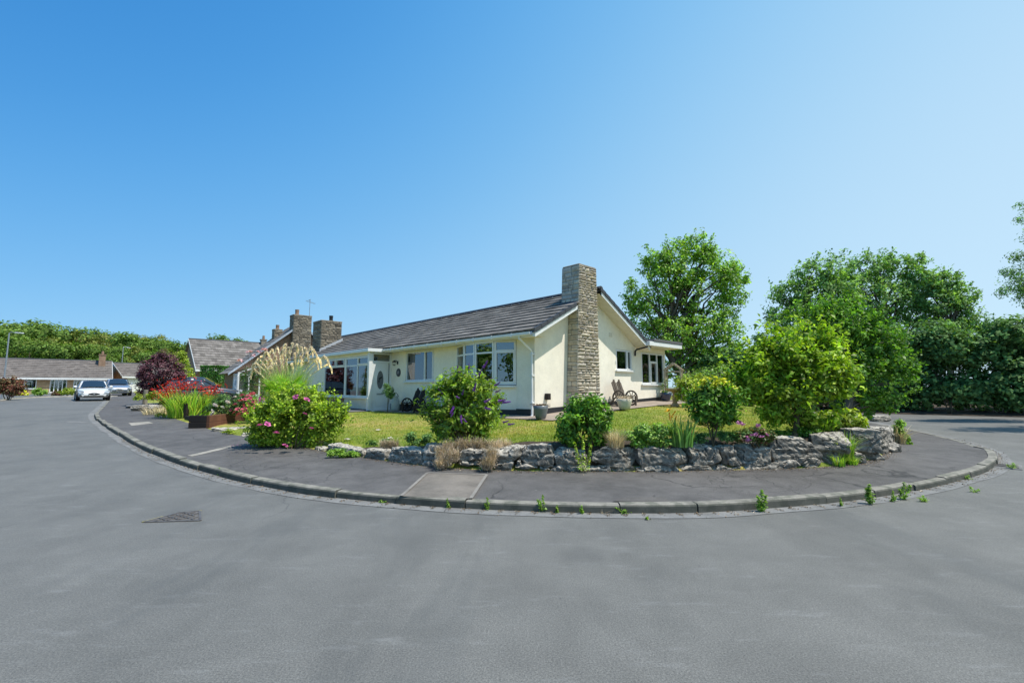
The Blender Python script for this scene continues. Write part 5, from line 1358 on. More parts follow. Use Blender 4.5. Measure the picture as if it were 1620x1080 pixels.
# ------------------------------------------------------------------ boulders of the garden wall
def boulder_mesh(seed, sx, sy, sz, res=20):
    rs = np.random.RandomState(seed); bm = bmesh.new()
    bmesh.ops.create_cube(bm, size=2.0); bmesh.ops.subdivide_edges(bm, edges=bm.edges[:], cuts=res, use_grid_fill=True)
    o = Vector(rs.uniform(-50, 50, 3)); sh = rs.uniform(-.14, .14, 4)
    cuts = []
    for k in range(8):
        d = Vector(rs.normal(size=3)); d.normalize(); cuts.append((d, rs.uniform(.86, 1.2)))
    for v in bm.verts:
        p = v.co.copy()
        q = p.normalized() * 1.0; m = max(abs(p.x), abs(p.y), abs(p.z))
        p = p.lerp(q * (m * 1.2), .17)
        for d, lim in cuts:                      # broken facets
            e = p.dot(d) - lim
            if e > 0: p -= d * e * .85
        p.x += sh[0] * p.z; p.z += sh[1] * p.x + .06 * mnoise.noise(Vector((p.x * 1.5, seed, 0))); p.x += sh[2] * p.y
        w_ = Vector((p.x * sx, p.y * sy, p.z * sz))
        n1 = mnoise.noise(w_ * 3.2 + o); n2 = mnoise.noise(w_ * 8 + o); lay = mnoise.noise(Vector((w_.x * 2.0, w_.y * 2.0, w_.z * 15)) + o); cr = abs(mnoise.noise(w_ * 5.5 - o))
        dd = v.co.normalized()
        n3 = mnoise.noise(w_ * 20 + o)
        disp = .026 * n1 + .018 * n2 + .016 * n3 + .024 * lay - .035 * max(0, .06 - cr) / .06
        w_ += Vector((dd.x, dd.y, dd.z)) * disp
        v.co = w_
    me = bpy.data.meshes.new('boulder'); bm.to_mesh(me); bm.free()
    me.polygons.foreach_set('use_smooth', np.zeros(len(me.polygons), dtype=bool))
    return me
def back_idx(x, y): return int(np.argmin(np.hypot(BACK[:, 0] - x, BACK[:, 1] - y)))
def wall_tangent(i):
    d = BACK[min(i + 2, NP - 1)] - BACK[max(i - 2, 0)]; d /= np.linalg.norm(d); return d
def boulder(seed, x0, x1, ytop, ybot, label, group=None, thick=None, inset=0.0, mat='boulder'):
    """a stone that shows between photo columns x0..x1 and rows ytop..ybot, standing on the wall line"""
    xm = (x0 + x1) / 2; wl_ = [proj_line(x0), proj_line(x1)]
    a, b = wl_
    c = (a + b) / 2; L = np.linalg.norm(b - a); ang = math.atan2(b[1] - a[1], b[0] - a[0])
    if xm > 1300:            # the wall turns away here: stones keep their own size and turn with it
        Lf = (x1 - x0) * c[1] / F
        c = proj_line(xm); vang = math.atan2(-c[0], c[1]); L = min(L, Lf * 1.0); ang = vang + .35 * (ang - vang)
    nn = np.array([-math.sin(ang), math.cos(ang)])
    fy = c[1]; ztop = at(xm, ytop, fy + .05)[2]; zbot = at(xm, ybot, fy)[2]
    h = max(.06, (ztop - zbot) * (.9 if ybot - ytop > 18 else 1)); ztop = zbot + h; th = thick or max(.22, min(.5, .75 * h + .15))
    o = obj('boulder', boulder_mesh(seed, L * .478, th * .5, h * .52), MT[mat])
    ctr = c + nn * (th * .5 + inset - .02)
    o.location = (ctr[0], ctr[1], (ztop + zbot) / 2 - .01); o.rotation_euler = (0, 0, ang)
    tag(o, label, 'boulder', group)
    return o
def proj_line(px):
    """point on the wall line seen at photo column px"""
    best = None
    X = BACK; fy = X[:, 1] * CT + (0.15 - EYE) * ST; u = 810 + F * X[:, 0] / fy
    ok = np.where((X[:, 1] > 1) & (X[:, 1] < 12.2))[0]
    us = u[ok]; k = int(np.argmin(np.abs(us - px)))
    i = ok[k]; j = ok[min(k + 1, len(ok) - 1)] if us[k] < px else ok[max(k - 1, 0)]
    if i == j or abs(u[i] - u[j]) < 1e-6: return X[i].copy()
    s = (px - u[i]) / (u[j] - u[i]); return X[i] * (1 - s) + X[j] * s
WG = 'large limestone boulders of the garden wall'
big = [(496, 512, 706, 717, 'small low pale stone at the left end of the boulder wall beside the rose shrub'), (512, 570, 706, 722, 'flat pale stone behind the bright green creeping weed at the pavement'),
       (568, 608, 711, 728, 'low dark boulder right of the bright creeping weed'), (607, 667, 707, 733, 'long dark boulder left of the dead lavender clump'),
       (665, 700, 702, 729, 'boulder half hidden by the left side of the dead lavender'), (722, 768, 708, 729, 'dark flat boulder framed by dead lavender on both sides'), (765, 785, 708, 730, 'narrow boulder behind the right part of the dead lavender'),
       (782, 826, 706, 731, 'block shaped boulder right of the dead lavender'), (823, 878, 699, 737, 'humped pale topped boulder at the middle of the wall'), (874, 930, 707, 742, 'long low boulder below the round glossy laurel'),
       (936, 1011, 705, 738, 'oblong grey boulder right of the spiky yellow mullein'), (1011, 1095, 705, 738, 'broad dark layered boulder below the green ground cover'), (1094, 1118, 700, 738, 'narrow split boulder left of the ball shrub stem'), (1115, 1142, 701, 738, 'narrow rounded boulder under the ball headed shrub'),
       (1140, 1176, 702, 736, 'cracked boulder right under the pink flowered low shrub'), (1172, 1224, 699, 737, 'wide block boulder right of the cracked one below the pink shrub'), (1222, 1302, 689, 731, 'largest smooth faced boulder under the broad bright tree'), (1293, 1347, 682, 724, 'fissured boulder with a tuft of grass at its right end'),
       (1347, 1398, 676, 714, 'dark square boulder near the right end of the wall'), (1394, 1415, 671, 706, 'pale end boulder at the right end of the wall')]
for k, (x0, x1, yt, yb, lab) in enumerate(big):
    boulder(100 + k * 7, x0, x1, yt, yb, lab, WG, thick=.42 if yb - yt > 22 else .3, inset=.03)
small = [(668, 692, 727, 738), (724, 757, 727, 740), (784, 812, 729, 744), (816, 826, 724, 735), (815, 852, 734, 744), (853, 872, 736, 745), (870, 893, 734, 746), (896, 925, 738, 747), (925, 967, 735, 747), (967, 1010, 736, 746), (1006, 1030, 737, 746), (1024, 1078, 736, 747),
         (1078, 1128, 735, 747), (1128, 1160, 734, 745), (1156, 1180, 735, 745), (1180, 1212, 733, 744), (1210, 1242, 731, 744), (1240, 1270, 726, 742), (1268, 1306, 723, 741), (1304, 1338, 716, 737), (1338, 1366, 712, 731), (1364, 1396, 709, 728), (1392, 1416, 700, 716)]
for k, (x0, x1, yt, yb) in enumerate(small):
    boulder(400 + k * 5, x0, x1, yt, yb, 'small grey limestone footing stone under the large boulders', 'small footing stones of the boulder wall', thick=.3, inset=.02)
# the wall's end turns back along the lane
for k, (x, y, L_, h_, lab) in enumerate(((7.05, 9.0, .62, .46, 'end boulder where the wall turns back along the lane'), (7.55, 9.6, .66, .44, 'second boulder round the turn at the right end of the wall'), (8.1, 10.2, .7, .36, 'lowest boulder fading into the bank beyond the wall end'))):
    i = back_idx(x, y); tg = wall_tangent(i); c = BACK[i] + np.array([-tg[1], tg[0]]) * .2
    o = obj('boulder', boulder_mesh(1200 + k * 9, L_ * .5, .24, h_ * .54), MT['boulder'], None, (c[0], c[1], pave_z(i) + h_ * .46)); o.rotation_euler = (0, 0, math.atan2(tg[1], tg[0])); tag(o, lab, 'boulder', WG)
# loose pale rock on the bank at the right end
p = on_garden(1392, 664); o = obj('rock', boulder_mesh(777, .34, .22, .12, 8), MT['boulder'], None, (p[0], p[1], gz(p[0], p[1]) + .04)); tag(o, 'flat pale rock on the dry bank beyond the wall end', 'rock')
# retaining soil behind the stones
rows = []
ii = [i for i in range(NP) if -3.4 < BACK[i][0] and BACK[i][1] < 12.3 and BACK[i][0] < 9.6]
for i in ii:
    n_ = np.array([-wall_tangent(i)[1], wall_tangent(i)[0]]); row = []
    for (d, f) in ((.13, 0), (.17, .55), (.24, .9), (.6, 1.0), (1.0, 1.0)):
        q = BACK[i] + n_ * d; g = gz(*(BACK[i] + n_ * max(d, .45))); row.append((q[0], q[1], pave_z(i) - .02 + (g + (.012 if d < .9 else -.03) - pave_z(i) + .02) * f + .03 * f * mnoise.noise(Vector((q[0] * 4, q[1] * 4, 0)))))
    rows.append(row)
sheet('flower_bed', rows, MT['soil'])
# ------------------------------------------------------------------ far woods and trees
def ground_far(x, y): return road_z(x, y) - .05
rs = np.random.RandomState(77)
protos = []
specs = [('wood', 1.0), ('wood2', .95), ('wood', .85), ('wood2', 1.05), ('wood', 1.1)]
WOODG = 'woodland trees behind the far bungalows'
def wood_proto(k, mat, sc, label):
    r = np.random.RandomState(900 + k); H = 11.5 * sc; lobes = []
    for q in range(11):
        a = r.uniform(0, 6.28); h = H * r.uniform(.22, .84); rad = H * r.uniform(.16, .25); ww = H * .31 * (1.15 - abs(h / H - .5) * 1.1)
        lobes.append((np.array([ww * math.cos(a), ww * math.sin(a) * .8, h]), (rad, rad, rad * .85)))
    lobes.append((np.array([0, 0, H * .82]), (H * .2, H * .2, H * .17)))
    return tree('woodland_tree', label, 'tree', (0, 0, 0), lobes, 7500, .42, LF[mat], 50 + k, .28, 6, .35, WOODG, clump=.9, aspect=.6, rnd=.55, out=1.1, up=.3, inner=.75, flat=.7)
labs = 'broad leafy tree in the green woodland behind the far bungalows'
spots = [(-8, 70, 500), (22, 86, 512), (42, 74, 502), (66, 88, 516), (84, 78, 513), (100, 92, 518), (118, 80, 520), (140, 90, 516), (158, 82, 526), (176, 94, 524), (196, 80, 523), (214, 90, 528), (232, 84, 530), (252, 92, 527),
         (268, 86, 538), (288, 78, 534), (306, 90, 536), (326, 84, 537), (345, 92, 540), (12, 62, 527), (50, 60, 535), (78, 64, 532), (110, 62, 538), (135, 66, 540), (165, 64, 543), (186, 68, 543), (210, 70, 546), (240, 68, 550), (262, 64, 548), (282, 66, 556), (360, 74, 527), (376, 84, 538), (396, 90, 541)]
first = {}
for i, (px, Y, ytop) in enumerate(spots):
    k = i % 5
    b0 = at(px, 611, Y); ztop = at(px, ytop, Y)[2]; zb = road_z(b0[0], b0[1]) - .1
    H = 11.5 * specs[k][1] * 1.0
    if k not in first: first[k] = o = wood_proto(k, specs[k][0], specs[k][1], labs)
    else: o = copy_tree(first[k])
    s = (ztop - zb) / H
    o.location = (b0[0], b0[1], zb); o.scale = (s * rs.uniform(1.0, 1.25), s * rs.uniform(.9, 1.2), s); o.rotation_euler = (0, 0, rs.uniform(0, 6.28))
    o['label'] = labs
    if px > 355: o['label'] = 'round green tree rising over the ridge of the brown striped roof'

# big ash tree behind the house
b0 = at(1098, 600, 27); zb = gz(9, 25)
lob = PL([(1080, 415, 62, 45), (1130, 425, 45, 38), (1050, 440, 45, 42), (1010, 470, 30, 36), (1025, 500, 42, 38), (1160, 465, 26, 25), (1150, 440, 30, 28), (1085, 470, 50, 40), (1100, 395, 40, 28), (1045, 415, 30, 28), (1175, 445, 14, 14), (1060, 525, 52, 42), (1110, 520, 45, 45), (1145, 515, 36, 32), (1160, 545, 26, 22), (1025, 540, 36, 34), (1085, 565, 40, 26), (1150, 480, 20, 30), (1120, 560, 40, 30), (1040, 568, 30, 26), (1060, 590, 36, 20), (1105, 590, 30, 22), (1000, 490, 14, 16)], 27, .8)
ash = tree('ash_tree', 'tall open crowned ash tree standing behind the bungalow and the arbour', 'tree', (b0[0], b0[1], zb), lob, 29000, .18, LF['ash'], 31, .22, 40, .30, None, .40, 2, aspect=.52, dens=.62, rnd=.8, flat=.75, shoots=260, slen=.3)
# trees on the right beyond the road
for (lab, bx, Yd, lst, nn, sd) in (('grey green ash tree left in the group beyond the bright shrubs', 1290, 29, [(1285, 445, 50, 34), (1255, 465, 38, 30), (1315, 430, 40, 30), (1240, 490, 28, 26), (1300, 475, 50, 36), (1330, 470, 40, 40), (1230, 515, 26, 24), (1280, 510, 60, 34), (1330, 510, 50, 40), (1250, 540, 40, 30)], 13000, 32),
                                   ('grey green ash tree with the highest top in the group on the right', 1390, 31, [(1370, 425, 40, 28), (1400, 415, 36, 24), (1420, 440, 44, 30), (1360, 455, 46, 34), (1445, 415, 26, 20), (1455, 450, 34, 30), (1400, 480, 60, 38), (1450, 490, 50, 34), (1380, 520, 60, 36), (1440, 530, 50, 30)], 14000, 33),
                                   ('spreading ash tree sloping down to the right in the group beyond the road', 1500, 30, [(1480, 440, 28, 20), (1500, 455, 36, 24), (1480, 480, 44, 30), (1520, 480, 30, 24), (1535, 505, 28, 18), (1490, 510, 50, 28), (1510, 535, 44, 24), (1550, 520, 20, 14)], 9000, 34)):
    b0 = at(bx, 605, Yd)
    tree('ash_tree', lab, 'tree', (b0[0], b0[1], ground_far(b0[0], b0[1])), PL(lst, Yd, .75), int(nn * 1.0), .2, LF['far'], sd, .22, 26, .34, 'ash trees beyond the lane on the right', .40, 1, aspect=.52, dens=.62, rnd=.8, flat=.7, shoots=240, slen=.4)
b0 = at(1205, 600, 30)
tree('small_tree', 'small dark tree in the gap between the ash and the bright shrub', 'tree', (b0[0], b0[1], .3), PL([(1205, 540, 18, 20), (1222, 550, 22, 22), (1196, 560, 16, 18), (1215, 575, 24, 18)], 30, .9), 2600, .18, LF['far'], 35, .12, 8, .4, None, .4, aspect=.5)
# overhanging tree mostly out of frame on the right
lst = [(1612, 405, 24, 12), (1600, 432, 20, 14), (1590, 462, 20, 12), (1612, 455, 24, 26), (1615, 325, 12, 8), (1614, 347, 10, 8), (1625, 480, 22, 12), (1650, 440, 50, 50), (1670, 380, 50, 50), (1690, 440, 50, 60), (1650, 340, 34, 34), (1720, 400, 60, 60), (1700, 340, 50, 40), (1790, 330, 70, 60, -3), (1840, 380, 70, 60, -3.5), (1800, 260, 70, 60, -3.5), (1880, 300, 80, 70, -3), (1760, 400, 40, 40, -3), (1850, 440, 70, 60, -3)]
b0 = at(1720, 640, 16)
tree('roadside_tree', 'blue green leafy branches reaching in from the right edge', 'tree', (b0[0], b0[1], .3), PL(lst, 16, .7), 30000, .10, LF['far'], 36, .2, 8, .35, None, .24, aspect=.36, dens=1.0, hang=.4, shoots=160, slen=.35)
# the dark hedge across the lane
def strip_lobes(P, h0, h1, r, rs, n):
    out = []
    for s in np.linspace(0, 1, n):
        i = s * (len(P) - 1); k = min(int(i), len(P) - 2); p = P[k] * (1 - (i - k)) + P[k + 1] * (i - k)
        H = (h0 + (h1 - h0) * s) * rs.uniform(.88, 1.1); z0 = road_z(p[0], p[1]) + .2
        out.append((np.array([p[0] + rs.normal() * .15, p[1] + rs.normal() * .15, z0 + H * .75]), (r, r * .85, H * .30)))
        out.append((np.array([p[0] + rs.normal() * .1, p[1] + rs.normal() * .1, z0 + H * .26]), (r * 1.0, r * .95, H * .34)))
    return out
HP = resample([(11.5, 27.0), (14.2, 24.9), (16.4, 23.2), (18.6, 21.6), (20.8, 20.0), (23.5, 17.8), (26, 15.6)], 30)
rs = np.random.RandomState(5)
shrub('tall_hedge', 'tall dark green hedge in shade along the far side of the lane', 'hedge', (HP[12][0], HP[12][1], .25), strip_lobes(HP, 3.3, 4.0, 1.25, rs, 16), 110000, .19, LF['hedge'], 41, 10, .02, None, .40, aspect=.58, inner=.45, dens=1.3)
shrub('hedge_climber', 'pale green leafy climber spilling over the top of the dark hedge', 'climber', at(1500, 640, 20.2) * np.array([1, 1, 0]) + np.array([0, 0, .35]), PL([(1465, 545, 36, 18), (1500, 540, 40, 22), (1540, 548, 34, 20), (1480, 565, 40, 16), (1530, 570, 36, 16), (1570, 560, 26, 18), (1445, 560, 22, 18)], 21.2, .5), 9000, .12, LF['hedge2'], 42, 10, .02, None, .26, aspect=.55)
shrub('hedge_shrub', 'dark green upright shrub standing above the hedge near the right edge', 'shrub', at(1590, 640, 20) * np.array([1, 1, 0]) + np.array([0, 0, .3]), PL([(1585, 515, 14, 18), (1600, 535, 26, 22), (1620, 545, 30, 26), (1580, 545, 22, 20), (1650, 540, 40, 36), (1605, 575, 40, 30)], 20.2, .7), 8500, .15, LF['hedge'], 43, 10, .02, None, .3, aspect=.6)

RP = resample([(-17, 4.5), (-22, 10), (-27, 14), (-34, 20)], 20)
shrub('street_hedge', 'green hedge on the opposite side of the road on the left', 'hedge', (-22, 10, .1), strip_lobes(RP, 4.6, 5.4, 1.3, rs, 14), 14000, .36, LF['hedge2'], 241, 6, .03, None, .4, aspect=.6)
RP = resample([(-18, -13), (-6, -15), (6, -15), (18, -12)], 20)
shrub('street_hedge', 'tall dark hedge facing the bungalow from behind the viewpoint', 'hedge', (0, -15, .1), strip_lobes(RP, 4.6, 5.2, 1.5, rs, 14), 9000, .38, LF['wood'], 242, 6, .03, None, .5, aspect=.6)

# ------------------------------------------------------------------ garden trees and shrubs on the right
p = on_garden(1338, 668)
tree('broad_tree', 'rounded mid green tree right of and behind the bright shrub at the wall end', 'tree', (p[0], p[1], gz(p[0], p[1])), PL([(1320, 525, 62, 44), (1290, 515, 45, 34), (1350, 520, 48, 36), (1385, 550, 48, 40), (1415, 580, 40, 40), (1400, 615, 46, 36), (1360, 590, 60, 50), (1425, 600, 26, 32), (1380, 640, 40, 22), (1265, 510, 25, 20), (1330, 500, 40, 20)], p[1] + .4, .75), 22000, .115, LF['bright2'], 44, .13, 16, .25, None, .26, aspect=.62, rnd=.95, dens=.75, shoots=420, slen=.42, holes=26, hrad=.42)
p = on_garden(1257, 690)
tree('magnolia_tree', 'bushy bright yellow green small tree on a short stem behind the wall', 'tree', (p[0], p[1], gz(p[0], p[1])), PL([(1250, 560, 52, 36), (1215, 575, 44, 34), (1190, 600, 36, 26), (1290, 575, 48, 34), (1325, 590, 40, 30), (1240, 610, 60, 40), (1290, 620, 52, 40), (1330, 615, 30, 26), (1200, 620, 36, 24), (1260, 650, 42, 22), (1245, 535, 24, 18), (1310, 550, 20, 18), (1280, 545, 26, 16), (1222, 652, 34, 18), (1292, 656, 40, 20), (1256, 640, 56, 26), (1318, 640, 26, 20)], p[1] + .15, .85), 28000, .092, LF['bright'], 45, .06, 18, .18, None, .2, 1, 'stem', aspect=.5, rnd=1.0, dens=.75, shoots=420, slen=.42, holes=14, hrad=.28)
p = on_garden(1330, 680)
tree('low_shrub', 'lime leaved shrub around a dark stem below the bright tree', 'shrub', (p[0], p[1], gz(p[0], p[1])), PL([(1310, 660, 26, 16), (1340, 662, 26, 18), (1360, 672, 14, 12), (1300, 675, 20, 10), (1330, 678, 30, 8)], p[1], .9), 3600, .075, LF['lime'], 46, .075, 6, .5, None, .14, aspect=.6)
p = on_garden(1128, 700)
bs = tree('standard_shrub', 'ball headed shrub with golden new leaves on thin bare stems', 'shrub', (p[0], p[1], gz(p[0], p[1])), PL([(1128, 642, 36, 30), (1108, 640, 24, 26), (1150, 640, 24, 26), (1128, 620, 28, 18), (1125, 660, 32, 20), (1150, 660, 20, 16)], p[1], .95), 7000, .08, LF['laurel'], 47, .013, 10, .35, None, .15, 4, 'stem', aspect=.42, rnd=.9, shoots=110, slen=.2, holes=12, hrad=.15)
V, Fc, _c = foliage('new_leaves', PL([(1120, 604, 18, 8), (1140, 606, 18, 9), (1105, 612, 12, 8), (1158, 616, 10, 8), (1128, 612, 26, 9)], p[1], .9), 800, .08, .4, .1, 48, up=1.0)
obj('new_leaves', mesh('new_leaves', V - np.array([p[0], p[1], gz(p[0], p[1])]), Fc), LF['gold'], bs)
p = on_garden(1105, 645)
shrub('golden_shrub', 'golden leaved shrub between the arbour and the ball headed shrub', 'shrub', (p[0], p[1], gz(p[0], p[1])), PL([(1085, 610, 18, 14), (1105, 606, 26, 14), (1125, 610, 20, 14), (1140, 612, 14, 12), (1095, 625, 30, 16)], p[1], .8), 5000, .10, LF['lime'], 49, 5, .015, None, .2, aspect=.5)
p = at(1115, 625, 24.5)
shrub('garden_hedge', 'loose yellow green hedge across the back of the garden', 'hedge', (p[0], p[1], gz(p[0], p[1])), PL([(1085, 608, 24, 18), (1110, 600, 26, 16), (1135, 598, 26, 18), (1160, 602, 26, 18), (1190, 606, 30, 20), (1140, 585, 24, 10), (1120, 590, 20, 12), (1225, 612, 36, 24), (1270, 615, 36, 26)], 24.5, .6), 8500, .13, LF['hedge2'], 50, 8, .02, None, .3, aspect=.5)
tuft('tall_grass', 'sunlit straw coloured tall grass behind the garden hedge', 'grass tuft', (*at(1138, 600, 26)[:2], gz(12, 28)), 2.2, 900, 1.75, .03, BL['dry'], 51, .2)
p = on_garden(1178, 642)
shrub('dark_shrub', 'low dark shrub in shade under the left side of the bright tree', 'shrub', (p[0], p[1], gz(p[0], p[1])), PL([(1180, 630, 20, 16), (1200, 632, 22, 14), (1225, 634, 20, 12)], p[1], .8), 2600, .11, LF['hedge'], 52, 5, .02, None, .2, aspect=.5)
p = on_garden(925, 704)
shrub('round_laurel', 'dense dome of glossy laurel clipped round behind the wall', 'shrub', (p[0], p[1], gz(p[0], p[1]) - .02), PL([(924, 668, 36, 36), (905, 676, 24, 26), (945, 672, 24, 28), (925, 648, 28, 20), (955, 685, 15, 16), (905, 690, 24, 14), (940, 692, 26, 12)], p[1] + .1, .95), 13000, .08, LF['laurel'], 53, 6, .02, None, .12, aspect=.42, out=.9, up=.5, rnd=.85, shoots=160, slen=.1, holes=12, hrad=.14)
c_ = proj_line(922); p = np.array([c_[0], c_[1] - .03, 0])
mu = tuft('mullein', 'spiky yellow green mullein rooted among the stones below the laurel', 'plant', (p[0], p[1], pave_z(back_idx(p[0], p[1]))), .06, 3, .1, .02, BL['iris'], 54)
rs = np.random.RandomState(54)
for (sx, sh) in ((0, .55), (-.09, .46), (.08, .42)):
    m_ = 130; zz = rs.uniform(.08, 1, m_) * sh; a = rs.uniform(0, 6.28, m_); w_ = .032 * (1.15 - zz / sh) + .008
    P = np.stack([sx * (.5 + zz / sh) + w_ * np.cos(a), w_ * np.sin(a) - .05, zz], 1); N = np.stack([np.cos(a), np.sin(a), np.full(m_, .8)], 1)
    V, Fc = leaf_quads(P, N, .034, .5, rs); obj('flower_spike', mesh('flower_spike', V, Fc), LF['rugosa'], mu)
p = on_garden(735, 706)
budd, bc = shrub('buddleia', 'big buddleia bush with purple flower spikes before the bow window', 'shrub', (p[0], p[1], gz(p[0], p[1]) - .03), PL([(735, 640, 44, 42), (705, 640, 32, 34), (765, 640, 28, 36), (735, 612, 36, 24), (720, 670, 40, 26), (760, 672, 28, 26), (700, 680, 24, 18), (745, 690, 40, 16), (690, 620, 14, 12), (770, 610, 16, 14), (683, 650, 14, 16)], p[1] + .1, .95), 11500, .095, LF['budd'], 55, 16, .012, None, .14, aspect=.36, rnd=1.0, dens=.8, shoots=260, slen=.18, holes=20, hrad=.17)
rs = np.random.RandomState(55)
def spike_mesh(seed, L=.2, r=.026, n=170):
    r_ = np.random.RandomState(seed); t = r_.uniform(0, 1, n); a = r_.uniform(0, 6.28, n); w_ = r * (1 - t * .75)
    P = np.stack([w_ * np.cos(a) + .03 * t * t, w_ * np.sin(a), t * L], 1); N = np.stack([np.cos(a), np.sin(a), np.full(n, .3)], 1)
    V, Fc = leaf_quads(P, N, .022, .8, r_); return mesh('flower_spike', V, Fc)
spm = spike_mesh(3); base = np.array(budd.location)
for (px, py, dx, dy) in ((742, 583, .0, 1), (764, 582, .8, .9), (727, 589, -.4, .8), (771, 602, 1, .3), (782, 610, 1.0, .4), (783, 620, 1, .2), (752, 606, .2, 1), (722, 627, .3, -.2), (731, 624, .2, .4), (718, 643, -.2, -.6), (717, 652, -.2, -.6), (729, 657, .1, -.8), (733, 662, .5, -.6), (766, 644, .6, -.3), (766, 636, .6, .2), (787, 634, 1.2, .0), (794, 636, 1.0, -.1), (803, 671, 1.1, -.05), (795, 668, .8, .1), (749, 618, .3, .6), (700, 622, -.6, .5), (757, 595, .5, .8)):
    q = at(px, py, p[1] - (.28 if 700 < px < 775 and py > 615 else .0)) - base
    o = obj('flower_spike', spm, FL['purple'], budd, q); s = rs.uniform(.45, .8); o.scale = (s * 1.15, s * 1.15, s)
    o.rotation_euler = Vector((dx, -.3, dy)).to_track_quat('Z', 'X').to_euler()
# dead lavender
p = on_garden(740, 716)
def lav(label, lst, Y, base, n, seed):
    rs = np.random.RandomState(seed); base = np.array(base); t = thing('dead_lavender', label, 'plant', base)
    L = PL(lst, Y, .9); i = rs.randint(0, len(L), n); C_ = np.array([l[0] for l in L])[i]; R_ = np.array([l[1] for l in L])[i]
    P0 = C_ + (rs.uniform(-1, 1, (n, 3)) * R_ * np.array([.75, .8, .5])) ; P0[:, 2] -= R_[:, 2] * .5
    d = rs.normal(size=(n, 2)) * .06; d[:, 1] -= .03
    obj('stems', blade_mesh('stems', P0 - base, rs.uniform(.06, .17, n), np.full(n, .007), d, rs, 3, .6), BL['lav'], t)
    m_ = n // 2; V, Fc = leaf_quads(P0[:m_] - base + rs.normal(size=(m_, 3)) * .03, rs.normal(size=(m_, 3)), .03, .3, rs); obj('dry_leaves', mesh('dry_leaves', V, Fc), BL['lav'], t)
lav('mound of dead brown lavender drooping over the wall below the buddleia', [(702, 712, 16, 12, -.1), (705, 728, 12, 10, -.22), (720, 703, 26, 10), (745, 700, 26, 9), (770, 704, 24, 8), (795, 704, 18, 6), (715, 718, 14, 12, -.22), (697, 736, 8, 5, -.28)], 7.72, (-.75, 7.72, .38), 3600, 56)
p2 = on_garden(775, 722); lav('smaller dead lavender drooping down the right side of the flat boulder', [(778, 716, 8, 10), (775, 728, 10, 9, -.04), (770, 737, 10, 5, -.08), (785, 708, 12, 7, .25)], 7.36, (-.35, 7.4, .38), 1500, 57)
p2 = on_garden(615, 712); lav('thin tuft of dead lavender left of the buddleia at the lawn edge', [(610, 702, 12, 6), (622, 703, 10, 5)], p2[1], (p2[0], p2[1], gz(p2[0], p2[1])), 500, 58)
# ground cover, irises, lily, pink shrub, low plants behind the wall
for (lab, lst, px, py, mt, sd, n_) in (('low patch of green ground cover between laurel and iris', [(1000, 690, 22, 10), (1030, 690, 26, 10), (1050, 680, 24, 10), (1020, 680, 24, 9), (1010, 700, 30, 6), (1045, 699, 24, 6)], 1025, 703, 'cover', 60, 5200),
                                  ('low leafy plant under the ball headed shrub', [(1150, 690, 18, 8), (1110, 692, 14, 7), (1180, 690, 16, 8)], 1140, 700, 'hedge', 61, 1600),
                                  ('small dark leafy plants on the lawn edge left of the buddleia', [(650, 690, 9, 10), (660, 698, 12, 6), (610, 698, 10, 5), (590, 700, 14, 4), (675, 692, 10, 12)], 650, 706, 'hedge', 62, 1300),
                                  ('low green leaves at the foot of the bright tree', [(1270, 682, 30, 7), (1230, 688, 20, 6), (1290, 684, 16, 7)], 1262, 690, 'bright2', 63, 1800)):
    p = on_garden(px, py); shrub('ground_cover', lab, 'plant', (p[0], p[1], gz(p[0], p[1]) - .05), PL(lst, p[1], .9), n_, .05, LF[mt], sd, 0, .01, None, .09, aspect=.55, up=1.0)
p = on_garden(975, 705); tuft('dry_grass_tuft', 'pale dry grass tuft beside the right foot of the laurel', 'grass tuft', (p[0], p[1], gz(p[0], p[1])), .12, 420, .32, .007, BL['dry'], 64, .8)
p = on_garden(1080, 704); tuft('iris_clump', 'clump of dark upright iris leaves left of the ball headed shrub', 'plant', (p[0], p[1], gz(p[0], p[1])), .16, 90, .55, .03, BL['iris'], 65, .5, .8)
p = on_garden(1065, 696); ly = tuft('orange_lily', 'single orange lily on leaning stems beside the iris clump', 'flower', (p[0], p[1], gz(p[0], p[1])), .05, 14, .42, .02, BL['iris'], 66, .5)
fm = petal_mesh('bloom', [(6, .075, .035, .5)], 2); fb = np.array(ly.location)
place_parts('bloom', fm, FL['orange'], ly, [at(1058, 651, p[1]) - fb], np.random.RandomState(1), 1.3, 1.4, .4)
place_parts('bud', spike_mesh(9, .12, .016, 60), FL['orange'], ly, [at(1061, 664, p[1]) - fb, at(1066, 668, p[1]) - fb, at(1063, 660, p[1]) - fb], np.random.RandomState(1), .9, 1.1, .3)
p = on_garden(1195, 699)
hb, hc = shrub('pink_shrub', 'low reddish leaved shrub with pink flowers above the cracked boulder', 'shrub', (p[0], p[1], gz(p[0], p[1]) - .04), PL([(1180, 684, 16, 10), (1200, 686, 20, 12), (1220, 690, 12, 8), (1170, 692, 14, 9), (1205, 696, 18, 6)], p[1], .9), 2400, .05, LF['fern'], 67, 8, .008, None, .09, aspect=.5)
fm = petal_mesh('bloom', [(7, .04, .022, .6), (5, .03, .02, 1.0)], 4); fb = np.array(hb.location)
place_parts('bloom', fm, FL['lilac'], hb, [at(px, py, p[1] - .12) - fb for px, py in ((1170, 670), (1174, 673), (1184, 698), (1196, 688), (1200, 674), (1190, 690), (1205, 692), (1182, 693), (1212, 688))], np.random.RandomState(3), 1.1, 1.7, .5)
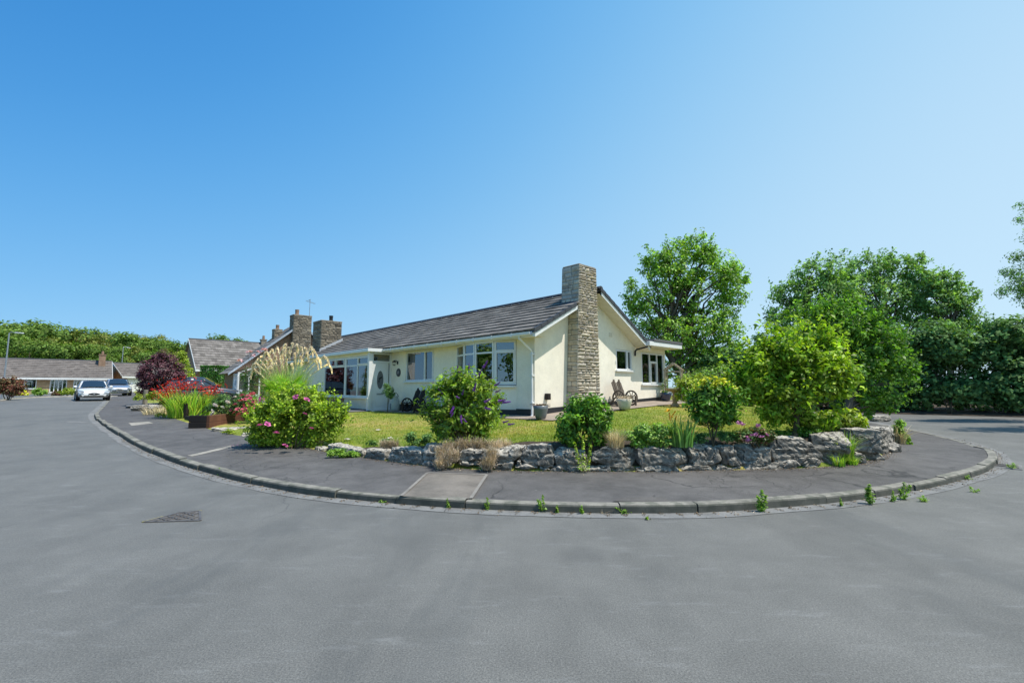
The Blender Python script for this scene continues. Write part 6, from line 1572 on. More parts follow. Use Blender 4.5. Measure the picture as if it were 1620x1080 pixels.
# fallen weeds and tufts along the wall foot and gaps
gw = [(1340, 716, 'yellow grass tuft hanging in the gap beside the fissured boulder', .5, 'croc'), (1325, 735, 'grass tuft at the pavement edge below the fissured boulder', .26, 'croc'), (1345, 732, 'low grass tuft by the last footing stones', .2, 'croc'), (1424, 701, 'tall weedy grass tuft at the right end of the wall', .5, 'dry')]
for k, (px, py, lab, h, mt) in enumerate(gw):
    p = on_pave(px, py); c = proj_line(px) if px < 1420 else p[:2]; t_ = tuft('grass_tuft', lab, 'grass tuft', (c[0], c[1] - .02, near_pave(c[0], c[1]) + (.12 if k == 0 else 0)), .09, 150, h, .013, BL[mt], 70 + k, .9)
p = on_pave(1424, 701); shrub('weed', 'leafy green weeds at the right hand end of the boulder wall', 'weed', (p[0], p[1], near_pave(p[0], p[1])), PL([(1422, 680, 8, 12), (1430, 692, 10, 8), (1424, 668, 5, 10), (1434, 700, 12, 4)], p[1], .8), 1300, .06, LF['weed'], 75, 5, .006, None, .08, aspect=.5)
p = on_pave(548, 724); shrub('creeping_weed', 'bright green creeping weed spilling onto the pavement by the low stones', 'weed', (p[0], p[1], near_pave(p[0], p[1])), PL([(525, 716, 14, 5), (545, 717, 16, 6), (562, 719, 12, 4), (535, 713, 10, 4)], p[1] + .03, 1.2), 3000, .032, LF['weed'], 76, 0, .01, None, .05, aspect=.7, up=1.2)
p = on_garden(500, 703); tuft('dry_grass_tuft', 'pale dry grass tuft right of the rose shrub by the pavement', 'grass tuft', (p[0], p[1], gz(p[0], p[1])), .14, 380, .26, .007, BL['dry'], 77, 1.0)

# kerb weeds: (photo column, row of the foot, height px, label)
kw = [(352, 752, 10, 'small green weed in the kerb left of the manhole side bend'), (603, 795, 5, 'tiny weed at the kerb foot left of the concrete slab'), (710, 803, 14, 'bushy green weed at the kerb below the concrete slab'), (772, 806, 18, 'forked green weed at the kerb just right of the concrete slab'),
      (860, 809, 24, 'taller upright green weed at the kerb below the mullein'), (881, 811, 12, 'small weed right beside the upright kerb weed'), (921, 812, 13, 'round low weed at the kerb below the laurel'), (988, 812, 10, 'small round weed at the kerb left of the sunken kerbstone joint'), (1204, 809, 32, 'tallest green weed standing in the kerb joint'),
      (1331, 800, 12, 'small weed at the kerb left of the big weed pair'), (1376, 797, 30, 'large leafy kerb weed left one of the pair near the right bend'), (1410, 793, 16, 'broad low kerb weed between the two leafy ones'), (1428, 790, 26, 'large leafy kerb weed right one of the pair near the right bend'), (1460, 793, 9, 'flat green weed on the channel right of the weed pair'),
      (1530, 758, 7, 'tiny weed on top of the kerb at the right bend'), (1022, 821, 4, 'flat weed mat on the road edge below the kerb joint'), (1540, 778, 8, 'grassy weed strip on the road edge at the right bend'), (1600, 741, 9, 'green weed beside the gully at the right edge')]
for k, (px, py, hp, lab) in enumerate(kw):
    p = on_road(px, py); h = hp * p[1] / F; rs = np.random.RandomState(200 + k); wide = 1.7 if hp < 12 else .55
    t = thing('kerb_weed', lab, 'weed', (p[0], p[1] - .01, p[2] + .002), 0, 'weeds growing along the kerb')
    m = MB(); PP = []; NN = []
    for q in range(3 if hp > 8 else 2):
        e = np.array([rs.normal() * h * .3 * (wide + .3), rs.normal() * h * .2 * wide - .01, h * (1 if q == 0 else rs.uniform(.45, .85))]); m.tube([(0, 0, -.02), e * .5 + rs.normal(size=3) * h * .05, e], [.004, .003, .002], 5)
        for s in np.linspace(.1, 1, 8 + int(h * 40)):
            for u in range(5):
                PP.append(e * s + rs.normal(size=3) * h * np.array([.15, .15, .06]) * wide * (1.35 - s)); NN.append(rs.normal(size=3) * .6 + np.array([0, -.2, .9]))
    PP = np.array(PP); PP[:, 2] = np.maximum(PP[:, 2], .008)
    V, Fc = leaf_quads(PP, np.array(NN), max(.022, h * .15), .5, rs); obj('leaves', mesh('leaves', V, Fc), LF['weed'], t)
    m.build('stem', LF['weed'], t)
# dead weed remains by the kerb
for k, (px, py) in enumerate(((955, 812), (1160, 813), (1185, 812), (805, 809), (740, 806))):
    p = on_road(px, py); tuft('dead_weed', 'brown withered weed lying in the kerb channel', 'weed', (p[0], p[1], p[2]), .06 if k else .03, 40, .05 if k else .09, .006, BL['lav'], 220 + k, 2.0, 1, 'withered weeds in the kerb channel')

# ------------------------------------------------------------------ left garden
p = on_garden(465, 709)
rg_, rc = shrub('rose_shrub', 'large yellow green shrub rose with a few magenta flowers by the pavement', 'shrub', (p[0], p[1], gz(p[0], p[1]) - .03), PL([(465, 660, 60, 42), (425, 670, 36, 34), (505, 665, 40, 36), (450, 690, 50, 20), (500, 690, 36, 14), (480, 635, 36, 22), (440, 640, 30, 24), (525, 660, 22, 22), (415, 690, 26, 16), (530, 675, 16, 18), (470, 698, 50, 10, -.1), (430, 698, 30, 9, -.1)], p[1] + .35, .95), 26000, .068, LF['rugosa'], 80, 9, .012, None, .14, aspect=.6, rnd=.95, dens=.8, shoots=380, slen=.22, holes=11, hrad=.2)
fm = petal_mesh('bloom', [(6, .05, .045, .35), (5, .035, .03, .9)], 5); fb = np.array(rg_.location)
place_parts('bloom', fm, FL['magenta'], rg_, [at(px, py, p[1] - .5) - fb for px, py in ((411, 673), (423, 671), (437, 685), (493, 678), (451, 705), (482, 655), (412, 632), (468, 628), (485, 632))], np.random.RandomState(4), 1.1, 1.5, .5)
# timber raised bed
A = on_pave(331, 677); B_ = on_pave(304, 671); C_ = on_pave(388, 668)
hgt = 0.40
rb_ = thing('raised_bed', 'red brown timber sleeper bed at the pavement edge with roses inside', 'planter', (A[0], A[1], near_pave(A[0], A[1]) - .03))
e1 = (C_ - A)[:2]; l1 = np.linalg.norm(e1); e1 /= l1; e2 = np.array([-e1[1], e1[0]]); l2 = .62; l1 = max(l1, 2.0)
for r_ in range(2):
    z0, z1 = r_ * hgt / 2 + .003, (r_ + 1) * hgt / 2 - .003; j = .006 * r_
    m = MB(); m.obox((0, 0, 0), (*e1, 0), (*e2, 0), 0 + j, l1, 0 + j, .1, z0, z1); m.build('sleeper', MT['timber'], rb_, bevel=.008)
    m = MB(); m.obox((0, 0, 0), (*e1, 0), (*e2, 0), 0 + j, .1, .103, l2, z0, z1); m.build('sleeper', MT['blackwood'], rb_, bevel=.008)  # end sleepers of the same timber, shade painted in as darker wood
m = MB(); m.obox((0, 0, 0), (*e1, 0), (*e2, 0), .1, l1, .1, l2, .02, hgt - .06); m.build('soil', MT['soil'], rb_)
# dark post and low board beside it
p = on_pave(293.5, 662); m = MB(); m.box(-.06, .06, -.06, .06, -.1, .56); o = m.build('timber_post', MT['blackwood'], None, (p[0], p[1], near_pave(p[0], p[1])), bevel=.008); tag(o, 'short dark brown timber post between crocosmia and raised bed', 'post')
p = on_pave(284, 664); q = on_pave(307, 670); d = (q - p)[:2]; m = MB(); m.obox((0, 0, 0), (*(d / np.linalg.norm(d)), 0), (-d[1] / np.linalg.norm(d), d[0] / np.linalg.norm(d), 0), 0, np.linalg.norm(d), .14, .24, -.05, .14); o = m.build('edging_board', MT['blackwood'], None, (p[0], p[1], near_pave(p[0], p[1])), bevel=.006); tag(o, 'low dark timber edging board at the foot of the short post', 'edging')
p = on_pave(378, 676)
for k, (px, py, s) in enumerate(((352, 682, .3), (372, 681, .35), (392, 690, .22))):
    q = on_pave(px, py); o = obj('kerb_rock', boulder_mesh(900 + k, s, .14, .07, 6), MT['boulder'], None, (q[0], q[1] + .1, near_pave(q[0], q[1]) + .02)); tag(o, ['low pale rock under the left part of the timber bed', 'low pale rock under the right part of the timber bed', 'low pale rock at the left foot of the rose shrub'][k], 'rock')
p = on_garden(372, 683); shrub('ground_cover', 'yellowish weeds between the timber bed and the rose shrub', 'plant', (p[0], p[1], gz(p[0], p[1])), PL([(365, 683, 12, 5), (380, 688, 10, 5), (355, 686, 8, 3)], p[1] - .1, .9), 900, .05, LF['lime'], 81, 0, .01, None, .07, aspect=.5, up=1)
# crocosmia with red flowers
p = on_garden(295, 664)
p = np.array([p[0] - .9, p[1] + 1.35, 0]); cr = tuft('crocosmia', 'big clump of sword leaved crocosmia with bright red flowers', 'plant', (p[0], p[1], gz(p[0], p[1])), .62, 520, 1.1, .045, BL['croc'], 82, .8, 1.0)
rs = np.random.RandomState(82); fb = np.array(cr.location); P = []
for (px, py, rx, ry, n_) in ((268, 618, 14, 7, 330), (285, 611, 16, 9, 300), (300, 607, 9, 7, 110), (322, 613, 14, 4, 80), (340, 618, 10, 4, 70), (265, 628, 10, 6, 160), (330, 622, 8, 4, 60), (345, 610, 8, 4, 40), (305, 648, 3, 3, 12), (275, 640, 6, 6, 40)):
    c = at(px, py, fb[1] - .1); k = fb[1] / F; P.append(c + rs.normal(size=(n_, 3)) * np.array([rx * k, .3, ry * k]) * .7)
P = np.concatenate(P) - fb; V, Fc = leaf_quads(P, rs.normal(size=(len(P), 3)) + np.array([0, -.5, .8]), .075, .45, rs); obj('blossoms', mesh('blossoms', V, Fc), FL['red'], cr)
m = MB()
for i in range(0, len(P), 26): m.tube(curve((P[i][0] * .35, P[i][1] * .4, 0), P[i], .06, 4), [.008, .007, .005, .003], 5)
m.build('flower_stalks', BL['stipa'], cr)
p = on_garden(250, 655); tuft('dry_plant', 'patch of brownish dry plants left of the crocosmia at the pavement', 'plant', (p[0], p[1] + .5, gz(p[0], p[1])), .8, 700, .32, .015, BL['dry'], 83, 1.0)
p = on_garden(240, 647); tuft('dry_plant', 'reddish straw grass farther along the pavement edge', 'plant', (p[0], p[1] + .4, gz(p[0], p[1])), .7, 420, .28, .015, BL['lav'], 84, 1.0)
p = on_garden(262, 660); shrub('ground_cover', 'yellow green low weeds at the pavement below the dry plants', 'plant', (p[0], p[1] + .2, gz(p[0], p[1])), PL([(255, 656, 14, 4), (275, 659, 16, 5), (295, 662, 14, 4)], p[1] + .2, .8), 900, .06, LF['lime'], 85, 0, .01, None, .08, aspect=.5, up=1)
# roses in the raised bed
p = A + np.array([*(e1 * 1.0 + e2 * .6), 0])
r1, c1 = shrub('pink_rose', 'rose bush covered in coral pink flowers behind the timber bed', 'shrub', (p[0], p[1], gz(p[0], p[1]) + .2), PL([(385, 630, 18, 14), (372, 642, 16, 12), (400, 632, 14, 16), (390, 648, 18, 8), (365, 650, 12, 8)], p[1], .9), 2600, .06, LF['hedge'], 86, 8, .01, None, .1, aspect=.55)
fb = np.array(r1.location); fm = petal_mesh('bloom', [(7, .06, .05, .3), (6, .045, .04, .8), (4, .03, .03, 1.2)], 6)
place_parts('bloom', fm, FL['rose'], r1, [at(px, py, p[1] - .35 + .2 * math.sin(px)) - fb for px, py in ((376, 647), (384, 641), (371, 652), (380, 634), (392, 626), (388, 632), (400, 623), (396, 630), (372, 640), (386, 648), (393, 641), (378, 655), (402, 636), (366, 648), (383, 626), (398, 645), (390, 654))], np.random.RandomState(7), 1.2, 1.9, .5)
r2, c2 = shrub('white_rose', 'small rose bush with a few white flowers in the timber bed', 'shrub', (p[0] - .6, p[1] + .1, gz(p[0], p[1]) + .2), PL([(345, 640, 16, 12), (355, 632, 12, 12), (335, 646, 12, 8), (352, 650, 14, 6)], p[1] + .1, .9), 2200, .06, LF['hedge'], 87, 6, .01, None, .1, aspect=.5)
fb = np.array(r2.location); fm = petal_mesh('bloom', [(7, .06, .05, .3), (6, .045, .04, .8), (4, .03, .03, 1.2)], 16); place_parts('bloom', fm, FL['white'], r2, [at(px, py, p[1] - .25) - fb for px, py in ((340, 641), (336, 650), (336, 655), (360, 636), (372, 628), (352, 644))], np.random.RandomState(8), 1.0, 1.5, .5)
# palm and tall plumed grass
p = on_garden(455, 668); Yp_ = p[1] + 1.0; p = np.array([*at(450, 640, Yp_)[:2], 0]); p[2] = gz(p[0], p[1])
pm = thing('fan_palm', 'small fan palm with bright spreading leaves above the shrub rose', 'palm', p)
rs = np.random.RandomState(90); hubz = at(455, 634, p[1])[2] - p[2]
m = MB(); m.tube([(0, 0, -.1), (.02, 0, hubz * .5), (0, 0, hubz)], [.1, .09, .07], 9); m.build('trunk', MT['bark'], pm)
for k in range(22):
    a = 2 * PI * k / 22 + rs.normal() * .15; el = rs.uniform(.05, 1.0); L = rs.uniform(.62, .95)
    d = np.array([math.cos(a) * math.cos(el), math.sin(a) * math.cos(el), math.sin(el)]); hubp = np.array([0, 0, hubz]) + d * L * .62
    sdir = np.array([-math.sin(a), math.cos(a), 0]); n_ = 24; ph = np.linspace(-1.25, 1.25, n_); V = []; Fs = []
    for x in ph:
        dd = d * math.cos(x) + sdir * math.sin(x); e = hubp + dd * .75 * (1 - .12 * abs(x)) + np.array([0, 0, -.10 - .08 * abs(x)]); mid = hubp + dd * .35; w_ = np.cross(dd, np.array([0, 0, 1.0])); w_ = w_ / (np.linalg.norm(w_) + 1e-6) * .017
        b = len(V); V += [hubp, mid + w_, e, mid - w_]; Fs.append((b, b + 1, b + 2, b + 3))
    fr = obj('frond', mesh('frond', V, Fs), BL['palm'], pm)
    m = MB(); m.tube([(0, 0, hubz), hubp], [.013, .009], 5); m.build('frond_stalk', BL['palm'], fr)
pg = np.array([*at(452, 640, p[1] + 1.6)[:2], 0]); pg[2] = gz(pg[0], pg[1])
st = tuft('plumed_grass', 'tall ornamental grass with arching cream plumes beside the porch', 'ornamental grass', pg, .55, 1900, 1.95, .017, BL['stipa'], 91, .35, .8)
rs = np.random.RandomState(91)
for (px, py, bend) in ((452, 548, -.25), (462, 546, -.1), (470, 548, .1), (448, 556, -.3), (456, 553, .1), (440, 552, -.35), (432, 556, -.45), (424, 560, -.5), (418, 566, -.6), (412, 570, -.6), (408, 577, -.6), (428, 570, -.3), (437, 566, -.2), (445, 565, .15), (475, 552, .25), (482, 553, .3), (490, 552, .35), (484, 560, .3), (494, 556, .5), (466, 562, .1), (474, 566, .25), (453, 570, -.05), (418, 578, -.4), (404, 586, -.4), (500, 568, .55), (510, 566, .7), (515, 578, .7), (496, 572, .5), (430, 582, -.2), (462, 578, .1)):
    tip = at(px, py, pg[1] + rs.normal() * .25) - pg; s_ = np.array([rs.normal() * .12, rs.normal() * .12, 0.3])
    b_ = bend * .38
    P = [s_, s_ * .4 + tip * .6 + np.array([-b_ * .35, 0, .12]), tip, tip + np.array([b_ * .45, rs.normal() * .04, .02]), tip + np.array([b_ * .85, 0, -.12]), tip + np.array([b_ * 1.0, 0, -.30])]
    Q = spl(np.arange(6.0), np.array(P), np.linspace(1.2, 5, 46)); n_ = 420; i = rs.randint(0, 45, n_)
    wprof = .030 * np.sin(PI * np.clip((i + 2) / 50, 0, 1))**.6; C0 = Q[i] + rs.normal(size=(n_, 3)) * wprof[:, None] * .6
    tg = unit(unit(Q[i + 1] - Q[i]) + rs.normal(size=(n_, 3)) * .28); sd = unit(np.cross(tg, rs.normal(size=(n_, 3)))); hl = rs.uniform(.03, .06, n_)[:, None]
    V = np.stack([C0 - tg * hl, C0 + sd * .009, C0 + tg * hl, C0 - sd * .009], 1).reshape(-1, 3); Fc = np.arange(n_ * 4).reshape(n_, 4)
    pl = obj('plume', mesh('plume', V, Fc), BL['plume'], st)
    m = MB(); m.tube(P[:3], [.006, .005, .004], 5); m.build('plume_stalk', BL['stipa'], pl)
# climbing rose on timber trellis
p = on_garden(392, 655); p = np.array([p[0] - .8, p[1] + 3.2, 0]); p[2] = gz(p[0], p[1])
tr_ = thing('rose_trellis', 'timber trellis under a climbing rose between drive and plumed grass', 'trellis', p)
k = p[1] / F
def rel(px, py, dy=0): return at(px, py, p[1] + dy) - p
for px in (386, 398, 412, 424):
    a_ = rel(px, 650); b_ = rel(px, 578 if px != 398 else 572); m = MB(); m.tube([(a_[0], 0, -.1), (a_[0], 0, b_[2])], .035, 4); m.build('post', MT['oldwood'], tr_)
for py in (588, 606, 628):
    a_ = rel(380, py); b_ = rel(430, py); m = MB(); m.box(a_[0], b_[0], -.05, -.02, a_[2] - .025, a_[2] + .025); m.build('rail', MT['oldwood'], tr_)
cl, cc = shrub('climbing_rose', 'climbing rose with pink blooms over the timber trellis', 'climber', (p[0], p[1] + .1, p[2]), PL([(400, 590, 18, 14), (420, 596, 16, 16), (395, 610, 14, 14), (412, 575, 14, 10), (425, 620, 14, 16), (385, 596, 8, 10)], p[1] - .05, .6), 3200, .07, LF['hedge'], 92, 8, .012, None, .13, aspect=.5)
fb = np.array(cl.location); fm = petal_mesh('bloom', [(7, .06, .05, .3), (6, .045, .04, .8), (4, .03, .03, 1.2)], 26); place_parts('bloom', fm, FL['pink'], cl, [at(px, py, p[1] - .45) - fb for px, py in ((383, 570), (391, 557), (408, 556), (416, 553), (402, 562), (412, 558), (378, 570), (396, 556), (433, 578), (430, 586), (420, 553))], np.random.RandomState(9), 1.3, 1.9, .5)
m = MB()
for px, py in ((383, 570), (391, 557), (408, 556), (416, 553), (402, 562), (412, 558), (378, 570), (396, 556), (420, 553)):
    m.tube(curve(at(402 + (px - 402) * .3, 600, p[1] - .1) - fb, at(px, py, p[1] - .45) - fb, .1, 5), [.009, .007, .006, .005, .004], 5)
m.build('shoots', MT['stem'], cl)
# purple shrub, lime shrubs, clipped conifer, dark red shrub far left
p = on_garden(255, 640); Yp = 27.0; q = at(255, 630, Yp)
shrub('purple_shrub', 'large round dark purple leaved shrub left of the parked dark cars', 'shrub', (q[0], q[1], gz(q[0], q[1])), PL([(255, 590, 36, 34), (238, 600, 22, 28), (275, 598, 20, 28), (256, 568, 24, 16), (232, 615, 16, 18), (270, 615, 22, 16), (250, 620, 26, 14), (228, 590, 12, 14)], Yp, .85), 9500, .13, LF['purple'], 93, 10, .03, None, .22, aspect=.5)
q = at(292, 606, 33); shrub('lime_shrub', 'yellow green upright shrub right behind the purple shrub', 'shrub', (q[0], q[1], gz(q[0], q[1])), PL([(288, 575, 12, 14), (294, 592, 14, 14), (298, 606, 14, 10), (288, 562, 7, 8), (303, 600, 8, 8)], 33, .9), 3000, .15, LF['lime'], 94, 5, .02, None, .25, aspect=.5)
q = at(339, 608, 37)
t = thing('clipped_conifer', 'clipped square topped green conifer in front of the brown striped roof', 'conifer', (q[0], q[1], .55)); rs = np.random.RandomState(95)
w_, z0, z1 = 15 * 37 / F, .1, at(339, 578.5, 37)[2] - .55
n_ = 9000; P = rs.uniform(-1, 1, (n_, 3)); ax = rs.randint(0, 3, n_); P[np.arange(n_), ax] = np.sign(P[np.arange(n_), ax]) * rs.uniform(.88, 1.0, n_); N = np.zeros((n_, 3)); N[np.arange(n_), ax] = np.sign(P[np.arange(n_), ax])
P = P * np.array([w_, w_ * .9, (z1 - z0) / 2]) + np.array([0, 0, (z1 + z0) / 2]); V, Fc = leaf_quads(P, N + rs.normal(size=(n_, 3)) * .5, .13, .5, rs); obj('foliage', mesh('foliage', V, Fc), LF['conifer'], t)
m = MB(); m.tube([(0, 0, -.1), (0, 0, z1 * .8)], [.12, .05], 8); m.build('trunk', MT['bark'], t)
q = at(14, 628, 33); shrub('red_shrub', 'dark red leaved shrub on the verge beside the left street lamp', 'shrub', (q[0], q[1], road_z(q[0], q[1])), PL([(14, 608, 20, 14), (28, 612, 12, 14), (0, 610, 16, 16), (20, 620, 20, 9)], 33, .8), 3600, .15, LF['redb'], 96, 6, .03, None, .25, aspect=.5)
for k, (px, py, rx, ry, Y, mt, lab) in enumerate(((63, 619, 12, 6, 41, 'cover', 'low round green bush before the far brick bungalow window'), (36, 622, 8, 5, 42, 'gold', 'yellow flowered bush beside the dark red shrub'), (106, 619, 13, 6, 42, 'lime', 'low green bush left of the white car before the far bungalow'), (90, 622, 10, 4, 43, 'redb', 'small reddish bush in the far front garden'), (198, 622, 4, 6, 46, 'lime', 'small yellow green bush at the far garage corner'))):
    q = at(px, py + ry, Y); shrub('low_bush', lab, 'bush', (q[0], q[1], min(q[2], road_z(q[0], q[1]) + .1)), PL([(px, py, rx, ry), (px - rx * .4, py + ry * .3, rx * .6, ry * .7), (px + rx * .45, py + ry * .3, rx * .6, ry * .7)], Y, 1.0), 1300, .14, LF[mt], 97 + k, 4, .02, None, .2, aspect=.5)
# stump post and stones near the drive entrance
q = at(229.5, 633, 24.5); m = MB(); m.tube([(0, 0, -.2), (0, 0, .4), (.01, 0, .92)], [.12, .11, .10], 10); o = m.build('wooden_post', MT['oldwood'], None, (q[0], q[1], gz(q[0], q[1]))); tag(o, 'thick grey weathered post in front of the purple shrub', 'post')
q = at(222, 630, 24); shrub('ground_cover', 'yellow green low plants at the foot of the grey post', 'plant', (q[0], q[1], gz(q[0], q[1])), PL([(218, 628, 10, 5), (235, 628, 8, 5), (245, 623, 10, 6)], 24.2, .9), 1200, .09, LF['lime'], 110, 0, .01, None, .13, aspect=.5, up=1)
for k, (px, py, sx) in enumerate(((226, 637, .5), (240, 637, .35))):
    q = at(px, py, 22.5); o = obj('edge_rock', boulder_mesh(920 + k, sx, .2, .14, 6), MT['boulder'], None, (q[0], q[1], gz(q[0], q[1]) + .05)); tag(o, ['pale edging rock left of its pair below the grey post', 'smaller pale edging rock right of its pair below the grey post'][k], 'rock')

# ------------------------------------------------------------------ pots, bird bath, arbour, standard by the door
M_POTG = m_plain('grey glazed pot', (.13, .15, .165), .35); M_POTW = m_plain('cream stone pot', (.58, .53, .44), .8, 0, .2); M_POTB = m_plain('dark blue glazed pot', (.02, .03, .06), .15, 0, .1, 4, .7); M_STN = m_plain('sandstone', (.42, .30, .16), .9, 0, .25, 9)
def potted(label, x, y, r, h, mat, seed, foliage_mat, fh, nb=120, z=None):
    z = gz(x, y) + .035 if z is None else z
    t = thing('plant_pot', label, 'plant pot', (x, y, z)); pot_mesh(r, h, mat, t)
    m = MB(); m.lathe([(r - .025, h - .045), (.005, h - .03)], (0, 0, 0), 20); m.build('compost', MT['soil'], t)
    if nb:
        rs = np.random.RandomState(seed); a = rs.uniform(0, 6.28, nb); rr_ = (r - .04) * rs.uniform(0, 1, nb)**.5
        P0 = np.stack([rr_ * np.cos(a), rr_ * np.sin(a), np.full(nb, h - .05)], 1); V, Fc = leaf_quads(np.repeat(P0, 4, 0) + np.stack([rs.normal(size=nb * 4) * .05, rs.normal(size=nb * 4) * .05, rs.uniform(0, fh, nb * 4)], 1), rs.normal(size=(nb * 4, 3)), .045, .4, rs)
        obj('foliage', mesh('foliage', V, Fc), foliage_mat, t)
    return t
p = on_garden(856, 665); potted('grey bowl shaped pot of withered plants at the house corner', p[0], p[1] + .15, .21, .36, M_POTG, 120, LF['redb'], .08)
p = on_garden(990, 650); potted('cream pot with dry brown plants in front of the gable bench', p[0], p[1] + .15, .24, .33, M_POTW, 121, BL['lav'], .13)
q = hw(-.42, 7.0); potted('dark blue glazed pot against the wall beneath the three light window', q[0], q[1], .23, .32, M_POTB, 122, LF['hedge'], .02, 0)
p = on_garden(1068, 643)
bb = thing('bird_bath', 'small sandstone bird bath on a baluster stem beside the arbour', 'bird bath', (p[0], p[1], gz(p[0], p[1])))
m = MB(); m.lathe([(.15, 0), (.15, .05), (.11, .08), (.075, .14), (.085, .3), (.06, .42), (.09, .5)], (0, 0, 0), 18); m.build('stem', M_STN, bb, smooth=True)
m = MB(); m.lathe([(.09, .49), (.22, .53), (.31, .58), (.31, .62), (.27, .62), (.2, .575), (.01, .56)], (0, 0, 0), 22); m.build('basin', M_STN, bb, smooth=True)
p = on_garden(1076, 638); p = np.array([p[0] + .15, p[1] + 1.0, 0]); p[2] = gz(p[0], p[1])
ab = thing('arbour', 'pale timber garden arbour with twin pointed gables beside the bungalow', 'arbour', p, -.5); ab.scale = (.78, .78, .9)
H_ = 1.72; wx, wy = .38, .30
for sx in (-1, 1):
    for sy in (-1, 1):
        m = MB(); m.box(sx * wx - .03, sx * wx + .03, sy * wy - .03, sy * wy + .03, -.05, H_ - .32); m.build('post', MT['arbour'], ab)
for sy in (-1, 1):
    for sx in (-1, 1):
        m = MB(); m.hexa([(sx * (wx + .06), sy * wy - .025, H_ - .38), (sx * (wx + .06), sy * wy + .025, H_ - .38), (0, sy * wy + .025, H_ - .06), (0, sy * wy - .025, H_ - .06), (sx * (wx + .06), sy * wy - .025, H_ - .30), (sx * (wx + .06), sy * wy + .025, H_ - .30), (0, sy * wy + .025, H_ + .02), (0, sy * wy - .025, H_ + .02)]); m.build('rafter', MT['arbour'], ab)
    m = MB(); m.box(-wx, wx, sy * wy - .02, sy * wy + .02, H_ - .42, H_ - .37); m.build('crossbar', MT['arbour'], ab)
for k in range(4):
    for sx in (-1, 1):
        x = sx * (wx + .05) * (1 - k / 4); z = H_ - .31 + .30 * k / 4
        m = MB(); m.box(x - .03, x + .03, -wy - .08, wy + .08, z + .0, z + .02); m.build('roof_slat', MT['arbour'], ab)
for sx in (-1, 1):
    m = MB()
    for z in np.arange(.25, H_ - .5, .25): m.box(sx * wx - .012, sx * wx + .012, -wy, wy, z, z + .03)
    for y_ in (-.12, .12): m.box(sx * wx - .01, sx * wx + .01, y_ - .015, y_ + .015, .1, H_ - .4)
    m.build('lattice', MT['arbour'], ab)
ac, _ = shrub('arbour_climber', 'thin leafy climber growing through the arbour sides', 'climber', (p[0], p[1], p[2]), [(p + np.array([-.38, 0, .5]), (.14, .3, .5)), (p + np.array([.38, 0, .6]), (.2, .3, .6)), (p + np.array([.1, -.1, .35]), (.3, .25, .3))], 1100, .06, LF['cover'], 130, 4, .01, None, .12, aspect=.5)
# standard bay tree and pale churn by the door, path edging plants
q = on_garden(613, 653); z = gz(q[0], q[1]) + .03
sb_ = tree('standard_bay', 'small potted lollipop tree in front of the white door', 'plant', (q[0], q[1], z), [(np.array([q[0], q[1], z + .82]), (.27, .27, .24)), (np.array([q[0] + .1, q[1], z + .65]), (.2, .2, .15)), (np.array([q[0] - .06, q[1], z + 1.0]), (.16, .16, .12))], 1500, .06, LF['hedge'], 131, .016, 5, .6, None, .08, 1, 'stem', aspect=.45)
q = on_garden(625, 651); z = gz(q[0], q[1]) + .03
ch = thing('milk_churn', 'pale tapering churn shaped planter right of the front door', 'planter', (q[0], q[1], z)); m = MB(); m.lathe([(.14, 0), (.17, .08), (.165, .4), (.12, .5), (.12, .56), (.15, .6), (.14, .6), (.11, .56)], (0, 0, 0), 18); m.build('vessel', m_plain('pale grey green enamel', (.42, .46, .44), .5), ch, smooth=True)
m = MB(); m.tube(curve((-.13, 0, .57), (.13, 0, .57), .16, 7), .012, 6); m.build('handle', MT['iron'], ch)

# ------------------------------------------------------------------ iron covers in the road
M_RUST = m_plain('worn iron cover', (.20, .175, .155), .55, .5, .4, 20)
G4 = [on_road(*q_) for q_ in ((228, 826), (317, 823.5), (316, 808.5), (284, 811))]
gc = sum(G4) / 4
t = thing('drain_cover', 'rusty iron lattice drain cover with a yellow painted edge set in the road', 'drain cover', (gc[0], gc[1], road_z(gc[0], gc[1]) + .002))
GQ = [(q_ - gc)[:2] for q_ in G4]
def inside(x, y, m=0.0):
    s_ = [((b_[0] - a_[0]) * (y - a_[1]) - (b_[1] - a_[1]) * (x - a_[0])) / np.linalg.norm(b_ - a_) for a_, b_ in zip(GQ, GQ[1:] + GQ[:1])]
    return min(s_) > m or max(s_) < -m
m = MB(); m.poly([(x, y, .003) for x, y in GQ]); m.build('bed', m_plain('tarred bed', (.13, .12, .11), .9, 0, .4, 20), t, fix=False)
m = MB()
for A_, B2 in zip(GQ, GQ[1:] + GQ[:1]):
    d = B2 - A_; l_ = np.linalg.norm(d); d = d / l_; n_ = np.array([-d[1], d[0]]); m.obox((*A_, 0), (*d, 0), (*n_, 0), 0, l_, -.012, .012, 0, .008)
m.build('frame', M_RUST, t)
m = MB(); e1_ = GQ[1] - GQ[0]; ga = math.atan2(e1_[1], e1_[0]) + .15
for k in range(-14, 15):
    for j in range(-14, 15):
        x, y = k * .058, j * .058; x, y = x * math.cos(ga) - y * math.sin(ga), x * math.sin(ga) + y * math.cos(ga)
        if not inside(x, y, .035): continue
        a_ = ga + (PI / 4 if (k + j) % 2 else -PI / 4)
        m.obox((x, y, 0), (math.cos(a_), math.sin(a_), 0), (-math.sin(a_), math.cos(a_), 0), -.030, .030, -.008, .008, .0035, .011)
m.build('lattice', M_RUST, t)
yl = m_plain('flaking yellow paint', (.42, .36, .10), .8, 0, .6, 30)
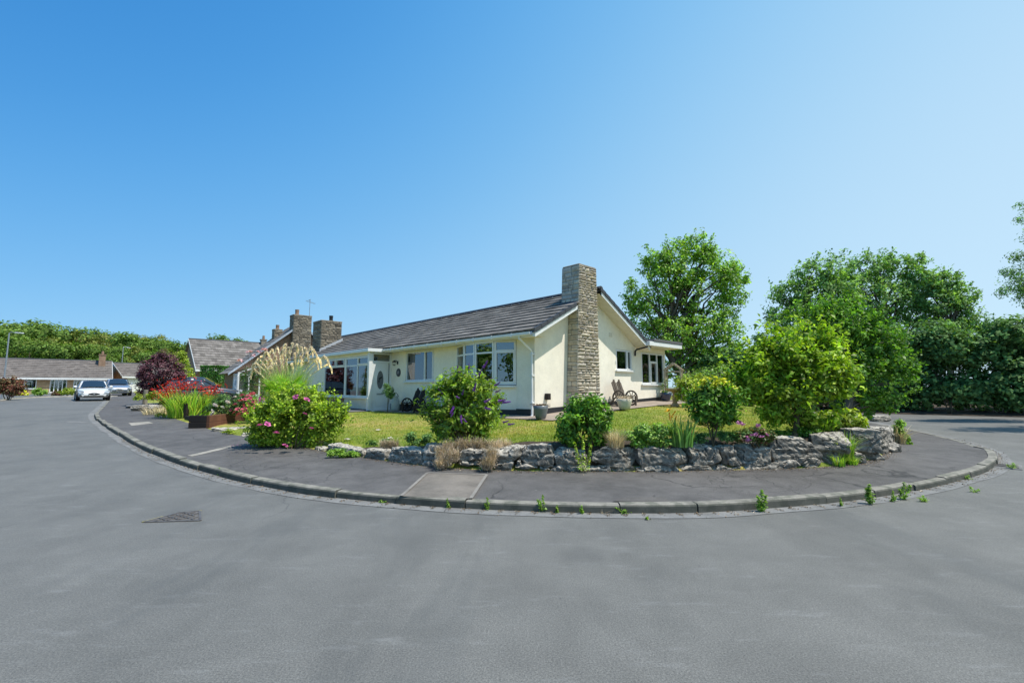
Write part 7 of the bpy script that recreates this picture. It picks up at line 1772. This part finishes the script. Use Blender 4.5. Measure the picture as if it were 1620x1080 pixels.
for (i_, j_, s0, s1) in ((3, 0, .42, 1.02), (2, 3, -.05, .16)):
    A_, B2 = GQ[i_], GQ[j_]; d = B2 - A_; l_ = np.linalg.norm(d); d = d / l_; n_ = np.array([-d[1], d[0]]); n_ = n_ if np.dot(n_, A_) > 0 else -n_
    m = MB(); m.obox((*A_, 0), (*d, 0), (*n_, 0), l_ * s0, l_ * s1, 0.0, .03, .0, .0055); m.build('yellow_mark', yl, t)
# gully at the right bend
c = on_road(1588, 737)
t = thing('road_gully', 'concrete gully block set in the channel at the right bend', 'gully', (c[0], c[1], road_z(c[0], c[1])), .75)
m = MB(); m.box(-.33, .33, -.22, .22, -.05, .012); m.build('surround', MT['channel'], t, bevel=.01)
m = MB()
for k in range(7): m.box(-.2 + k * .055, -.2 + k * .055 + .03, -.15, .15, .013, .022)
m.box(-.23, .22, -.18, -.15, .013, .022); m.box(-.23, .22, .15, .18, .013, .022); m.build('grating', M_RUST, t)

# ------------------------------------------------------------------ lawn grass: short blades over the turf
rs = np.random.RandomState(140); P = []
while len(P) < 52000:
    n_ = 30000; X = rs.uniform(-6, 11, n_); Y_ = rs.uniform(7.5, 19, n_)
    for x, y in zip(X, Y_):
        if rs.rand() > min(1, (9.5 / y)**2.2): continue
        i = back_idx(x, y); nv = np.array([-wall_tangent(i)[1], wall_tangent(i)[0]]); d = float(np.dot(np.array([x, y]) - BACK[i], nv))
        if d < .55 + .3 * mnoise.noise(Vector((x * 2, y * 2, 1))): continue
        q = np.array([x, y]) - HC; u, v = float(np.dot(q, UU)), float(np.dot(q, VV))
        if u > -1.4 and v > -.8 and v < 9: continue
        P.append((x, y, 0))
        if len(P) >= 52000: break
P = np.array(P); P[:, 2] = [gz(a, b_) - .005 for a, b_ in P[:, :2]]
n_ = len(P); hh = rs.uniform(.025, .06, n_); dn = rs.normal(size=(n_, 2)) * .022
o = obj('grass', blade_mesh('grass', P, hh, np.full(n_, .012), dn, rs, 2, .6), BL['grass']); o['kind'] = 'stuff'
# clover, daisies and fallen petals on turf and under the roses
rs = np.random.RandomState(141)
for k, (px, py) in enumerate(((598, 682), (549, 697), (617, 695))):
    q = on_garden(px, py); o = obj('rose_petals', petal_mesh('rose_petals', [(7, .07, .06, .15), (5, .05, .04, .4)], 20 + k), FL['white'], None, (q[0], q[1], gz(q[0], q[1]) + .04)); tag(o, ['pale bloom lying on the lawn nearest the house left of the buddleia', 'pale bloom lying on the lawn above the flat pale stone', 'pale bloom at the lawn edge near the thin dry tuft'][k], 'flower')
# fallen leaves and crumbs along the wall foot, in the channel and under the shrub rose
P = []
for i in range(NP):
    if BACK[i][1] < 13 and BACK[i][0] > -6:
        tg = wall_tangent(i); nn = np.array([-tg[1], tg[0]])
        for q in range(26): a_ = BACK[i] + tg * rs.normal() * .1 - nn * abs(rs.normal()) * .09; P.append((a_[0], a_[1], near_pave(a_[0], a_[1]) + .012))
    if KERB[i][1] < 12:
        n2 = nrm(i)
        for q in range(16): a_ = KERB[i] - n2 * (abs(rs.normal()) * .07 + .01) + rs.normal(size=2) * .02; P.append((a_[0], a_[1], road_z(a_[0], a_[1]) + .013))
P = np.array(P); V, Fc = leaf_quads(P, rs.normal(size=(len(P), 3)) * .35 + np.array([0, 0, 1]), .022, .6, rs)
o = obj('leaf_litter', mesh('leaf_litter', V, Fc), m_leaf('dry litter', [(.16, .10, .05), (.24, .16, .09), (.10, .07, .045), (.32, .26, .17)], .1)); o['kind'] = 'stuff'
c = on_pave(412, 704); n_ = 140; P = np.array([(c[0] + rs.normal() * .35, c[1] + rs.normal() * .2, 0) for _ in range(n_)]); P[:, 2] = [near_pave(a, b_) + .012 for a, b_ in P[:, :2]]
V, Fc = leaf_quads(P, rs.normal(size=(n_, 3)) * .3 + np.array([0, 0, 1]), .035, .7, rs); o = obj('fallen_petals', mesh('fallen_petals', V, Fc), FL['lilac']); o['kind'] = 'stuff'
